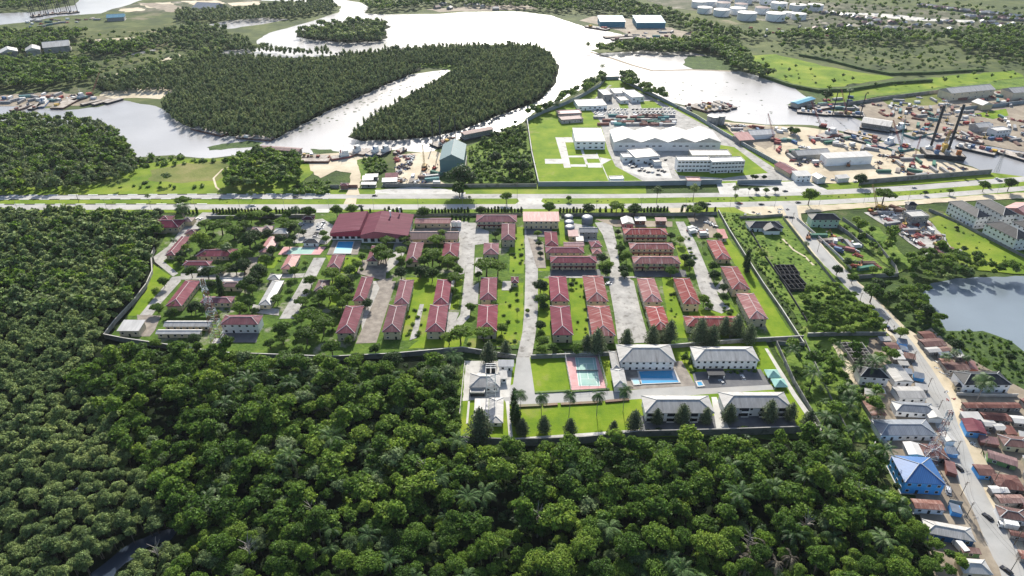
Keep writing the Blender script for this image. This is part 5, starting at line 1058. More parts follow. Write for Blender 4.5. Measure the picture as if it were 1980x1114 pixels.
cs = [('white car', 618, 435, 5), ('white car', 622, 439, 5), ('silver car', 621, 443, 5), ('white car', 617, 438.5, 5), ('silver car', 627, 432, 0), ('white car', 624, 437, 0), ('white car', 620, 442, 0), ('silver car', 617, 445, 0), ('black car', 614, 452, 0), ('black car', 611, 456, 0), ('silver car', 610, 459, 0),
 ('white car', 583, 434, 40), ('silver car', 586, 437, 20), ('black car', 525, 434, 30), ('white car', 367, 429, 10), ('white car', 381, 425, 80), ('white car', 389, 425, 80), ('black car', 572, 382, 0), ('black car', 725, 379.5, 0), ('black car', 698, 399.5, 0), ('silver car', 490, 399.5, 0),
 ('black car', 1325, 398.5, 0), ('black car', 1369, 396, 5), ('dark red car', 1430, 395, 5), ('black car', 1472, 396.5, 0), ('black car', 1543, 393, 5), ('silver car', 1767, 364.5, 8), ('white car', 1927, 347, 10), ('black car', 1933, 351, 10), ('silver car', 1610, 349, 0), ('silver car', 1654, 353, 10), ('black car', 1518, 371, 5),
 ('silver car', 1179, 548, 10), ('white car', 1177, 551, 5), ('white car', 1370, 598, 5), ('silver car', 1395, 741, 110), ('silver car', 1436, 732, 95), ('black car', 1853, 907, 105), ('black car', 1909, 1002, 112), ('black car', 1945, 1105, 118), ('white car', 1832, 949, 60), ('silver car', 1834, 953, 60), ('black car', 1724, 642, 120), ('blue car', 1713, 633, 120),
 ('black car', 1287, 310, 60), ('silver car', 1372, 286, 10), ('black car', 1220, 314, 60), ('black car', 1226, 318, 60), ('black car', 1230, 323, 60), ('black car', 1237, 331, 20), ('black car', 1246, 331, 70), ('black car', 1254, 334, 20), ('black car', 1223, 325, 10), ('black car', 1249, 316, 70), ('black car', 1256, 319, 70), ('black car', 1260, 323, 70), ('black car', 1273, 330, 60), ('black car', 1280, 331, 60), ('black car', 1285, 333, 60), ('black car', 1273, 339, 0),
 ('silver car', 1217, 321, 60), ('silver car', 1241, 327, 60), ('white car', 1262, 334, 60), ('silver car', 1588, 424, 50), ('black car', 1521, 421, 0), ('black car', 1530, 422, 0), ('black car', 1500, 748, 100), ('black car', 1488, 735, 100)]
for k, u, v, a in cs: place(CARS, k, u, v, a, 'car', 'cars parked and driving')
rc = random.Random(12)
for row, (va, vb) in enumerate(((213.5, 211), (218.5, 217), (221.5, 220))):
    for i in range(21):
        u = 1148+i*7.6+row*2
        if 1214 < u < 1222: continue
        place(CARS, rc.choice(['white car', 'silver car', 'black car', 'white car']), u, va+(vb-va)*i/21, rc.choice([60, 65, 240]), 'car', 'cars parked in rows on the base')
def truck(boxm, cabm='white_paint', L=7, H=2.6):
    t = thing('truck', 'x', 'truck'); b = MB(); b.box(-L*.14, 0, 1.0, L*.72, 2.4, H, 0); b.build('cargo_box', boxm, t); b = MB(); b.box(L*.36, 0, .6, L*.2, 2.2, 2.0, 0, taper=.86); b.build('cab', cabm, t)
    b = MB(); b.box(L*.36+L*.095, 0, 1.6, .1, 1.8, .7); b.build('windscreen', 'glass', t.children[-1]); b = MB(); b.box(0, 0, .55, L*.95, 1.0, .3); b.build('chassis', 'black_paint', t)
    for x in (-L*.33, -L*.18, L*.36):
        for y in (-1.05, 1.05): c = MB(); c.tube((x, y-.14, .5), (x, y+.14, .5), .5, n=10); c.build('wheel', 'rubber', t)
    return t
TR = {'white box truck': (truck('white_paint'), 0), 'brown flatbed truck': (truck('brick', H=.9), 0), 'blue container truck': (truck('blue_paint', 'blue_paint'), 0)}
for k, u, v, a in (('white box truck', 1361, 457, 5), ('brown flatbed truck', 1360, 450, 5), ('white box truck', 1336, 446, 30), ('white box truck', 1340, 452, 20), ('white box truck', 1945, 1021, 165), ('blue container truck', 1621, 488, -40), ('white box truck', 1613, 470, 75), ('white box truck', 1656, 480, 10), ('white box truck', 1852, 1062, 100), ('brown flatbed truck', 1640, 470, -45), ('brown flatbed truck', 1790, 505, -30)):
    place(TR, k, u, v, a, 'truck', 'trucks')
# ================================================================== CONTAINERS, SCRAP, CRANES, TANKS
def container(m, L=12.2):
    b = MB(); b.box(0, 0, .15, L, 2.44, 2.6); 
    for x in (-L/2, L/2):
        for y in (-1.22, 1.22): b.box(x, y, 0, .2, .2, 2.82, m=1)
    o = b.build('shipping_container', [m, 'dull_metal']); return o
CT = {n+' container': (container(m, L), 0) for n, m, L in (('brown', 'brick', 12.2), ('green', 'green_paint', 12.2), ('teal', 'teal_paint', 12.2), ('red', 'red_paint', 6.1), ('white', 'white_paint', 6.1), ('blue', 'blue_paint', 6.1), ('grey', 'dull_metal', 12.2), ('dark rusty', 'rust_hull', 6.1))}
def pick(r, d): return r.choice(sorted(d))
r5 = random.Random(21)
for row, (v0, n, u0, st) in enumerate(((226, 11, 1160, 13.5), (229.5, 10, 1158, 14), (235, 9, 1175, 15), (239, 10, 1172, 14.5), (243, 9, 1165, 16))):
    for i in range(n):
        if r5.random() < .82: place(CT, r5.choice(['brown container', 'green container', 'teal container', 'grey container', 'dark rusty container', 'brown container', 'white container', 'grey container']), u0+i*st+r5.uniform(-2, 2), v0+r5.uniform(-.4, .4), r5.choice([0, 2, 178, 3]), 'container', 'container rows of the base')
def excavator(m):
    t = thing('excavator', 'x', 'excavator'); b = MB()
    for y in (-1.2, 1.2): b.box(0, y, 0, 4, .6, .9)
    b.build('tracks', 'rubber', t); b = MB(); b.box(-.3, 0, .95, 3.2, 2.6, 1.2); b.build('body', m, t); b = MB(); b.box(.9, .8, 2.15, 1.3, 1.0, 1.1); b.build('cab', 'glass', t)
    b = MB(); b.tube((1, -.3, 1.8), (3.6, -.3, 5), .28, .22, n=5); b.tube((3.6, -.3, 5), (6, -.3, 2.6), .2, .16, n=5); b.build('boom', m, t); b = MB(); b.box(6, -.3, 1.5, .9, 1, 1.1); b.build('bucket', 'dull_metal', t); return t
def crane(m, L=26, el=58):
    t = thing('crawler_crane', 'x', 'crane'); b = MB()
    for y in (-2, 2): b.box(0, y, 0, 7, 1, 1.3)
    b.build('tracks', 'rubber', t); b = MB(); b.box(-1, 0, 1.4, 6, 3.6, 2.2); b.build('house', m, t); b = MB(); a = R(el); tip = Vector((2+L*math.cos(a), 0, 2+L*math.sin(a))); lattice(b, (2, 0, 2), tip, 1.4, .8, 12, .1, 0, 0); b.build('boom', [m], t)
    b = MB(); b.tube(tip, (tip.x, 0, 4), .06, n=3); b.tube(tip, (-3, 0, 5.5), .06, n=3); b.tube((-3, 0, 5.5), (-1.5, 0, 3.6), .12, n=4); b.build('cable', 'black_paint', t); return t
def scrap(seed, mats=('rust_hull', 'dull_metal', 'red_paint')):
    q = random.Random(seed); b = MB()
    for i in range(14):
        k = q.random()
        if k < .5: b.box(q.uniform(-2.5, 2.5), q.uniform(-2, 2), 0, q.uniform(.6, 2.6), q.uniform(.5, 1.6), q.uniform(.4, 1.9), m=q.randrange(3), rot=q.uniform(0, 3))
        else: x, y = q.uniform(-2.5, 2.5), q.uniform(-2, 2); a = q.uniform(0, 3.1); L = q.uniform(1, 3); z = q.uniform(.3, 1.2); b.tube((x-L*math.cos(a), y-L*math.sin(a), z), (x+L*math.cos(a), y+L*math.sin(a), z+q.uniform(-.3, .8)), q.uniform(.12, .5), n=7, m=q.randrange(3))
    return b.build('scrap_heap', list(mats))
def pipes(m, n=5):
    b = MB()
    for k in range(2):
        for i in range(n-k): b.tube((-6, (i-n/2+k*.5)*.9, .45+k*.78), (6, (i-n/2+k*.5)*.9, .45+k*.78), .42, n=8)
    return b.build('pipe_stack', m)
SC = {'heap of rusty machine parts': (scrap(1), 0), 'heap of grey scrap': (scrap(2, ('dull_metal', 'black_paint', 'white_paint')), 0), 'heap of red and white gear': (scrap(3, ('red_paint', 'white_paint', 'dull_metal')), 0), 'heap of dark scrap': (scrap(4, ('dark_hull', 'rust_hull', 'blue_paint')), 0)}
PI_ = {'stack of rusty pipes': (pipes('rust_hull'), 0), 'stack of pale pipes': (pipes('deck'), 0)}
EX = {'orange excavator': (excavator('orange_paint'), 0), 'red excavator': (excavator('red_paint'), 0), 'yellow excavator': (excavator('yellow_paint'), 0)}
CN = {'red crawler crane': (crane('red_paint'), 0), 'teal crawler crane': (crane('teal_paint', 30, 50), 0), 'yellow crawler crane': (crane('yellow_paint', 18, 65), 0)}
def inpoly(x, y, poly):
    c = False; n = len(poly)
    for i in range(n):
        x1, y1 = poly[i]; x2, y2 = poly[i-1]
        if (y1 > y) != (y2 > y) and x < (x2-x1)*(y-y1)/(y2-y1)+x1: c = not c
    return c
def scatter(poly, n, table, seed, group, mind=5, sc=1):
    q = random.Random(seed); us = [p[0] for p in poly]; vs = [p[1] for p in poly]; got = []; t = 0
    while len(got) < n and t < n*60:
        t += 1; u, v = q.uniform(min(us), max(us)), q.uniform(min(vs), max(vs))
        if not inpoly(u, v, poly) or any((abs(u-a) < mind and abs(v-b) < mind*.45) for a, b in got): continue
        got.append((u, v)); d, k, cat = q.choice(table); o = place(d, k, u, v, q.choice([0, 15, 60, 90, 150, q.uniform(0, 180)]), cat, group); o.scale = (sc, sc, sc)
S_ = lambda k: (SC, k, 'scrap heap')
ANY = [S_(k) for k in SC]*2+[(CT, 'white container', 'container'), (CT, 'grey container', 'container')]*2+[(CT, k, 'container') for k in CT]+[(PI_, k, 'pipe stack') for k in PI_]
scatter([(1480, 262), (1560, 258), (1600, 285), (1560, 295), (1590, 320), (1560, 330), (1500, 300)], 26, ANY+[(EX, 'red excavator', 'excavator')]*2, 1, 'gear stored in the sand yard', 8)
scatter([(1400, 242), (1470, 246), (1540, 252), (1480, 262), (1430, 258)], 16, ANY, 2, 'gear stored by the silver tanks', 9)
scatter([(1700, 290), (1800, 308), (1890, 332), (1760, 345), (1710, 340), (1690, 315)], 26, ANY+[(EX, 'orange excavator', 'excavator')], 3, 'gear stored at the right of the sand yard', 10)
scatter([(1620, 262), (1690, 280), (1700, 292), (1640, 290), (1590, 275)], 18, ANY, 4, 'gear stored along the quay', 8)
scatter([(1680, 205), (1760, 190), (1830, 190), (1850, 212), (1790, 222), (1700, 222)], 34, ANY, 5, 'gear stored on the far bank', 8)
scatter([(1700, 225), (1860, 216), (1990, 235), (1990, 285), (1900, 272), (1800, 250), (1720, 244)], 75, ANY+[(EX, 'yellow excavator', 'excavator')], 6, 'stores and containers of the far port', 7)
scatter([(1540, 196), (1660, 188), (1700, 196), (1660, 212), (1600, 214)], 14, ANY, 7, 'gear stored behind the blue boathouse', 9)
scatter([(1850, 190), (1980, 175), (1985, 205), (1880, 205)], 22, ANY, 8, 'gear stored by the beige warehouses', 9)
scatter([(1680, 408), (1740, 402), (1810, 450), (1850, 492), (1790, 490), (1720, 440)], 44, [S_('heap of rusty machine parts'), S_('heap of grey scrap'), S_('heap of rusty machine parts'), (PI_, 'stack of rusty pipes', 'pipe stack'), (CT, 'dark rusty container', 'container'), (CT, 'grey container', 'container'), (CT, 'white container', 'container')]+[(EX, 'orange excavator', 'excavator'), (EX, 'yellow excavator', 'excavator')], 9, 'scrap of the roadside yard', 9)
scatter([(1560, 440), (1600, 450), (1660, 480), (1700, 520), (1650, 525), (1600, 478)], 16, ANY+[(EX, 'orange excavator', 'excavator')], 10, 'machines in the works yard', 10)
scatter([(765, 305), (800, 300), (790, 330), (770, 345)], 16, [S_(k) for k in SC], 11, 'machine parts in the boatyard', 6)
scatter([(800, 340), (850, 335), (848, 358), (745, 358)], 14, ANY+[(EX, 'orange excavator', 'excavator')], 12, 'gear beside the green boat shed', 9)
scatter([(1330, 438), (1380, 430), (1385, 445), (1335, 452)], 5, [S_('heap of grey scrap'), S_('heap of rusty machine parts')], 13, 'scrap behind the right lane', 9)
scatter([(1290, 62), (1360, 74), (1380, 80), (1240, 76), (1200, 60)], 14, ANY, 14, 'gear below the blue sheds', 10)
scatter([(0, 190), (100, 183), (180, 188), (190, 194), (90, 198), (0, 202)], 26, ANY, 15, 'gear on the far left wharf', 10)
scatter([(40, 42), (180, 34), (190, 40), (60, 55)], 20, ANY, 16, 'gear of the far left shipyard', 10)
scatter([(1240, 60), (1700, 50), (1700, 70), (1560, 76), (1300, 66)], 30, ANY, 17, 'gear below the tank farm', 12)
scatter([(1470, 408), (1530, 404), (1520, 415), (1440, 416)], 7, [S_('heap of grey scrap'), S_('heap of dark scrap')], 18, 'stalls at the side road corner', 9, .5)
for k, u, v, a in (('red crawler crane', 1500, 275, 120), ('red crawler crane', 1763, 322, 60), ('yellow crawler crane', 821, 325, 100), ('red crawler crane', 1745, 288, 130), ('teal crawler crane', 1740, 294, 70), ('red crawler crane', 1590, 246, 150), ('teal crawler crane', 1790, 252, 20), ('red crawler crane', 1640, 222, 120), ('red crawler crane', 175, 185, 30), ('yellow crawler crane', 1700, 405, 140)):
    place(CN, k, u, v, a, 'crane', 'crawler cranes')
for u, v, k in ((1640, 322, 'orange excavator'), (1700, 330, 'red excavator'), (1610, 460, 'orange excavator'), (820, 330, 'orange excavator'), (840, 327, 'red excavator'), (1562, 462, 'orange excavator')): place(EX, k, u, v, 40+u % 90, 'excavator', 'excavators')
def tank(m, capm, rr, h, label=None, name='storage_tank'):
    t = thing(name, 'x', 'tank'); b = MB(); b.tube((0, 0, 0), (0, 0, h), rr, n=40); b.build('shell', m, t); b = MB(); b.tube((0, 0, h+.01), (0, 0, h+rr*.08), rr*1.01, .3, n=40); b.build('roof', capm, t)
    b = MB(); b.tube((0, 0, h-.5), (0, 0, h-.3), rr+.25, n=40); b.build('wind_girder', 'dull_metal', t); b = MB()
    for k in range(14): a = -1.9+k*.05; a2 = a+.05; z, z2 = h*k/14, h*(k+1)/14; b.tube((math.cos(a)*(rr+.4), math.sin(a)*(rr+.4), z), (math.cos(a2)*(rr+.4), math.sin(a2)*(rr+.4), z2), .3, n=4)
    b.build('stair', 'dull_metal', t); return t
TK = {'big white storage tank': (tank('white_wall', 'pale_roof', 15, 11), 0), 'white storage tank with brown roof': (tank('white_wall', 'brown_roof', 13.5, 11), 0)}
for u, v, k, s in ((1443, 38, 0, 1.1), (1498, 39, 0, 1.08), (1394, 30, 0, .95), (1362, 25, 0, .9), (1425, 27, 0, .95), (1472, 26, 1, .95), (1432, 18, 1, .9), (1398, 16, 1, .95), (1352, 14, 0, 1), (1372, 12, 0, .9), (1505, 17, 0, 1), (1541, 21, 0, 1), (1575, 20, 0, .95), (1543, 37, 0, .85), (1523, 32, 0, .7), (1437, 6, 0, 1.1), (1483, 8, 0, 1), (1500, 4, 0, 1), (1400, 2, 0, 1), (1460, 1, 0, 1)):
    o = place(TK, sorted(TK)[k], u, v, 0, 'tank', 'tanks of the far tank farm'); o.scale = (s, s, s)
TS = {'small silver cylindrical tank': (tank('dull_metal', 'pale_roof', 4, 9), 0)}
for u, v in ((1373, 240), (1380, 242), (1393, 240)): place(TS, 'small silver cylindrical tank', u, v, 0, 'tank', 'silver tanks by the base')
def silo(label, u, v, rr, h):
    t = thing('silo', label, 'silo', P(u, v), group='grey domed silos'); b = MB(); b.tube((0, 0, 0), (0, 0, h), rr, n=28); b.build('drum', 'slate_roof', t, uv=True); b = MB()
    for k in range(4):
        z0, z1 = h+rr*.35*math.sin(k*.39), h+rr*.35*math.sin((k+1)*.39); b.tube((0, 0, z0+.01), (0, 0, z1), rr*1.02*math.cos(k*.39), max(.15, rr*1.02*math.cos((k+1)*.39)), n=28, caps=False)
    b.build('dome', 'slate_roof', t, uv=True); c = MB()
    for k in range(12):
        a = k*.5236; c.tube((rr*1.02*math.cos(a), rr*1.02*math.sin(a), h), (0, 0, h+rr*.37), .08, n=3)
    c.build('ribs', 'cap_grey', t)
silo('grey silo with domed roof, topmost of the left three', 1099, 430, 3.4, 5); silo('grey silo with domed roof, middle of the left three', 1100, 441, 3.5, 5); silo('grey silo with domed roof, lowest of the left three', 1101, 453, 3.6, 6); silo('wider grey silo with domed roof standing alone', 1135, 432, 4.2, 5)
for i, u in enumerate((878, 887)):
    t = thing('water_tank', ['left', 'right'][i]+' of two upright white water tanks behind the brown range', 'tank', P(u, 440), group='pair of white water tanks'); b = MB(); b.tube((0, 0, 1.5), (0, 0, 5), 2, n=20); b.build('drum', 'white_paint', t); b = MB(); b.tube((0, 0, 5.01), (0, 0, 5.8), 2.05, .4, n=20); b.build('lid', 'cap_white', t); b = MB(); b.tube((0, 0, 0), (0, 0, 1.49), 1.6, n=12); b.build('stand', 'brick', t)
# ================================================================== BOATS
def hull(b, L, Wd, h, bow=.25, m=0, sink=.5):
    pts = [(-L/2, -Wd/2), (L/2-L*bow, -Wd/2), (L/2, 0), (L/2-L*bow, Wd/2), (-L/2, Wd/2)] if bow > .08 else [(-L/2, -Wd/2), (L/2, -Wd/2), (L/2, Wd/2), (-L/2, Wd/2)]
    b.loft([[(x*.96, y*.88, -sink) for x, y in pts], [(x, y, h) for x, y in pts]], m)
    return pts
def barge(u0, v0, u1, v1, wd, hm, label, deckm='deck', cargo=0, roof=None, seed=1, tug=False, group='moored vessels', legs=0, hh=2.0, low=False):
    a, c = P(u0, v0), P(u1, v1); L = (c-a).length; cen = (a+c)/2; rz = math.atan2((c-a).y, (c-a).x)
    t = thing('tugboat' if tug else 'barge', label, 'tugboat' if tug else 'barge', cen, rz, group); q = random.Random(seed); b = MB()
    hull(b, L, wd, hh, .28 if tug else 0, sink=.4); b.build('hull', hm, t)
    b = MB(); pts = [(-L/2+.4, -wd/2+.4), (L/2-(L*.28 if tug else .4), -wd/2+.4), (L/2-.9, 0), (L/2-(L*.28 if tug else .4), wd/2-.4), (-L/2+.4, wd/2-.4)]
    b.loft([[(x, y, hh+.01) for x, y in pts], [(x, y, hh+.12) for x, y in pts]]); b.build('deck', deckm, t)
    if tug:
        b = MB(); b.box(L*.05, 0, hh+.13, L*.34, wd*.6, 2.6); b.box(L*.1, 0, hh+2.75, L*.2, wd*.5, 2.3); b.build('deckhouse', 'white_paint', t)
        b = MB(); b.box(L*.2+.02, 0, hh+3.9, .1, wd*.42, .7); b.build('wheelhouse_windows', 'glass', t)
        b = MB(); b.tube((-L*.08, 0, hh+2.7), (-L*.08, 0, hh+5.6), .7, .6, n=8); b.build('funnel', hm, t); b = MB(); b.tube((L*.08, 0, hh+5), (L*.08, 0, hh+10), .12, n=4); b.box(L*.08, 0, hh+8, .15, 2, .15); b.build('mast', 'white_paint', t)
    if cargo:
        for i in range(cargo):
            m = q.choice(['rust_hull', 'white_paint', 'dull_metal', 'yellow_paint', 'red_paint', 'blue_paint', 'brick', 'deck']); b = MB(); s = q.uniform(.06, .14)*L
            b.box(q.uniform(-.42, .42)*L, q.uniform(-.28, .28)*wd, hh+.13, s, q.uniform(.15, .35)*wd, q.uniform(.8, 3), rot=q.uniform(-.1, .1)); b.build('cargo', m, t)
    if roof:
        b = MB(); b.box(0, 0, hh+.13, L*.92, wd*.7, 4); b.build('deckhouse', 'grey_wall', t); b = MB()
        n = int(L//5)
        for i in range(n): put('window', WIN, t, (-L*.44+i*L*.88/max(1, n-1), -wd*.35, hh+2.5), 0)
        roof_geo(t, L*.97, wd*.85, hh+4.6, 'gable', roof, .2, cap=False)
    for i in range(legs):
        b = MB(); x, y = ((-.35, -.4), (.35, -.4), (0, .4), (-.35, .4))[i]; b.tube((x*L, y*wd, -1), (x*L, y*wd, 26), .5, n=7); b.build('spud_leg', 'dark_hull', t)
    return t
B = barge
B(24, 217, 62, 204, 9, 'rust_hull', 'low rusty barge at the left end of the far left wharf', cargo=4); B(60, 214, 82, 202, 8, 'dark_hull', 'small dark barge beside the blue white tug', cargo=2)
B(78, 210, 92, 194, 9, 'blue_hull', 'white and blue tug on the far left wharf', tug=True); B(110, 212, 150, 190, 16, 'rust_hull', 'wide pale decked barge with rusty sides', cargo=2, seed=3)
B(158, 205, 196, 196, 7, 'dark_hull', 'first of three low pale barges right of the wide barge'); B(180, 205, 215, 195, 7, 'dark_hull', 'second of three low pale barges right of the wide barge'); B(205, 202, 236, 193, 7, 'dark_hull', 'third of three low pale barges right of the wide barge')
B(140, 197, 172, 188, 8, 'dark_hull', 'dark workboat with blue roof behind the wide barge', tug=True, seed=9)
B(376, 249, 436, 263, 10, 'rust_hull', 'rusty pale decked barge moored at the mangrove shore, left one', cargo=2, seed=5); B(460, 266, 529, 271, 10, 'rust_hull', 'rusty barge moored at the mangrove shore, right one', cargo=1, seed=6)
B(504, 297, 585, 303, 11, 'dark_hull', 'long houseboat with a rust brown roof', roof='brown_roof'); B(584, 305, 636, 307, 9, 'rust_hull', 'rusty barge behind the red ship', cargo=5, seed=8); B(578, 313, 638, 313, 8, 'rust_hull', 'pale decked barge at the boatyard bank', cargo=0)
B(640, 309, 688, 301, 9, 'red_hull', 'red hulled ship with white deckhouse at the boatyard', tug=True); B(676, 303, 703, 290, 8, 'rust_hull', 'rusty tug behind the red ship', tug=True); B(696, 302, 716, 291, 8, 'rust_hull', 'pale decked barge between the tugs'); B(712, 303, 738, 292, 8, 'blue_hull', 'white and blue tug in the row at the boatyard', tug=True); B(730, 303, 758, 290, 8, 'dark_hull', 'dark hulled tug at the right end of the boatyard row', tug=True)
B(838, 285, 880, 272, 14, 'dark_hull', 'dark drilling barge with tall thin spuds behind the green shed', cargo=8, seed=11, legs=4); B(893, 271, 952, 259, 11, 'dark_hull', 'houseboat with a rust roof right of the green shed', roof='brown_roof')
B(765, 300, 782, 290, 7, 'rust_hull', 'rusty wreck on the sand beside the machine parts', cargo=3)
B(1134, 52, 1176, 59, 14, 'rust_hull', 'rusty barge at the far shipyard quay', cargo=4, seed=13); B(1168, 74, 1222, 70, 12, 'dark_hull', 'dark barge below the far shipyard, upper', cargo=1); B(1182, 78, 1240, 74, 10, 'rust_hull', 'rust barge below the far shipyard, lower', cargo=2)
for i, (x0, y0) in enumerate(((1328, 205), (1342, 204), (1353, 203), (1364, 203))): B(x0, y0, x0+44, y0+13, 8, 'dark_hull' if i % 2 else 'rust_hull', ['first', 'second', 'third', 'fourth'][i]+' barge from the left of the moored row on the lake', cargo=3, seed=20+i, group='moored barge row')
B(1384, 198, 1420, 212, 9, 'dark_hull', 'dark barge at the right end of the moored row', cargo=5, seed=30, group='moored barge row'); B(1374, 202, 1408, 215, 8, 'white_wall', 'pale barge in the moored row', cargo=2, seed=31, group='moored barge row')
B(1312, 209, 1335, 216, 7, 'rust_hull', 'brown workboat left of the moored row', cargo=2, seed=33)
B(1532, 211, 1568, 200, 12, 'dark_hull', 'floating boathouse with bright blue roof', roof='azure_roof'); B(1540, 217, 1600, 223, 11, 'dark_hull', 'dark barge in front of the blue boathouse', cargo=8, seed=35); B(1596, 222, 1672, 226, 10, 'dark_hull', 'dark barge with spuds right of the blue boathouse', cargo=9, seed=36, legs=3)
B(1575, 213, 1620, 205, 10, 'rust_hull', 'rusty pontoon behind the blue boathouse', cargo=6, seed=37)
B(1664, 243, 1722, 252, 26, 'dark_hull', 'broad barge carrying a grey double sloped roof', roof='grey_roof'); B(1722, 256, 1752, 248, 9, 'dark_hull', 'small tug beside the broad grey roofed barge', tug=True, seed=39); B(1756, 266, 1798, 256, 13, 'teal_paint', 'teal dredger on the far bank', cargo=9, seed=40); B(1800, 270, 1846, 262, 12, 'dull_metal', 'grey workboat right of the teal dredger', cargo=8, seed=41)
B(1850, 283, 1926, 300, 15, 'dark_hull', 'long black barge loaded with yellow and white gear', cargo=12, seed=42); B(1930, 294, 2010, 318, 13, 'dark_hull', 'long black barge cut by the right edge', cargo=6, seed=43); B(1850, 268, 1900, 278, 9, 'rust_hull', 'rust barge behind the long black barge', cargo=7, seed=44)
B(1586, 268, 1620, 256, 11, 'red_hull', 'red tug with white wheelhouse at the quay', tug=True, seed=45); B(1618, 262, 1696, 283, 9, 'dark_hull', 'long dark barge with red gear along the quay', cargo=8, seed=46); B(1634, 256, 1700, 272, 10, 'dark_hull', 'outer dark barge along the quay', cargo=5, seed=47)
B(1702, 287, 1730, 275, 9, 'blue_hull', 'blue tug right of the quay barges', tug=True, seed=48); B(1724, 293, 1758, 286, 12, 'teal_paint', 'teal crane pontoon at the quay', cargo=5, seed=49)
for i, (x0, y0) in enumerate(((60, 34), (85, 30), (110, 28), (130, 27))): B(x0, y0, x0+22, y0-3, 12, 'dark_hull', ['first', 'second', 'third', 'fourth'][i]+' dark rig pontoon with tall legs on the far left river', cargo=4, seed=60+i, legs=4, group='rig pontoons on the far left river')
# jack-up rig
t = thing('jack_up_rig', 'jack-up barge with two tall black legs and a yellow crane', 'rig', P(1820, 303), R(-12)); b = MB(); hull(b, 34, 20, 4.5, .0, sink=.5); b.build('hull', 'dark_hull', t); b = MB(); b.box(0, 0, 4.52, 32, 18, .15); b.build('deck', 'deck', t)
pa, pb = P(1795, 297)-P(1820, 303), P(1828, 306)-P(1820, 303); H1, H2 = HT(1795, 297, 204), HT(1828, 306, 202); inv = Matrix.Rotation(R(12), 3, 'Z')
for p, h in ((pa, H1), (pb, H2)): p = inv @ p; b = MB(); b.tube((p.x, p.y, -1), (p.x, p.y, h), 1.15, n=14); b.build('leg', 'dark_hull', t); b = MB(); b.box(p.x, p.y, 4.7, 3.6, 3.6, 3.2); b.build('jacking_house', 'white_paint', t)
b = MB(); b.tube((0, 0, 4.7), (0, 0, 9), 1.6, n=12); b.box(0, -.5, 9, 4, 6, 3.4); b.build('crane_base', 'yellow_paint', t); b = MB(); lattice(b, (0, 1, 11), (1.5, 3, 24), 2.2, 1.4, 8, .2, 0, 0); b.build('crane_boom', ['yellow_paint'], t)
for i, m in enumerate(('white_paint', 'blue_paint', 'red_paint', 'dull_metal', 'white_paint', 'orange_paint')): b = MB(); b.box(-12+i*4.6, -6 if i % 2 else 6, 4.7, 3.6, 2.6, 2.2+i % 3); b.build('deck_gear', m, t)
# small shacks filling the gaps of the roadside village
def shack(rm, wm, w_=6, d_=4.6, h=2.6):
    b = MB(); b.box(0, 0, 0, w_-.5, d_-.5, h, 0); q_ = [(-w_/2, -d_/2, h), (w_/2, -d_/2, h-.1), (w_/2, d_/2, h+.7), (-w_/2, d_/2, h+.8)]; b.loft([[(x, y, z-.08) for x, y, z in q_], q_], 1); return b.build('shack', [wm, rm], uv=True)
SK = {'small rusty tin shack': (shack('rust_roof', 'raw_block'), 0), 'small dark rusty shack': (shack('dark_rust_roof', 'raw_block', 7, 5), 0), 'small pale tin shack': (shack('pale_roof', 'cream_wall', 5, 4), 0), 'small grey tin shack': (shack('grey_roof', 'raw_block', 6, 4), 0), 'small brown tin shack': (shack('brown_roof', 'brick', 8, 4.4), 0), 'small slate shack': (shack('slate_roof', 'blue_wall', 5, 4.4), 0)}
q = random.Random(90); got = []
for poly, n in (([(1790, 650), (1850, 678), (1880, 715), (1840, 722), (1800, 690)], 16), ([(1872, 780), (1985, 785), (1990, 900), (1920, 880), (1885, 830)], 34), ([(1905, 885), (1990, 900), (2000, 1000), (1950, 985)], 26), ([(1960, 1030), (2010, 1030), (2040, 1110), (1998, 1095)], 14), ([(1710, 660), (1740, 662), (1790, 760), (1765, 765), (1740, 715)], 14), ([(1790, 870), (1840, 872), (1850, 930), (1835, 930)], 5), ([(1775, 990), (1850, 990), (1880, 1060), (1840, 1070)], 8), ([(1660, 740), (1720, 745), (1720, 765), (1680, 770)], 4)):
    us = [p[0] for p in poly]; vs = [p[1] for p in poly]; c = t = 0
    while c < n and t < 400:
        t += 1; u, v = q.uniform(min(us), max(us)), q.uniform(min(vs), max(vs)); p = P(u, v)
        if not inpoly(u, v, poly) or any((p-a).length < 6.5 for a in got) or any((p-a).length < max(w_, d_)*.5+2.6 for a, w_, d_ in BR): continue
        got.append(p); c += 1; place(SK, pick(q, SK), u, v, q.choice([-20, -15, 70, 75, -10]), 'shack', 'small shacks of the roadside village')
scatter([(1862, 780), (1990, 795), (1990, 900), (1935, 880)], 12, [S_('heap of rusty machine parts'), S_('heap of grey scrap'), S_('heap of red and white gear')], 41, 'junk heaps of the roadside village', 10, .4)
scatter([(1812, 745), (1838, 760), (1862, 800), (1890, 880), (1878, 870), (1850, 800)], 9, [S_('heap of rusty machine parts'), S_('heap of grey scrap')], 42, 'junk heaps along the street', 8, .35)
scatter([(1780, 645), (1800, 680), (1840, 730), (1835, 742), (1800, 700)], 6, [S_('heap of grey scrap')], 43, 'junk heaps along the street', 8, .35)
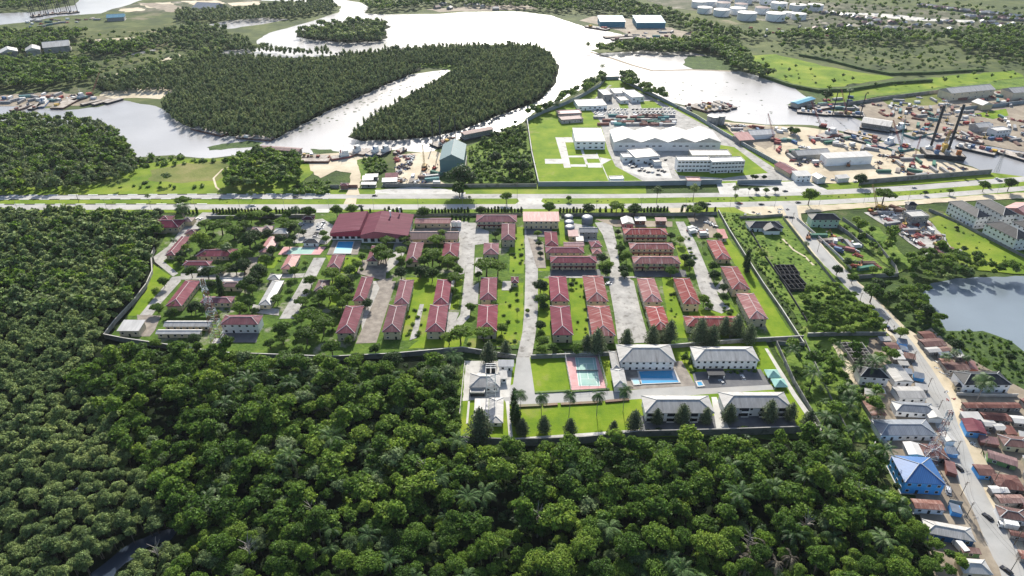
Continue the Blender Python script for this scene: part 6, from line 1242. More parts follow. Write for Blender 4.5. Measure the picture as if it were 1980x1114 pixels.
# far small houses
def minih(rm, wm):
    b = MB(); b.box(0, 0, 0, 12, 8, 3.5, 0); b.loft([[(-6.6, -4.6, 3.5), (6.6, -4.6, 3.5), (6.6, 4.6, 3.5), (-6.6, 4.6, 3.5)], [(-5, -.1, 5.8), (5, -.1, 5.8), (5, .1, 5.8), (-5, .1, 5.8)]], 1); return b.build('far_house', [wm, rm], uv=True)
FH = {'far house with grey roof': (minih('grey_roof', 'grey_wall'), 0), 'far house with brown roof': (minih('brown_roof', 'grey_wall'), 0), 'far house with dark roof': (minih('slate_roof', 'cream_wall'), 0)}
q = random.Random(77)
for i in range(26): place(FH, pick(q, FH), 1780+i*8, 13+i*.9+q.uniform(-1, 1), q.uniform(-5, 5), 'house', 'rows of tiny far houses')
for i in range(18): place(FH, pick(q, FH), 1870+i*8, 34+i*.5+q.uniform(-1, 1), q.uniform(-5, 5), 'house', 'rows of tiny far houses')
for i in range(16): place(FH, pick(q, FH), 1590+i*7+q.uniform(-3, 3), 26+i*1.0+q.uniform(-2, 2), q.uniform(0, 90), 'house', 'rows of tiny far houses')
for i in range(34): place(FH, pick(q, FH), q.uniform(1560, 1960), q.uniform(44, 62), q.uniform(0, 90), 'house', 'rows of tiny far houses')
for i in range(10): place(FH, pick(q, FH), q.uniform(840, 1020), q.uniform(8, 20), q.uniform(0, 90), 'house', 'rows of tiny far houses')

# ================================================================== PEOPLE on the side road
def person(shirt, trousers, label, u, v, ang, stride):
    me = bpy.data.meshes.new('person'); J = [(0, 0, .95), (0, 0, 1.2), (0, 0, 1.42), (0, 0, 1.55), (0, 0, 1.70), (.0, .10, .92), (stride, .11, .5), (stride*.7, .11, .06), (stride*.7+.16, .11, .04), (0, -.10, .92), (-stride*.4, -.11, .5), (-stride*1.2, -.11, .08), (-stride*1.2+.16, -.11, .05),
      (0, .19, 1.40), (-.06, .25, 1.12), (.06, .26, .88), (0, -.19, 1.40), (.08, -.25, 1.12), (.22, -.24, .92)]
    E_ = [(0, 1), (1, 2), (2, 3), (3, 4), (0, 5), (5, 6), (6, 7), (7, 8), (0, 9), (9, 10), (10, 11), (11, 12), (2, 13), (13, 14), (14, 15), (2, 16), (16, 17), (17, 18)]
    me.from_pydata(J, E_, []); me.materials.append(M['bark']); o = bpy.data.objects.new('person', me); C.objects.link(o); o.modifiers.new('skin', 'SKIN')
    RR = [.14, .13, .15, .06, .10, .10, .065, .045, .035, .10, .065, .045, .035, .06, .045, .035, .06, .045, .035]
    for i, r_ in enumerate(RR): me.skin_vertices[0].data[i].radius = (r_, r_)
    me.skin_vertices[0].data[0].use_root = True; s_ = o.modifiers.new('smooth', 'SUBSURF'); s_.levels = 1; s_.render_levels = 1
    o.location = P(u, v)+Vector((0, 0, .02)); o.rotation_euler.z = R(ang); tag(o, label, 'person', 'people walking on the side road')
    b = MB(); el = lambda rx, ry, z: [(rx*math.cos(a*.785), ry*math.sin(a*.785), z) for a in range(8)]
    b.loft([el(.17, .2, .93), el(.16, .19, 1.15), el(.17, .23, 1.4), el(.09, .12, 1.48)]); b.build('shirt', shirt, o); b = MB(); b.loft([el(.17, .2, .92), el(.18, .2, .75), el(.2, .19, .55)][::-1]); b.build('trousers', trousers, o)
    b = MB(); b.loft([el(.105, .1, 1.68), el(.11, .1, 1.76), el(.05, .05, 1.83)]); b.build('hair', 'black_paint', o)
person('red_paint', 'black_paint', 'person in a red shirt walking at the road edge above the black car', 1717, 637, 100, .2)
person('orange_paint', 'blue_paint', 'person in an orange shirt at the right edge of the side road', 1728, 634, 200, .12)
person('white_paint', 'black_paint', 'person in a white shirt walking near the grey shacks', 1748, 700, 110, .18)
person('blue_paint', 'dark_hull', 'person in a blue shirt beside the street mast', 1868, 838, 290, .15)
# ================================================================== VEGETATION
rng = np.random.default_rng(4)
def unit(n, zmin=-.35):
    z = rng.uniform(zmin, 1, n); a = rng.uniform(0, 2*np.pi, n); r = np.sqrt(np.maximum(0, 1-z*z)); return np.stack([r*np.cos(a), r*np.sin(a), z], 1)
def leaf_quads(c, nrm, size):
    """leaf clumps: square-ish faces of side about 2*size lying across the normals"""
    n = len(c); nrm = nrm/np.linalg.norm(nrm, axis=1)[:, None]; h = rng.normal(size=(n, 3)); x = np.cross(nrm, h); x /= np.linalg.norm(x, axis=1)[:, None]+1e-9; y = np.cross(nrm, x)
    s = size[:, None]; r = rng.uniform(.7, 1.25, (n, 4, 1))
    q = np.stack([c+x*s, c+y*s*.8, c-x*s, c-y*s*.8], 1); q = c[:, None]+(q-c[:, None])*r; return q
CUBE = None
def cubesphere():
    g = np.linspace(-1, 1, 3); Q = []
    for ax in range(3):
        for sg in (-1, 1):
            for i in range(2):
                for j in range(2):
                    pts = []
                    for (a, b) in ((g[i], g[j]), (g[i+1], g[j]), (g[i+1], g[j+1]), (g[i], g[j+1])):
                        p = [0, 0, 0]; p[ax] = sg; p[(ax+1) % 3] = a; p[(ax+2) % 3] = b*sg; p = np.array(p, float); pts.append(p/np.linalg.norm(p))
                    Q.append(pts)
    return np.array(Q)
CUBE = cubesphere()
def crown(lobes, n, size, core=.68, zmin=-.3, spread=.75):
    """lobes: rows of cx cy cz rx ry rz -> quads of the leaf clumps plus a dense inner body"""
    lobes = np.array(lobes, float); ar = lobes[:, 3]*lobes[:, 5]+lobes[:, 3]**2; k = rng.choice(len(lobes), n, p=ar/ar.sum()); d = unit(n, zmin)
    rad = rng.uniform(.66, 1.2, (n, 1)); c = lobes[k, :3]+d*lobes[k, 3:]*rad
    q = leaf_quads(c, d/lobes[k, 3:]+rng.normal(size=(n, 3))*spread/lobes[k, 3:].mean(1)[:, None]+np.array([0, 0, .15]), size*rng.uniform(.6, 1.35, n))
    if core:
        cc = [lo[:3]+CUBE*lo[3:]*core for lo in lobes]; q = np.concatenate([q]+cc)
    return q
def dome(R_, h, k, seed, flat=.55, lob=(.34, .5), top=.5):
    q = random.Random(seed); L = [(0, 0, h, R_*.55, R_*.55, R_*flat*.9)]
    for i in range(k):
        a = i*2.4+q.uniform(-.4, .4); rr = R_*math.sqrt((i+.5)/k)*.72; s = R_*q.uniform(*lob); L.append((rr*math.cos(a), rr*math.sin(a), h+R_*flat*(top-(rr/R_)**2*1.1)+q.uniform(-.1, .14)*R_, s, s, s*q.uniform(.6, .85)))
    return L
def quads_mesh(name, Q, mats, mi=None, tint=None):
    n = len(Q); me = bpy.data.meshes.new(name); me.vertices.add(n*4); me.vertices.foreach_set('co', Q.reshape(-1).astype(np.float32)); me.loops.add(n*4)
    me.loops.foreach_set('vertex_index', np.arange(n*4, dtype=np.int32)); me.polygons.add(n); me.polygons.foreach_set('loop_start', np.arange(n, dtype=np.int32)*4)
    for k in mats: me.materials.append(M[k])
    if mi is not None: me.polygons.foreach_set('material_index', mi.astype(np.int32))
    if tint is not None: a = me.attributes.new('tint', 'FLOAT', 'FACE'); a.data.foreach_set('value', tint.astype(np.float32))
    me.update(calc_edges=True); return me
def trunk_q(h, r, lean=0, n=6, limbs=(), r2=.55):
    Q = []
    def seg(a, b, ra, rb):
        a, b = np.array(a, float), np.array(b, float); d = (b-a)/np.linalg.norm(b-a); x = np.cross(d, [0, 1, .01]); x /= np.linalg.norm(x); y = np.cross(d, x)
        for i in range(n):
            t0, t1 = 2*np.pi*i/n, 2*np.pi*(i+1)/n; f = lambda t: x*np.cos(t)+y*np.sin(t); Q.append([a+f(t0)*ra, a+f(t1)*ra, b+f(t1)*rb, b+f(t0)*rb])
    seg((0, 0, 0), (lean*.5, 0, h*.5), r, r*.8); seg((lean*.5, 0, h*.5), (lean, 0, h), r*.8, r*r2)
    for (x, y, z) in limbs: seg((lean*.8, 0, h*.8), (x, y, z), r*.5, r*.18)
    return np.array(Q)
# ---- prototypes: (quads of crown, leaf material, quads of trunk)
def palm_crown(h, L, nf, seed, droop=.55, w=.32):
    q = random.Random(seed); Q = []
    for i in range(nf):
        a = i*2.4+q.uniform(-.2, .2); el = q.uniform(-.25, 1.15); ca, sa = math.cos(a), math.sin(a); px = Lx = 0; p = np.array([0, 0, h], float); e = el; st = 7; ln = L*q.uniform(.85, 1.1)
        for s in range(st):
            d = np.array([ca*math.cos(e), sa*math.cos(e), math.sin(e)]); p2 = p+d*ln/st; side = np.array([-sa, ca, 0]); up = np.cross(d, side)
            wl = ln*w*math.sin(math.pi*(s+.9)/(st+1.2))
            for sg in (-1, 1):
                for j in range(2):
                    o = p+(p2-p)*(j*.5+.02); o2 = p+(p2-p)*(j*.5+.36); tip = o2+side*sg*wl-np.array([0, 0, wl*.45])+d*wl*.4
                    Q.append([o, o2, tip, tip-d*.12])
            p = p2; e -= droop*(1.2+.4*el)*2/st
    return np.array(Q)
def pine(h, R_, n, size, seed, squat=.16):
    L = []; q = random.Random(seed); k = 11
    for i in range(k):
        f = i/(k-1); r = R_*(1-f)**.55*(.5+.5*min(1, f*4+.3))+.4; a = i*2.3; o = R_*.22*(1-f); L.append((o*math.cos(a), o*math.sin(a), h*(squat+f*(1-squat)), r, r, h*.075))
    return crown(L, n, size, core=.6, zmin=-.6, spread=.9)
def column(h, R_, n, size): return crown([(0, 0, h*.25, R_, R_, h*.28), (0, 0, h*.55, R_*.9, R_*.9, h*.3), (0, 0, h*.8, R_*.55, R_*.55, h*.22)], n, size, core=.75, zmin=-.5)
def jl(R_, h, k, n, size, seed, **kw): return crown(dome(R_, h, k, seed, **kw), n, size)
# forest crowns
JV = [(jl(5.2, 11, 17, 2400, .31, 1, lob=(.18, .34)), 'jungle_leaf'), (jl(4.6, 12.2, 14, 2100, .31, 2, flat=.9, lob=(.18, .34)), 'jungle_leaf'), (jl(6.4, 11.2, 22, 2900, .33, 3, flat=.5, lob=(.16, .28)), 'jungle_leaf'), (jl(3.7, 9.5, 11, 1600, .29, 4, flat=1.0, lob=(.22, .4)), 'jungle_leaf'), (jl(5, 10, 13, 2300, .28, 5, lob=(.2, .32)), 'pale_leaf'), (jl(4.4, 10.6, 12, 2000, .3, 6, flat=.8, lob=(.2, .36)), 'lime_leaf')]
MV = [(jl(3.4, 7.5, 12, 1500, .27, 11, flat=.75, lob=(.2, .36)), 'mangrove_leaf'), (jl(2.8, 8.2, 9, 1200, .27, 12, flat=1.0, lob=(.24, .4)), 'mangrove_leaf'), (jl(4.0, 7.2, 14, 1800, .28, 13, flat=.6, lob=(.18, .32)), 'mangrove_leaf')]
PV = [(palm_crown(9, 5.8, 17, 1, w=.15), 'palm_leaf'), (palm_crown(7.5, 5.2, 16, 2, droop=.7, w=.15), 'palm_leaf'), (palm_crown(10.5, 5.4, 15, 3, droop=.45, w=.15), 'palm_leaf')]
def tree_mesh(nm, cq, lm, tq, bm='bark'): 
    Q = np.concatenate([cq, tq]); mi = np.zeros(len(Q)); mi[len(cq):] = 1; return quads_mesh(nm, Q, [lm, bm], mi)
def to_px(x, y, z):
    dx, dy, dz = x, y, z-CH; dep = dy*CP-dz*SP; up = dy*SP+dz*CP; return 990+FPX*dx/dep, 557-FPX*up/dep
def region_pts(poly, sp, zc, jit=.48, seed=0, holes=()):
    """jittered planting grid inside a polygon given on the photograph at crown level zc"""
    g = np.random.default_rng(seed); W_ = [P(u, v, zc) for u, v in poly]; x0, x1 = min(p.x for p in W_), max(p.x for p in W_); y0, y1 = min(p.y for p in W_), max(p.y for p in W_)
    X, Y = np.meshgrid(np.arange(x0, x1, sp), np.arange(y0, y1, sp*.88)); X = X+(np.arange(X.shape[0]) % 2)[:, None]*sp/2
    X = (X+g.uniform(-jit, jit, X.shape)*sp).ravel(); Y = (Y+g.uniform(-jit, jit, Y.shape)*sp).ravel()
    def ins(poly2):
        c = np.zeros(len(X), bool); n = len(poly2)
        for i in range(n):
            xa, ya = poly2[i].x, poly2[i].y; xb, yb = poly2[i-1].x, poly2[i-1].y
            if ya == yb: continue
            m = ((ya > Y) != (yb > Y)) & (X < (xb-xa)*(Y-ya)/(yb-ya)+xa); c ^= m
        return c
    k = ins(W_)
    for hp in holes: k &= ~ins([P(u, v, zc*.6) for u, v in hp])
    return np.stack([X[k], Y[k]], 1)
def merge(name, pts, protos, smin, smax, cat, label, seed=0, weights=None, squash=(.85, 1.2), kind='stuff'):
    """woods too many to count as ONE object"""
    g = np.random.default_rng(seed); n = len(pts); which = g.choice(len(protos), n, p=weights); lms = sorted({p[1] for p in protos}); QQ, MI, TI = [], [], []
    for k, (cq, lm) in enumerate(protos):
        idx = np.where(which == k)[0]
        if not len(idx): continue
        a = g.uniform(0, 2*np.pi, len(idx)); s = g.uniform(smin, smax, len(idx)); sz = s*g.uniform(*squash, len(idx)); ca, sa = np.cos(a)*s, np.sin(a)*s
        q = cq[None]; x = q[..., 0]*ca[:, None, None]-q[..., 1]*sa[:, None, None]+pts[idx, 0][:, None, None]; y = q[..., 0]*sa[:, None, None]+q[..., 1]*ca[:, None, None]+pts[idx, 1][:, None, None]; z = q[..., 2]*sz[:, None, None]
        z = np.broadcast_to(z, x.shape); QQ.append(np.stack([x, y, z], -1).reshape(-1, 4, 3)); m = len(idx)*len(cq); MI.append(np.full(m, lms.index(lm))); TI.append(np.repeat(g.uniform(0, 1, len(idx)), len(cq)))
    Q = np.concatenate(QQ); o = bpy.data.objects.new(name, quads_mesh(name, Q, lms, np.concatenate(MI), np.concatenate(TI))); C.objects.link(o)
    print('MERGE', name, n, len(Q)); return tag(o, label, cat, None, kind)
RL = {}
COLS = [(45, 'touching the left edge'), (110, 'just in from the left edge'), (170, 'left of the creek head'), (240, 'under the corner tin store'), (330, 'left of the red and white mast'), (440, 'under the red and white mast'), (540, 'right of the mast foot'), (640, 'under the slanting lane'), (730, 'under the brown paved lane'), (830, 'under the narrow lawn pair'),
 (900, 'under the guard hut'), (985, 'under the steel water tower'), (1075, 'under the small square lawn'), (1165, 'under the tennis court'), (1240, 'under the white club'), (1340, 'under the blue pool'), (1440, 'under the shaded car park'), (1540, 'under the green shade tents'), (1640, 'under the roadside shrubs'), (9999, 'beside the shanty houses')]
ORD = ['bottom', 'second', 'third', 'fourth', 'fifth', 'sixth', 'seventh', 'eighth', 'ninth', 'tenth', 'eleventh', 'twelfth', 'thirteenth', 'fourteenth', 'fifteenth', 'sixteenth', 'seventeenth', 'eighteenth', 'nineteenth', 'twentieth']
def rowlab(o, desc, x, y, cat, group):
    u, v = to_px(x, y, 10); r = ORD[max(0, min(19, int((1150-v)/20)))]; c = next(n for lim_, n in COLS if u < lim_)
    o['category'] = cat; o['group'] = group; RL.setdefault((desc, r, c), []).append((u, o))
def finish_rows():
    for (d, r, c), L in RL.items():
        L.sort(key=lambda t: t[0]); W3 = {1: [''], 2: [', left one', ', right one'], 3: [', left one', ', middle one', ', right one']}.get(len(L)) or [', '+ORD[i].replace('bottom', 'first')+' from left' for i in range(len(L))]
        for (u, o), wd_ in zip(L, W3): o['label'] = f"{d} in the {r} row, {c}{wd_}"
# ---- near jungle: the 300 largest as trees of their own, the rest as one canopy
JP = [(150, 760), (180, 700), (212, 662), (250, 668), (330, 676), (420, 668), (560, 690), (640, 702), (760, 704), (880, 690), (884, 830), (900, 862), (1010, 868), (1240, 852), (1580, 842), (1640, 850), (1700, 880), (1730, 930), (1770, 980), (1790, 1040), (1830, 1180), (1900, 1400), (150, 1400), (330, 1180), (350, 1060), (300, 960), (255, 880)]
HOLE = [[(1120, 905), (1190, 905), (1180, 930), (1130, 930)], [(150, 1200), (172, 1100), (232, 1056), (316, 1016), (350, 1022), (346, 1040), (296, 1070), (232, 1122), (214, 1200)], [(900, 950), (1010, 960), (1000, 1040), (930, 1040)], [(270, 770), (320, 760), (360, 850), (340, 890), (300, 850)], [(560, 800), (600, 798), (590, 830)], [(1320, 980), (1380, 985), (1370, 1010), (1330, 1008)], [(480, 840), (520, 842), (510, 870), (480, 868)], [(880, 940), (960, 950), (930, 980)], [(640, 960), (700, 965), (680, 1000)]]  # canopy gaps, some where low dark undergrowth draws the shadow of taller trees
jp = region_pts(JP, 5.5, 9, seed=3, holes=HOLE); jp = jp[np.argsort(jp[:, 1])]
u_, v_ = to_px(jp[:, 0], jp[:, 1], 10); vis = (v_ < 1150) & (u_ > -40) & (u_ < 2020); off = jp[~vis]; inn = jp[vis]
g = np.random.default_rng(9); sel = inn[:318]; palmsel = g.random(len(sel)) < .07; ind = sel[~palmsel]; rest = inn[len(sel):]
JM = [tree_mesh('forest_tree', cq, lm, trunk_q(10, .35, n=5)) for cq, lm in JV]
JD = ['rounded rainforest tree', 'tall rainforest tree', 'broad crowned rainforest tree', 'slim rainforest tree', 'pale leaved rainforest tree', 'lime green rainforest tree']
for i, (x, y) in enumerate(ind):
    k = g.choice(6, p=[.26, .22, .22, .21, .07, .02]); o = bpy.data.objects.new('forest_tree', JM[k]); C.objects.link(o); s = .5+.6*g.random()**1.8; o.location = (x, y, 0); o.rotation_euler.z = g.uniform(0, 6.28); o.scale = (s*g.uniform(.85, 1.2), s, s*g.uniform(.8, 1.25))
    rowlab(o, JD[k], x, y, 'tree', 'near rainforest trees')
PM = [tree_mesh('oil_palm', cq, lm, trunk_q(h, .32, n=6)) for (cq, lm), h in zip(PV, (9, 7.5, 10.5))]
def oil_palm(x, y, k, s, label, group, auto_uv=None):
    o = bpy.data.objects.new('oil_palm', PM[k]); C.objects.link(o); o.location = (x, y, 0); o.rotation_euler.z = g.uniform(0, 6.28); o.scale = (s, s, s); tag(o, label, 'palm tree', group); return o
for x, y in sel[palmsel]: rowlab(oil_palm(x, y, g.integers(3), g.uniform(.9, 1.35), '', ''), 'feathery oil palm', x, y, 'palm tree', 'oil palms in the near jungle')
PZ = [(450, 740, 1), (480, 735, 1), (420, 728, 1), (520, 715, 1), (600, 745, 1), (630, 830, 1), (640, 850, 1), (560, 880, 1), (700, 735, 1), (720, 730, 1), (760, 720, 1), (800, 860, 1), (830, 850, 1), (720, 900, 1), (935, 950, 1), (905, 960, 1), (1115, 905, 1), (1180, 1015, 1), (480, 780, 1), (430, 770, 1), (590, 755, 1),
      (1480, 935, 1), (1500, 930, 1), (1430, 960, 1), (1560, 920, 1), (1600, 840, 1), (1610, 835, 1), (1580, 870, 1), (1720, 960, 1.2), (1740, 975, 1.2), (1690, 940, 1), (1620, 900, 1), (1535, 1030, 1), (1410, 905, 1), (1690, 700, .9), (1670, 690, .8), (1640, 745, 1), (1700, 690, 1), (1600, 800, 1), (1660, 820, 1), (1710, 870, 1), (1650, 770, .9), (1575, 720, 1), (610, 720, 1), (560, 740, 1), (850, 720, 1), (380, 745, 1)]
for u, v, s in PZ: p = P(u, v, 13); auto(oil_palm(p.x, p.y, g.integers(3), s*g.uniform(1.15, 1.4), '', ''), 'star shaped oil palm', u, v, 'palm tree', 'oil palms rising out of the canopy')
lite = lambda R_, h, k, n, sz, sd, **kw: crown(dome(R_, h, k, sd, **kw), n, sz, core=.78)
JL = [(lite(5.2, 11, 13, 640, .52, 1, lob=(.2, .34)), 'jungle_leaf'), (lite(4.4, 12.5, 10, 520, .5, 2, flat=.9, lob=(.2, .34)), 'jungle_leaf'), (lite(6.4, 11, 16, 760, .56, 3, flat=.5, lob=(.18, .3)), 'jungle_leaf'), (lite(3.6, 9, 8, 400, .46, 4, flat=.9), 'jungle_leaf'), (lite(5, 10, 10, 640, .42, 5), 'pale_leaf'), (palm_crown(10.5, 5.8, 15, 5, w=.16), 'palm_leaf'), (lite(4.4, 10.5, 8, 520, .5, 8), 'lime_leaf')]
wood_pts = region_pts(JP, 5.6, 4, seed=33, holes=HOLE[1:2])
merge('jungle_canopy', np.concatenate([rest, off[:0]]), JL, .42, 1.12, 'rainforest', 'dense jungle canopy between the near trees and the compound walls', 5, [.26, .21, .21, .2, .05, .05, .02])
merge('forest_understory', wood_pts, [(lite(3.0, 2.6, 3, 90, .6, 7), 'jungle_leaf'), (lite(2.6, 3.0, 2, 80, .6, 8), 'dark_leaf')], .6, 1.3, 'undergrowth', 'undergrowth darkened for tree shadow beneath the jungle canopy', 15)  # real undergrowth; its dark leaves also stand in for tree shadow in the gaps
# ---- mangrove woods at the left
MP = [(-160, 412), (120, 412), (300, 418), (316, 440), (296, 470), (290, 520), (268, 560), (215, 620), (196, 650), (180, 700), (215, 770), (250, 880), (300, 960), (350, 1060), (330, 1180), (150, 1400), (-200, 1400)]
mp = region_pts(MP, 4.1, 6, seed=6, holes=[HOLE[1], [(140, 940), (165, 935), (165, 962), (142, 965)], [(38, 875), (58, 878), (54, 898)], [(236, 985), (256, 988), (254, 1008)]]); mp = mp[np.argsort(mp[:, 1])]
u_, v_ = to_px(mp[:, 0], mp[:, 1], 7); vis = (v_ < 1140) & (u_ > -30); inn = mp[vis]; low = inn[:1500]; sel = inn[:290]; rest = inn[290:]
MM = [tree_mesh('mangrove_tree', cq, lm, trunk_q(7, .22, n=5)) for cq, lm in MV]; MD = ['rounded mangrove', 'tall narrow mangrove', 'broad mangrove']
for i, (x, y) in enumerate(sel):
    k = g.integers(3); o = bpy.data.objects.new('mangrove_tree', MM[k]); C.objects.link(o); s = g.uniform(.6, 1.15); o.location = (x, y, 0); o.rotation_euler.z = g.uniform(0, 6.28); o.scale = (s, s, s*g.uniform(.8, 1.15)); rowlab(o, MD[k], x, y, 'tree', 'near mangroves of the lower left swamp')
ML = [(lite(3.5, 7.5, 9, 330, .46, 11, flat=.75, lob=(.22, .36)), 'mangrove_leaf'), (lite(2.9, 8.6, 7, 260, .44, 12, flat=1.0), 'mangrove_leaf'), (lite(4.4, 7.8, 11, 400, .48, 13, flat=.6, lob=(.2, .33)), 'mangrove_leaf')]
far = rest[:, 1] > 330; merge('mangrove_canopy', rest[~far], ML, .55, 1.1, 'mangrove forest', 'grey green mangrove canopy left of the compound', 7)
MX = [(lite(4.0, 9, 4, 110, .85, 11, flat=.8), 'mangrove_leaf'), (lite(3.6, 10, 3, 90, .8, 12, flat=1.0), 'mangrove_leaf'), (lite(4.8, 9, 5, 130, .9, 13, flat=.6), 'jungle_leaf')]
merge('mangrove_canopy', rest[far], MX, .5, 1.1, 'mangrove forest', 'denser darker woods below the highway at the left edge', 8, [.4, .3, .3])
# ---- woods across the highway and round the river
def wood(label, poly, sp, zc, protos, seed, s0=.7, s1=1.25, name='woodland', cat='woodland', holes=(), wt=None, jit=.42):
    p = region_pts(poly, sp, zc, seed=seed, holes=holes, jit=jit)
    if 'sland' in name: s0, s1 = .45, .95
    if len(p): merge(name, p, protos, s0, s1, cat, label, seed, wt, squash=(1.0, 1.7) if 'sland' in name else (.85, 1.2))
FX = [(crown([(0, 0, 5.6, 2.5, 2.5, 2.9), (1.1, .5, 7.6, 1.5, 1.5, 1.8), (-1, -.6, 6.8, 1.5, 1.5, 2)], 60, .66, core=.75), 'island_leaf'), (crown([(0, 0, 5.2, 2.9, 2.9, 2.6), (.4, -1.2, 7, 1.6, 1.6, 1.5)], 56, .68, core=.75), 'island_leaf'), (crown([(0, 0, 6.4, 1.9, 1.9, 3.4)], 40, .6, core=.75), 'island_leaf')]
DX = [(lite(4.6, 8, 4, 80, 1.0, 21, flat=.7), 'mangrove_leaf'), (lite(4.0, 7.5, 4, 80, .95, 22, flat=.9), 'jungle_leaf'), (lite(5.4, 7.5, 5, 95, 1.05, 23, flat=.5), 'jungle_leaf')]
BX = [(crown([(0, 0, 1.0, 2.0, 2.0, 1.5), (1.2, .6, .8, 1.4, 1.4, 1.1)], 60, .42, core=.75, zmin=-.1), 'bush_leaf'), (crown([(0, 0, 1.2, 1.5, 1.5, 1.7)], 44, .4, core=.75, zmin=-.1), 'bush_leaf'), (crown([(0, 0, .8, 2.4, 1.6, 1.2), (-1.4, .8, .7, 1.2, 1.4, 1)], 60, .42, core=.75, zmin=-.1), 'jungle_leaf')]
wood('dark woods between river and highway at the far left', [(-200, 228), (20, 222), (130, 224), (190, 232), (222, 245), (240, 272), (262, 300), (268, 318), (235, 338), (180, 352), (100, 362), (-200, 368)], 5.0, 6, FX+FX+DX, 31, holes=[[(196, 284), (216, 284), (212, 300), (198, 298)]], s0=.55, s1=1.1)
wood('dense riverside grove behind the highway', [(452, 318), (470, 300), (520, 292), (570, 302), (585, 325), (582, 350), (520, 360), (430, 360)], 6.2, 5, DX, 32, name='grove', s0=.7, s1=1.1)
wood('low thicket by the boatyard lodge', [(570, 352), (640, 352), (628, 372), (570, 374)], 5, 2, BX, 33, name='thicket', s0=1, s1=2)
wood('big mangrove island left of the narrow channel', [(310, 205), (345, 238), (425, 258), (530, 265), (560, 250), (640, 206), (790, 142), (815, 128), (700, 116), (560, 116), (480, 110), (400, 106), (300, 128), (180, 160), (210, 175), (340, 172), (325, 192)], 4.1, 4, FX, 34, name='mangrove_island_woods', cat='mangrove forest')
wood('mangrove island between the channel and the broad river', [(678, 262), (700, 268), (780, 266), (850, 258), (905, 243), (960, 220), (1036, 192), (1066, 162), (1076, 130), (1058, 102), (1028, 90), (900, 90), (800, 95), (645, 108), (690, 118), (800, 121), (885, 126), (892, 134), (810, 178), (725, 224)], 4.1, 4, FX, 35, name='mangrove_island_woods', cat='mangrove forest')
wood('small wooded islet in the upper river', [(576, 70), (600, 75), (670, 81), (735, 78), (746, 70), (734, 60), (752, 52), (742, 46), (700, 44), (620, 51), (580, 62)], 7, 4, [FX[0], DX[0], FX[2]], 36, name='islet_woods', s0=.9, s1=1.4)
wood('wooded tongue of land in the upper left river', [(340, 22), (480, 18), (560, 6), (640, 4), (655, 14), (640, 22), (560, 34), (440, 40), (340, 40)], 9, 4, [FX[0], FX[1]], 37, s0=1, s1=1.5)
for i, (lb, poly, sp, pr) in enumerate((
 ('far woods on the upper left bank', [(-300, 58), (60, 62), (170, 62), (150, 78), (60, 98), (-300, 102)], 8.5, DX), ('woods behind the far left wharf', [(-300, 118), (60, 118), (150, 115), (190, 135), (185, 152), (130, 165), (0, 172), (-300, 180)], 8.5, DX),
 ('wood strip left of the mangrove island', [(190, 160), (270, 142), (330, 118), (430, 104), (430, 112), (330, 140), (250, 170)], 7, [DX[0], FX[0]]), ('scattered woods in the middle left marsh', [(270, 74), (330, 58), (400, 50), (430, 60), (480, 78), (485, 92), (430, 97), (350, 92), (280, 84)], 8.5, [DX[0], FX[0], FX[1]]),
 ('broken trees along the flooded marsh edge', [(430, 78), (500, 92), (560, 98), (640, 98), (640, 106), (560, 105), (440, 96)], 7, [FX[0], FX[2]]), ('scrub woods in the far left fields', [(150, 98), (200, 84), (280, 84), (300, 90), (260, 100), (180, 108)], 8, DX), ('far bank woods at the top left corner', [(-300, -30), (160, -30), (140, 4), (60, 18), (-300, 26)], 12, DX),
 ('woods north of the lake', [(700, 8), (800, 0), (1000, -6), (1160, -10), (1260, 14), (1340, 40), (1420, 60), (1500, 70), (1440, 78), (1360, 70), (1280, 40), (1180, 24), (1080, 22), (1020, 16), (860, 8), (740, 22), (715, 20)], 11, DX), ('peninsula woods beside the lake', [(1150, 94), (1190, 90), (1240, 82), (1330, 78), (1380, 88), (1330, 100), (1240, 98), (1160, 100)], 7, DX),
 ('tree belt right of the reed bed', [(1340, 74), (1420, 80), (1440, 100), (1460, 130), (1500, 146), (1470, 148), (1420, 132), (1390, 105), (1340, 95)], 7, DX), ('dark forest at the upper right', [(1830, 72), (1900, 58), (2100, 54), (2200, 130), (1990, 122), (1940, 108), (1860, 96)], 9, DX), ('tree belts below the tank farm', [(1500, 66), (1600, 62), (1700, 62), (1820, 68), (1840, 76), (1760, 84), (1620, 80), (1500, 78)], 10, DX),
 ('bank trees on both flanks of the base', [(1030, 226), (1090, 198), (1140, 176), (1170, 152), (1166, 146), (1130, 168), (1080, 196), (1020, 222)], 7, DX), ('trees along the lake flank of the base', [(1196, 148), (1215, 148), (1240, 165), (1290, 188), (1284, 194), (1235, 174), (1200, 158)], 7, DX))):
    wood(lb, poly, sp, 4, pr, 40+i, s0=.8, s1=1.3)
wood('loose bushland behind the far bright field', [(1450, 100), (1550, 82), (1700, 84), (1840, 96), (1940, 112), (2100, 130), (2100, 140), (1900, 136), (1740, 143), (1600, 116), (1500, 104)], 15, 1, [DX[0], DX[1], BX[0]], 60, name='bushland', s0=.5, s1=1.0)
wood('loose dark bushes and trees in the left fields', [(180, 70), (420, 60), (420, 100), (180, 160), (-200, 180), (-200, 100)], 15, 1, DX, 61, name='bushland', s0=.4, s1=.9)
wood('bushes dotted over the far bright fields', [(1460, 112), (1700, 160), (1980, 140), (1980, 150), (1600, 190), (1540, 170), (1460, 140)], 22, 1, [DX[1], BX[0]], 62, name='bushland', s0=.3, s1=.8)
wood('bushes and hedges among the far yards', [(1480, 0), (1700, 0), (2000, 20), (2000, 64), (1600, 60), (1480, 40)], 24, 2, DX, 63, name='bushland', s0=.5, s1=1.1)
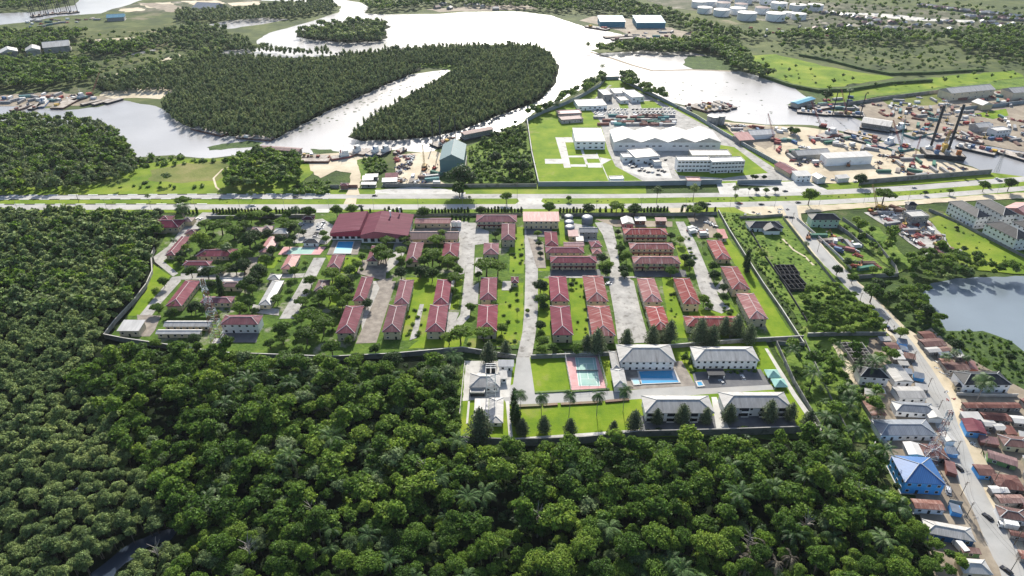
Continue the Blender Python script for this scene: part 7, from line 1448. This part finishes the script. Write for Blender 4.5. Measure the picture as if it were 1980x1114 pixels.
wood('wild bushes of the riverside lot', [(905, 285), (960, 264), (1008, 248), (1026, 300), (1034, 350), (905, 352), (915, 330)], 5.4, 1, BX, 64, name='bushes', s0=.6, s1=1.7)
wood('tall thicket at the water edge of the riverside lot', [(930, 275), (1000, 240), (1016, 250), (1018, 275), (960, 290)], 5, 2, DX, 65, name='thicket', s0=.35, s1=.7)
wood('bushes at the meadow below the river', [(262, 306), (330, 302), (450, 305), (440, 312), (330, 318), (262, 325)], 8, 1, BX, 66, name='bushes', s0=.8, s1=1.8)
wood('bushes on the meadow beside the highway', [(200, 358), (320, 350), (345, 360), (420, 352), (430, 360), (240, 366)], 9, 1, BX+DX[:1], 67, name='bushes', s0=.6, s1=1.4)
wood('bushes around the boatyard track', [(700, 310), (735, 305), (750, 320), (730, 345), (712, 338)], 4.5, 1, BX, 68, name='bushes', s0=.9, s1=1.6)
# right side scrub
wood('thick shrubs below the blackened shells', [(1540, 575), (1600, 556), (1640, 558), (1680, 605), (1715, 640), (1705, 648), (1640, 648), (1565, 648)], 4.6, 3, JL[:4], 70, name='shrubland', s0=.35, s1=.7)
wood('shrubs beside the right wall of the white compound', [(1500, 668), (1560, 660), (1640, 680), (1690, 760), (1700, 850), (1600, 842), (1575, 800)], 5, 2, BX+[JL[0], JL[3], JL[5]], 71, name='shrubland', s0=.55, s1=1.1, wt=[.22, .2, .2, .14, .14, .1])
wood('thicket between the side road and the pond', [(1665, 545), (1740, 548), (1780, 560), (1800, 600), (1830, 650), (1860, 700), (1830, 660), (1780, 640), (1740, 605), (1700, 570)], 5, 2, [JL[0], JL[3], BX[0]], 72, name='thicket', s0=.4, s1=.8)
wood('shrubs of the green lot behind the works yard', [(1625, 432), (1680, 448), (1730, 490), (1740, 520), (1700, 490), (1650, 455)], 4.6, 1.5, BX+[JL[3]], 73, name='shrubland', s0=.6, s1=1.4, wt=[.3, .25, .25, .2])
wood('weeds of the wild strip beside the compound wall', [(1392, 412), (1445, 418), (1500, 530), (1560, 640), (1550, 650), (1480, 540)], 3.6, .5, BX, 74, name='weeds', s0=.3, s1=.75)
wood('weeds between the shells and the side road', [(1450, 450), (1520, 440), (1610, 545), (1560, 556), (1500, 520)], 4.6, .5, BX, 75, name='weeds', s0=.15, s1=.6)
wood('reeds around the pond', [(1740, 552), (1785, 566), (1812, 612), (1828, 640), (1900, 640), (1955, 662), (1990, 690), (1990, 760), (1930, 735), (1860, 700), (1790, 640)], 4, .6, BX, 76, name='reeds', s0=.3, s1=.8)
wood('shrubs among the shanty roofs left of the street', [(1690, 690), (1720, 690), (1730, 700), (1700, 720)], 5, 2, JL[:4], 77, name='shrubs', s0=.4, s1=.7)
wood('trees along the street bank at the bottom', [(1795, 1055), (1850, 1075), (1850, 1130), (1800, 1130)], 5, 2, JL[:4], 78, name='shrubs', s0=.4, s1=.7)
wood('overgrown strip left of the white compound', [(868, 740), (892, 730), (886, 850), (866, 850)], 4.5, 1.5, BX+[JL[3]], 79, name='shrubs', s0=.5, s1=1, wt=[.3, .25, .25, .2])
wood('weeds of the highway median', [(-100, 389), (990, 388), (990, 393), (-100, 394)], 9, .3, BX, 80, name='weeds', s0=.15, s1=.38); wood('weeds of the right highway median', [(1050, 388), (1450, 385), (1780, 371), (1980, 355), (1980, 360), (1780, 376), (1450, 389), (1050, 393)], 6, .3, BX, 81, name='weeds', s0=.18, s1=.45)
wood('floating weed clumps on the river', [(1085, 120), (1110, 115), (1160, 140), (1140, 160), (1085, 185), (1080, 150)], 10, 0, [(BX[0][0]*np.array([1, 1, .12]), 'dark_leaf')], 82, name='floating_weed', s0=.15, s1=1.0, cat='weed')
wood('floating weed specks on the lake', [(1200, 150), (1460, 155), (1520, 210), (1480, 236), (1300, 190)], 22, 0, [(BX[0][0]*np.array([1, 1, .12]), 'dark_leaf')], 83, name='floating_weed', s0=.15, s1=.9, cat='weed')
wood('floating weed specks in the port basin', [(1540, 215), (1700, 255), (1780, 275), (1700, 265), (1560, 235)], 14, 0, [(BX[0][0]*np.array([1, 1, .12]), 'dark_leaf')], 84, name='floating_weed', s0=.2, s1=.9, cat='weed')
wood('floating weed line along the narrow channel', [(560, 256), (660, 214), (760, 168), (850, 138), (870, 140), (760, 182), (670, 225), (600, 258)], 9, 0, [(BX[0][0]*np.array([1, 1, .12]), 'dark_leaf')], 85, name='floating_weed', s0=.2, s1=1.0, cat='weed')
wood('dark trees on the bank between the bright lot and the pond', [(1745, 505), (1800, 490), (1860, 500), (1900, 515), (1990, 528), (2060, 535), (2060, 545), (1980, 536), (1850, 540), (1800, 548), (1760, 540)], 6, 3, DX[:1]+JL[:4], 86, name='bank_woods', s0=.5, s1=.9)
wood('low bushes of the bright lot beside the apartments', [(1800, 430), (1830, 418), (1920, 470), (2000, 505), (1990, 520), (1870, 505), (1835, 465)], 11, .5, BX, 87, name='bushes', s0=.25, s1=.7)
# bare dead trees standing in the jungle
def bare(seed):
    q_ = random.Random(seed); Q = [trunk_q(11, .3)]
    for i in range(26):
        a = q_.uniform(0, 6.28); z = q_.uniform(5, 11); L = q_.uniform(1.5, 4); x = trunk_q(L, .09, n=3); t_ = q_.uniform(.5, 1.1); ca, sa = math.cos(a), math.sin(a)
        y = x.copy(); y[..., 0] = x[..., 2]*math.sin(t_)*ca+x[..., 0]; y[..., 1] = x[..., 2]*math.sin(t_)*sa+x[..., 1]; y[..., 2] = x[..., 2]*math.cos(t_)+z; Q.append(y)
    return quads_mesh('dead_tree', np.concatenate(Q), ['pale_bark'])
BM = [bare(1), bare(2)]
for i, (u, v) in enumerate(((1290, 890), (1450, 1040), (1040, 1000), (600, 980), (1560, 1010), (820, 905), (300, 1060), (1660, 945), (480, 1060))):
    p_ = P(u, v, 12); o = bpy.data.objects.new('dead_tree', BM[i % 2]); C.objects.link(o); o.location = (p_.x, p_.y, 0); s = 1.15+.1*(i % 3); o.scale = (s, s, s); auto(o, 'bare grey dead tree', u, v, 'tree', 'bare dead trees in the jungle')
DP = quads_mesh('dead_palm', palm_crown(8, 5.2, 17, 9, droop=.8, w=.09), ['dead_leaf'])
for i, (u, v) in enumerate(((1420, 1060), (1450, 1075), (1480, 1062), (1500, 1090), (1530, 1080), (1440, 1095))):
    p_ = P(u, v, 10); o = bpy.data.objects.new('dead_palm', DP); C.objects.link(o); o.location = (p_.x, p_.y, 1.5); o.scale = (1.1, 1.1, 1.15); auto(o, 'withered grey brown palm', u, v, 'palm tree', 'withered palms in the near jungle')
# ================================================================== SINGLE TREES
def proto(name, cq, lm, tq, bm='bark'):
    t = thing(name, 'x', 'tree'); c = bpy.data.objects.new('crown', quads_mesh('crown', cq, [lm])); C.objects.link(c); c.parent = t
    k = bpy.data.objects.new('trunk', quads_mesh('trunk', tq, [bm])); C.objects.link(k); k.parent = t; return t
lim = lambda R_, h, z: [(R_*math.cos(a), R_*math.sin(a), h*z) for a in (.3, 1.6, 2.9, 4.2, 5.4)]
K = {  # kind: (variants, crown radius, crown centre height, description)
 'U': ([proto('umbrella_tree', crown([(x*1.0, y*1.0, z-.5, r, r, rz*.8) for x, y, z, r, _, rz in dome(5, 7.6, 15, s, flat=.32, lob=(.24, .36))], 2300, .32, core=.68), 'umbrella_leaf', trunk_q(6.4, .35, .4, limbs=lim(3, 8, 1.0))) for s in (1, 2)], 5, 8, 'flat topped bright green tree'),
 'D': ([proto('mango_tree', jl(5, 5.2, 15, 2300, .3, s, flat=.85, lob=(.24, .36)), 'dark_leaf', trunk_q(4, .4)) for s in (3, 4)], 5, 6, 'dense round dark tree'),
 'B': ([proto('broadleaf_tree', jl(5, 6.0, 14, 2100, .32, s, flat=.75, lob=(.22, .36)), 'jungle_leaf', trunk_q(6, .32, limbs=lim(2.2, 7, 1.0))) for s in (5, 6, 7)], 5, 7, 'mid green leafy tree'),
 'P': ([proto('casuarina_tree', pine(15, 4.4, 1900, .34, s), 'pine_leaf', trunk_q(13, .26)) for s in (8, 9)], 4.2, 8, 'tall dark feathery casuarina'),
 'K': ([proto('palm_tree', palm_crown(9, 4.4, 20, s), 'palm_leaf', trunk_q(9, .2, .5), 'pale_bark') for s in (10, 11)], 4.0, 8.6, 'slender palm'),
 'C': ([proto('column_tree', column(11, 1.5, 800, .26), 'dark_leaf', trunk_q(3, .2))], 1.6, 6, 'narrow columnar dark tree'),
 'L': ([proto('pale_tree', jl(5, 5.4, 13, 1900, .3, s, flat=.75, lob=(.22, .36)), 'bush_leaf', trunk_q(5, .3)) for s in (12,)], 5, 6.2, 'pale green rounded tree'),
 'T': ([proto('thin_tree', crown(dome(4, 8.6, 6, s, flat=.9, lob=(.22, .34)), 700, .3, core=.35), 'mangrove_leaf', trunk_q(8, .2, limbs=lim(1.8, 9, 1.0))) for s in (13, 14)], 4, 8.4, 'thin see-through tree')}
usedk = set(); qs = random.Random(50)
def tree(kind, u, v, r, group=None, tall=1.0):
    if kind == 'K' and 990 < u < 1230 and v > 750: tall = 1.7; r = 13
    if kind == 'U': tall = .82
    vs, R0, zc, desc = K[kind]; s = r*mpp(u, v, 6)/R0*((1.05 if u < 600 else 1.2) if kind in 'UDBL' else 1.15 if kind == 'P' else 1.1); s = max(.35, s); k = qs.randrange(len(vs)); o = vs[k]
    sz = s*tall if kind not in 'KPC' else s*tall; z = zc*sz
    if (kind, k) in usedk: o = dup(o)
    usedk.add((kind, k)); p = P(u, v, z); o.location = (p.x, p.y, 0); o.rotation_euler.z = qs.uniform(0, 6.28); o.scale = (s, s, sz); sw = 'small ' if s < .75 else ('big ' if s > 1.35 else ''); auto(o, sw+desc, u, v, 'tree' if kind != 'K' else 'palm tree', group or 'single trees: '+desc)
TL = '''D305,411,13 K350,402,12 U395,430,15 U425,432,20 B450,445,15 B385,458,20 B395,472,14 U432,472,14 D480,462,20 U455,440,14 D350,492,11 K437,478,10 K365,483,8 B455,492,13 B475,486,12 D400,525,15 B368,522,13 U420,520,17 D455,518,13 D470,512,18 D480,545,17 D492,532,14
 K335,463,7 B315,542,12 B300,562,10 U500,412,16 B515,405,12 U545,425,14 U560,432,14 T577,448,9 B596,407,14 B650,404,12 B680,402,12 D490,455,17 B500,477,12 B525,482,12 B512,500,14 D500,520,16 B568,522,12 L590,508,7 B630,460,8 B625,450,8 B485,556,12 B560,545,9 B600,540,12 U640,525,16 B660,540,14
 B675,520,13 L700,495,8 U748,462,13 U745,490,18 B735,482,16 L690,510,11 U635,562,18 B665,562,10 U302,592,13 B335,600,9 D375,592,15 C425,553,7 B470,550,15 B460,592,16 B480,585,13 D375,655,15 B340,668,13 B300,662,12 B420,562,8 U535,575,13 U583,580,15 U615,575,14 U600,605,20 U622,622,20 U590,642,22 B545,632,19 U545,650,16 B520,662,12
 L640,668,17 B675,655,9 D710,585,11 B650,600,10 B670,575,11 B575,676,12 B725,672,11 D690,692,13 D760,694,18 B818,408,13 U845,460,15 B855,450,10 B775,500,9 U835,488,17 B820,502,12 D775,525,13 D812,523,13 B835,526,13 U865,500,15 U880,534,15 B885,520,11 B925,530,8 U940,508,20 U962,512,16 D958,452,7 B1040,450,7 D1042,470,6 D1045,490,6
 D1045,550,13 B1047,576,12 D1045,628,11 B1050,658,12 B885,574,8 B875,560,9 B910,592,10 B955,587,8 U890,640,21 U868,650,14 U935,640,17 B970,632,12 P945,680,13 P978,672,9 K885,690,12 D1105,550,6 B1070,670,10 L1083,681,7 B1115,672,12 P1155,660,15 P1135,664,11 P1212,655,12 P1262,648,12 P1296,640,13 D1165,498,10 B1175,512,12 D1172,524,9
 B1200,478,9 B1212,492,11 D1205,520,10 D1208,530,9 L1298,522,12 B1335,508,11 D1325,498,10 D1298,455,8 B1316,462,9 D1195,448,6 K1250,516,6 K1288,516,6 P1355,640,15 B1372,590,8 P1378,650,13 P1402,630,11 P1426,628,13 P1450,645,12 B1380,512,10 D1382,530,11 D1400,555,9 D1399,573,9 B1362,577,11 B1475,490,8 C1445,500,6 C1447,512,5
 P928,820,20 P1010,825,11 P1052,820,11 P1103,825,11 P1187,825,8 P1228,812,13 P1271,805,10 P1321,800,13 P1366,803,10 P1411,798,12 P1490,793,13 P1531,795,11 P1565,810,12 C994,770,7 C1000,805,8 C993,795,7 K1048,768,10 K1102,768,10 K1157,765,10 K1209,758,11 K1006,765,9 T1360,470,6 B1388,455,8 K1905,740,20 K1560,470,6
 B1568,374,15 U1713,372,18 B1838,368,6 B1905,356,10 B1955,352,12 D1355,398,12 U1345,402,14 D1138,402,12 U1192,396,14 D1228,403,13 B1062,398,12 D1062,402,9 T1272,370,11 T1343,366,11 T1423,365,8 T1423,380,6 B979,378,11 T908,382,4 B930,405,10 T145,370,10 T285,380,6 U352,385,16 K352,400,14 T485,375,7 K570,404,9 D893,338,25 B888,362,16
 D1010,320,14 D985,320,13 D958,302,11 L1100,382,6 T1449,365,5 D1463,366,6 D1500,366,6 B1482,367,6 D1665,345,12 D1462,342,5 D1456,341,5 D1478,342,5 B1540,252,8 D1600,182,10 K1165,128,6 T1137,87,6 K1075,200,8 D1055,205,9 D1208,150,9 D1165,152,7 D1530,250,7 K1645,175,7 B1690,560,18 D1700,550,14 B1760,560,14 D1790,600,16 B1745,640,12 B1720,575,10
 K1830,690,10 K1850,680,10 K1870,690,9 D1850,665,12 K1655,505,6 D1620,520,10 B1650,535,10 D1640,505,9 B1690,520,9 D1865,480,6 D1850,440,4 D1955,690,9 B1905,700,9 P1660,705,9 K1645,760,14 D1790,372,5 B1500,790,8 B1290,690,7 B1325,690,8 L880,500,8 T1000,600,6 B1020,600,5 U265,410,15 U225,408,14 B180,415,14 D60,430,18 B410,440,10 U470,430,12'''
for w_ in TL.split():
    u, v, r = w_[1:].split(','); tree(w_[0], float(u), float(v), float(r))
q = random.Random(61); gt = []
for poly, n, kinds in (([(372, 440), (480, 440), (500, 470), (480, 560), (360, 560), (345, 500)], 10, 'BBDDU'), ([(500, 425), (600, 440), (560, 470), (500, 480)], 9, 'BD'), ([(560, 560), (650, 560), (645, 660), (525, 665), (545, 610)], 12, 'BUBD'), ([(650, 530), (680, 540), (680, 590), (655, 600)], 5, 'BD'), ([(780, 440), (890, 480), (900, 530), (760, 530), (715, 470)], 12, 'BUD'), ([(300, 585), (420, 590), (500, 600), (420, 610), (310, 610)], 8, 'BD'), ([(1040, 540), (1060, 540), (1060, 690), (1036, 690)], 6, 'BD'), ([(430, 415), (560, 412), (560, 422), (430, 425)], 8, 'BBD')):
    us = [p[0] for p in poly]; vs = [p[1] for p in poly]; c = t = 0
    while c < n and t < 500:
        t += 1; u, v = q.uniform(min(us), max(us)), q.uniform(min(vs), max(vs)); p = P(u, v, 5); p.z = 0
        if not inpoly(u, v, poly) or any((p-a).length < 6 for a in gt) or any((p-a).length < min(w_, d_)*.5+1.5 for a, w_, d_ in BR): continue
        gt.append(p); c += 1; tree(q.choice(kinds), u, v, q.uniform(7, 12))
# cypresses of the highway hedge
cy = thing('cypress', 'x', 'cypress'); cq = quads_mesh('cypress', column(4.6, 1.15, 130, .3), ['dark_leaf']); bpy.data.objects.remove(cy); qc = random.Random(4)
for a, b, v0, v1 in ((345, 382, 413, 413), (414, 500, 412, 411), (535, 592, 411, 411), (700, 716, 409, 409), (745, 776, 409, 409), (836, 905, 411, 411), (938, 1008, 411, 411), (1083, 1128, 410, 410), (1160, 1182, 410, 409), (1203, 1218, 409, 409), (1245, 1290, 409, 408), (1318, 1340, 409, 408), (1366, 1382, 409, 409), (874, 906, 424, 424)):
    n = max(2, int((b-a)/5.6))
    for i in range(n):
        u, v = a+(b-a)*i/(n-1), v0+(v1-v0)*i/(n-1); o = bpy.data.objects.new('cypress', cq); C.objects.link(o); o.location = P(u, v+1.5); s = qc.uniform(.8, 1.15); o.scale = (s, s, s*qc.uniform(.85, 1.2)); o.rotation_euler.z = qc.uniform(0, 6); auto(o, 'small clipped cypress', u, v, 'cypress', 'cypress hedge row along the highway')
# garden shrubs of the compounds
sh = [quads_mesh('garden_shrub', crown([(0, 0, .9, 1.2, 1.2, 1.1)], 90, .22, core=.75), [m]) for m in ('dark_leaf', 'bush_leaf', 'jungle_leaf')]
q = random.Random(31); LAWN = [[(968, 560), (1010, 560), (1008, 655), (965, 655)], [(1104, 540), (1128, 540), (1140, 655), (1112, 655)], [(790, 600), (822, 600), (815, 655), (785, 655)], [(985, 470), (1013, 450), (1012, 530), (988, 530)], [(1282, 540), (1300, 540), (1330, 620), (1300, 620)], [(905, 660), (1000, 660), (1000, 668), (905, 668)], [(1395, 590), (1412, 590), (1430, 630), (1410, 630)], [(1318, 455), (1330, 455), (1350, 520), (1335, 520)], [(640, 500), (700, 500), (700, 530), (640, 530)],
  [(380, 440), (480, 440), (480, 560), (360, 560)], [(500, 500), (560, 500), (540, 560), (490, 560)], [(1185, 470), (1205, 470), (1215, 530), (1200, 530)], [(430, 600), (510, 600), (500, 606), (430, 606)], [(1322, 680), (1345, 700), (1345, 730), (1330, 725)], [(1380, 722), (1460, 716), (1462, 722), (1385, 728)], [(1226, 835), (1530, 828), (1530, 832), (1226, 838)]]
for i in range(240):
    poly = LAWN[i % len(LAWN)]; us = [p[0] for p in poly]; vs = [p[1] for p in poly]
    for _ in range(20):
        u, v = q.uniform(min(us), max(us)), q.uniform(min(vs), max(vs))
        if inpoly(u, v, poly): break
    o = bpy.data.objects.new('garden_shrub', q.choice(sh)); C.objects.link(o); o.location = P(u, v); s = q.uniform(.45, 1.1); o.scale = (s*q.uniform(.8, 1.5), s, s); auto(o, 'small garden shrub', u, v, 'shrub', 'garden shrubs of the compounds')
finish_labels(); finish_rows()
# ================================================================== AIR
m = bpy.data.materials.new('haze'); m.use_nodes = True; n = m.node_tree.nodes; n.remove(n['Principled BSDF'])
vp = n.new('ShaderNodeVolumePrincipled'); vp.inputs['Color'].default_value = (.80, .88, 1, 1); vp.inputs['Density'].default_value = .000028; vp.inputs['Anisotropy'].default_value = .2
m.node_tree.links.new(vp.outputs[0], n['Material Output'].inputs['Volume']); M['haze'] = m
mb = MB(); mb.box(0, 2500, -1, 18100, 18100, 242); tag(mb.build('haze', 'haze'), kind='stuff')
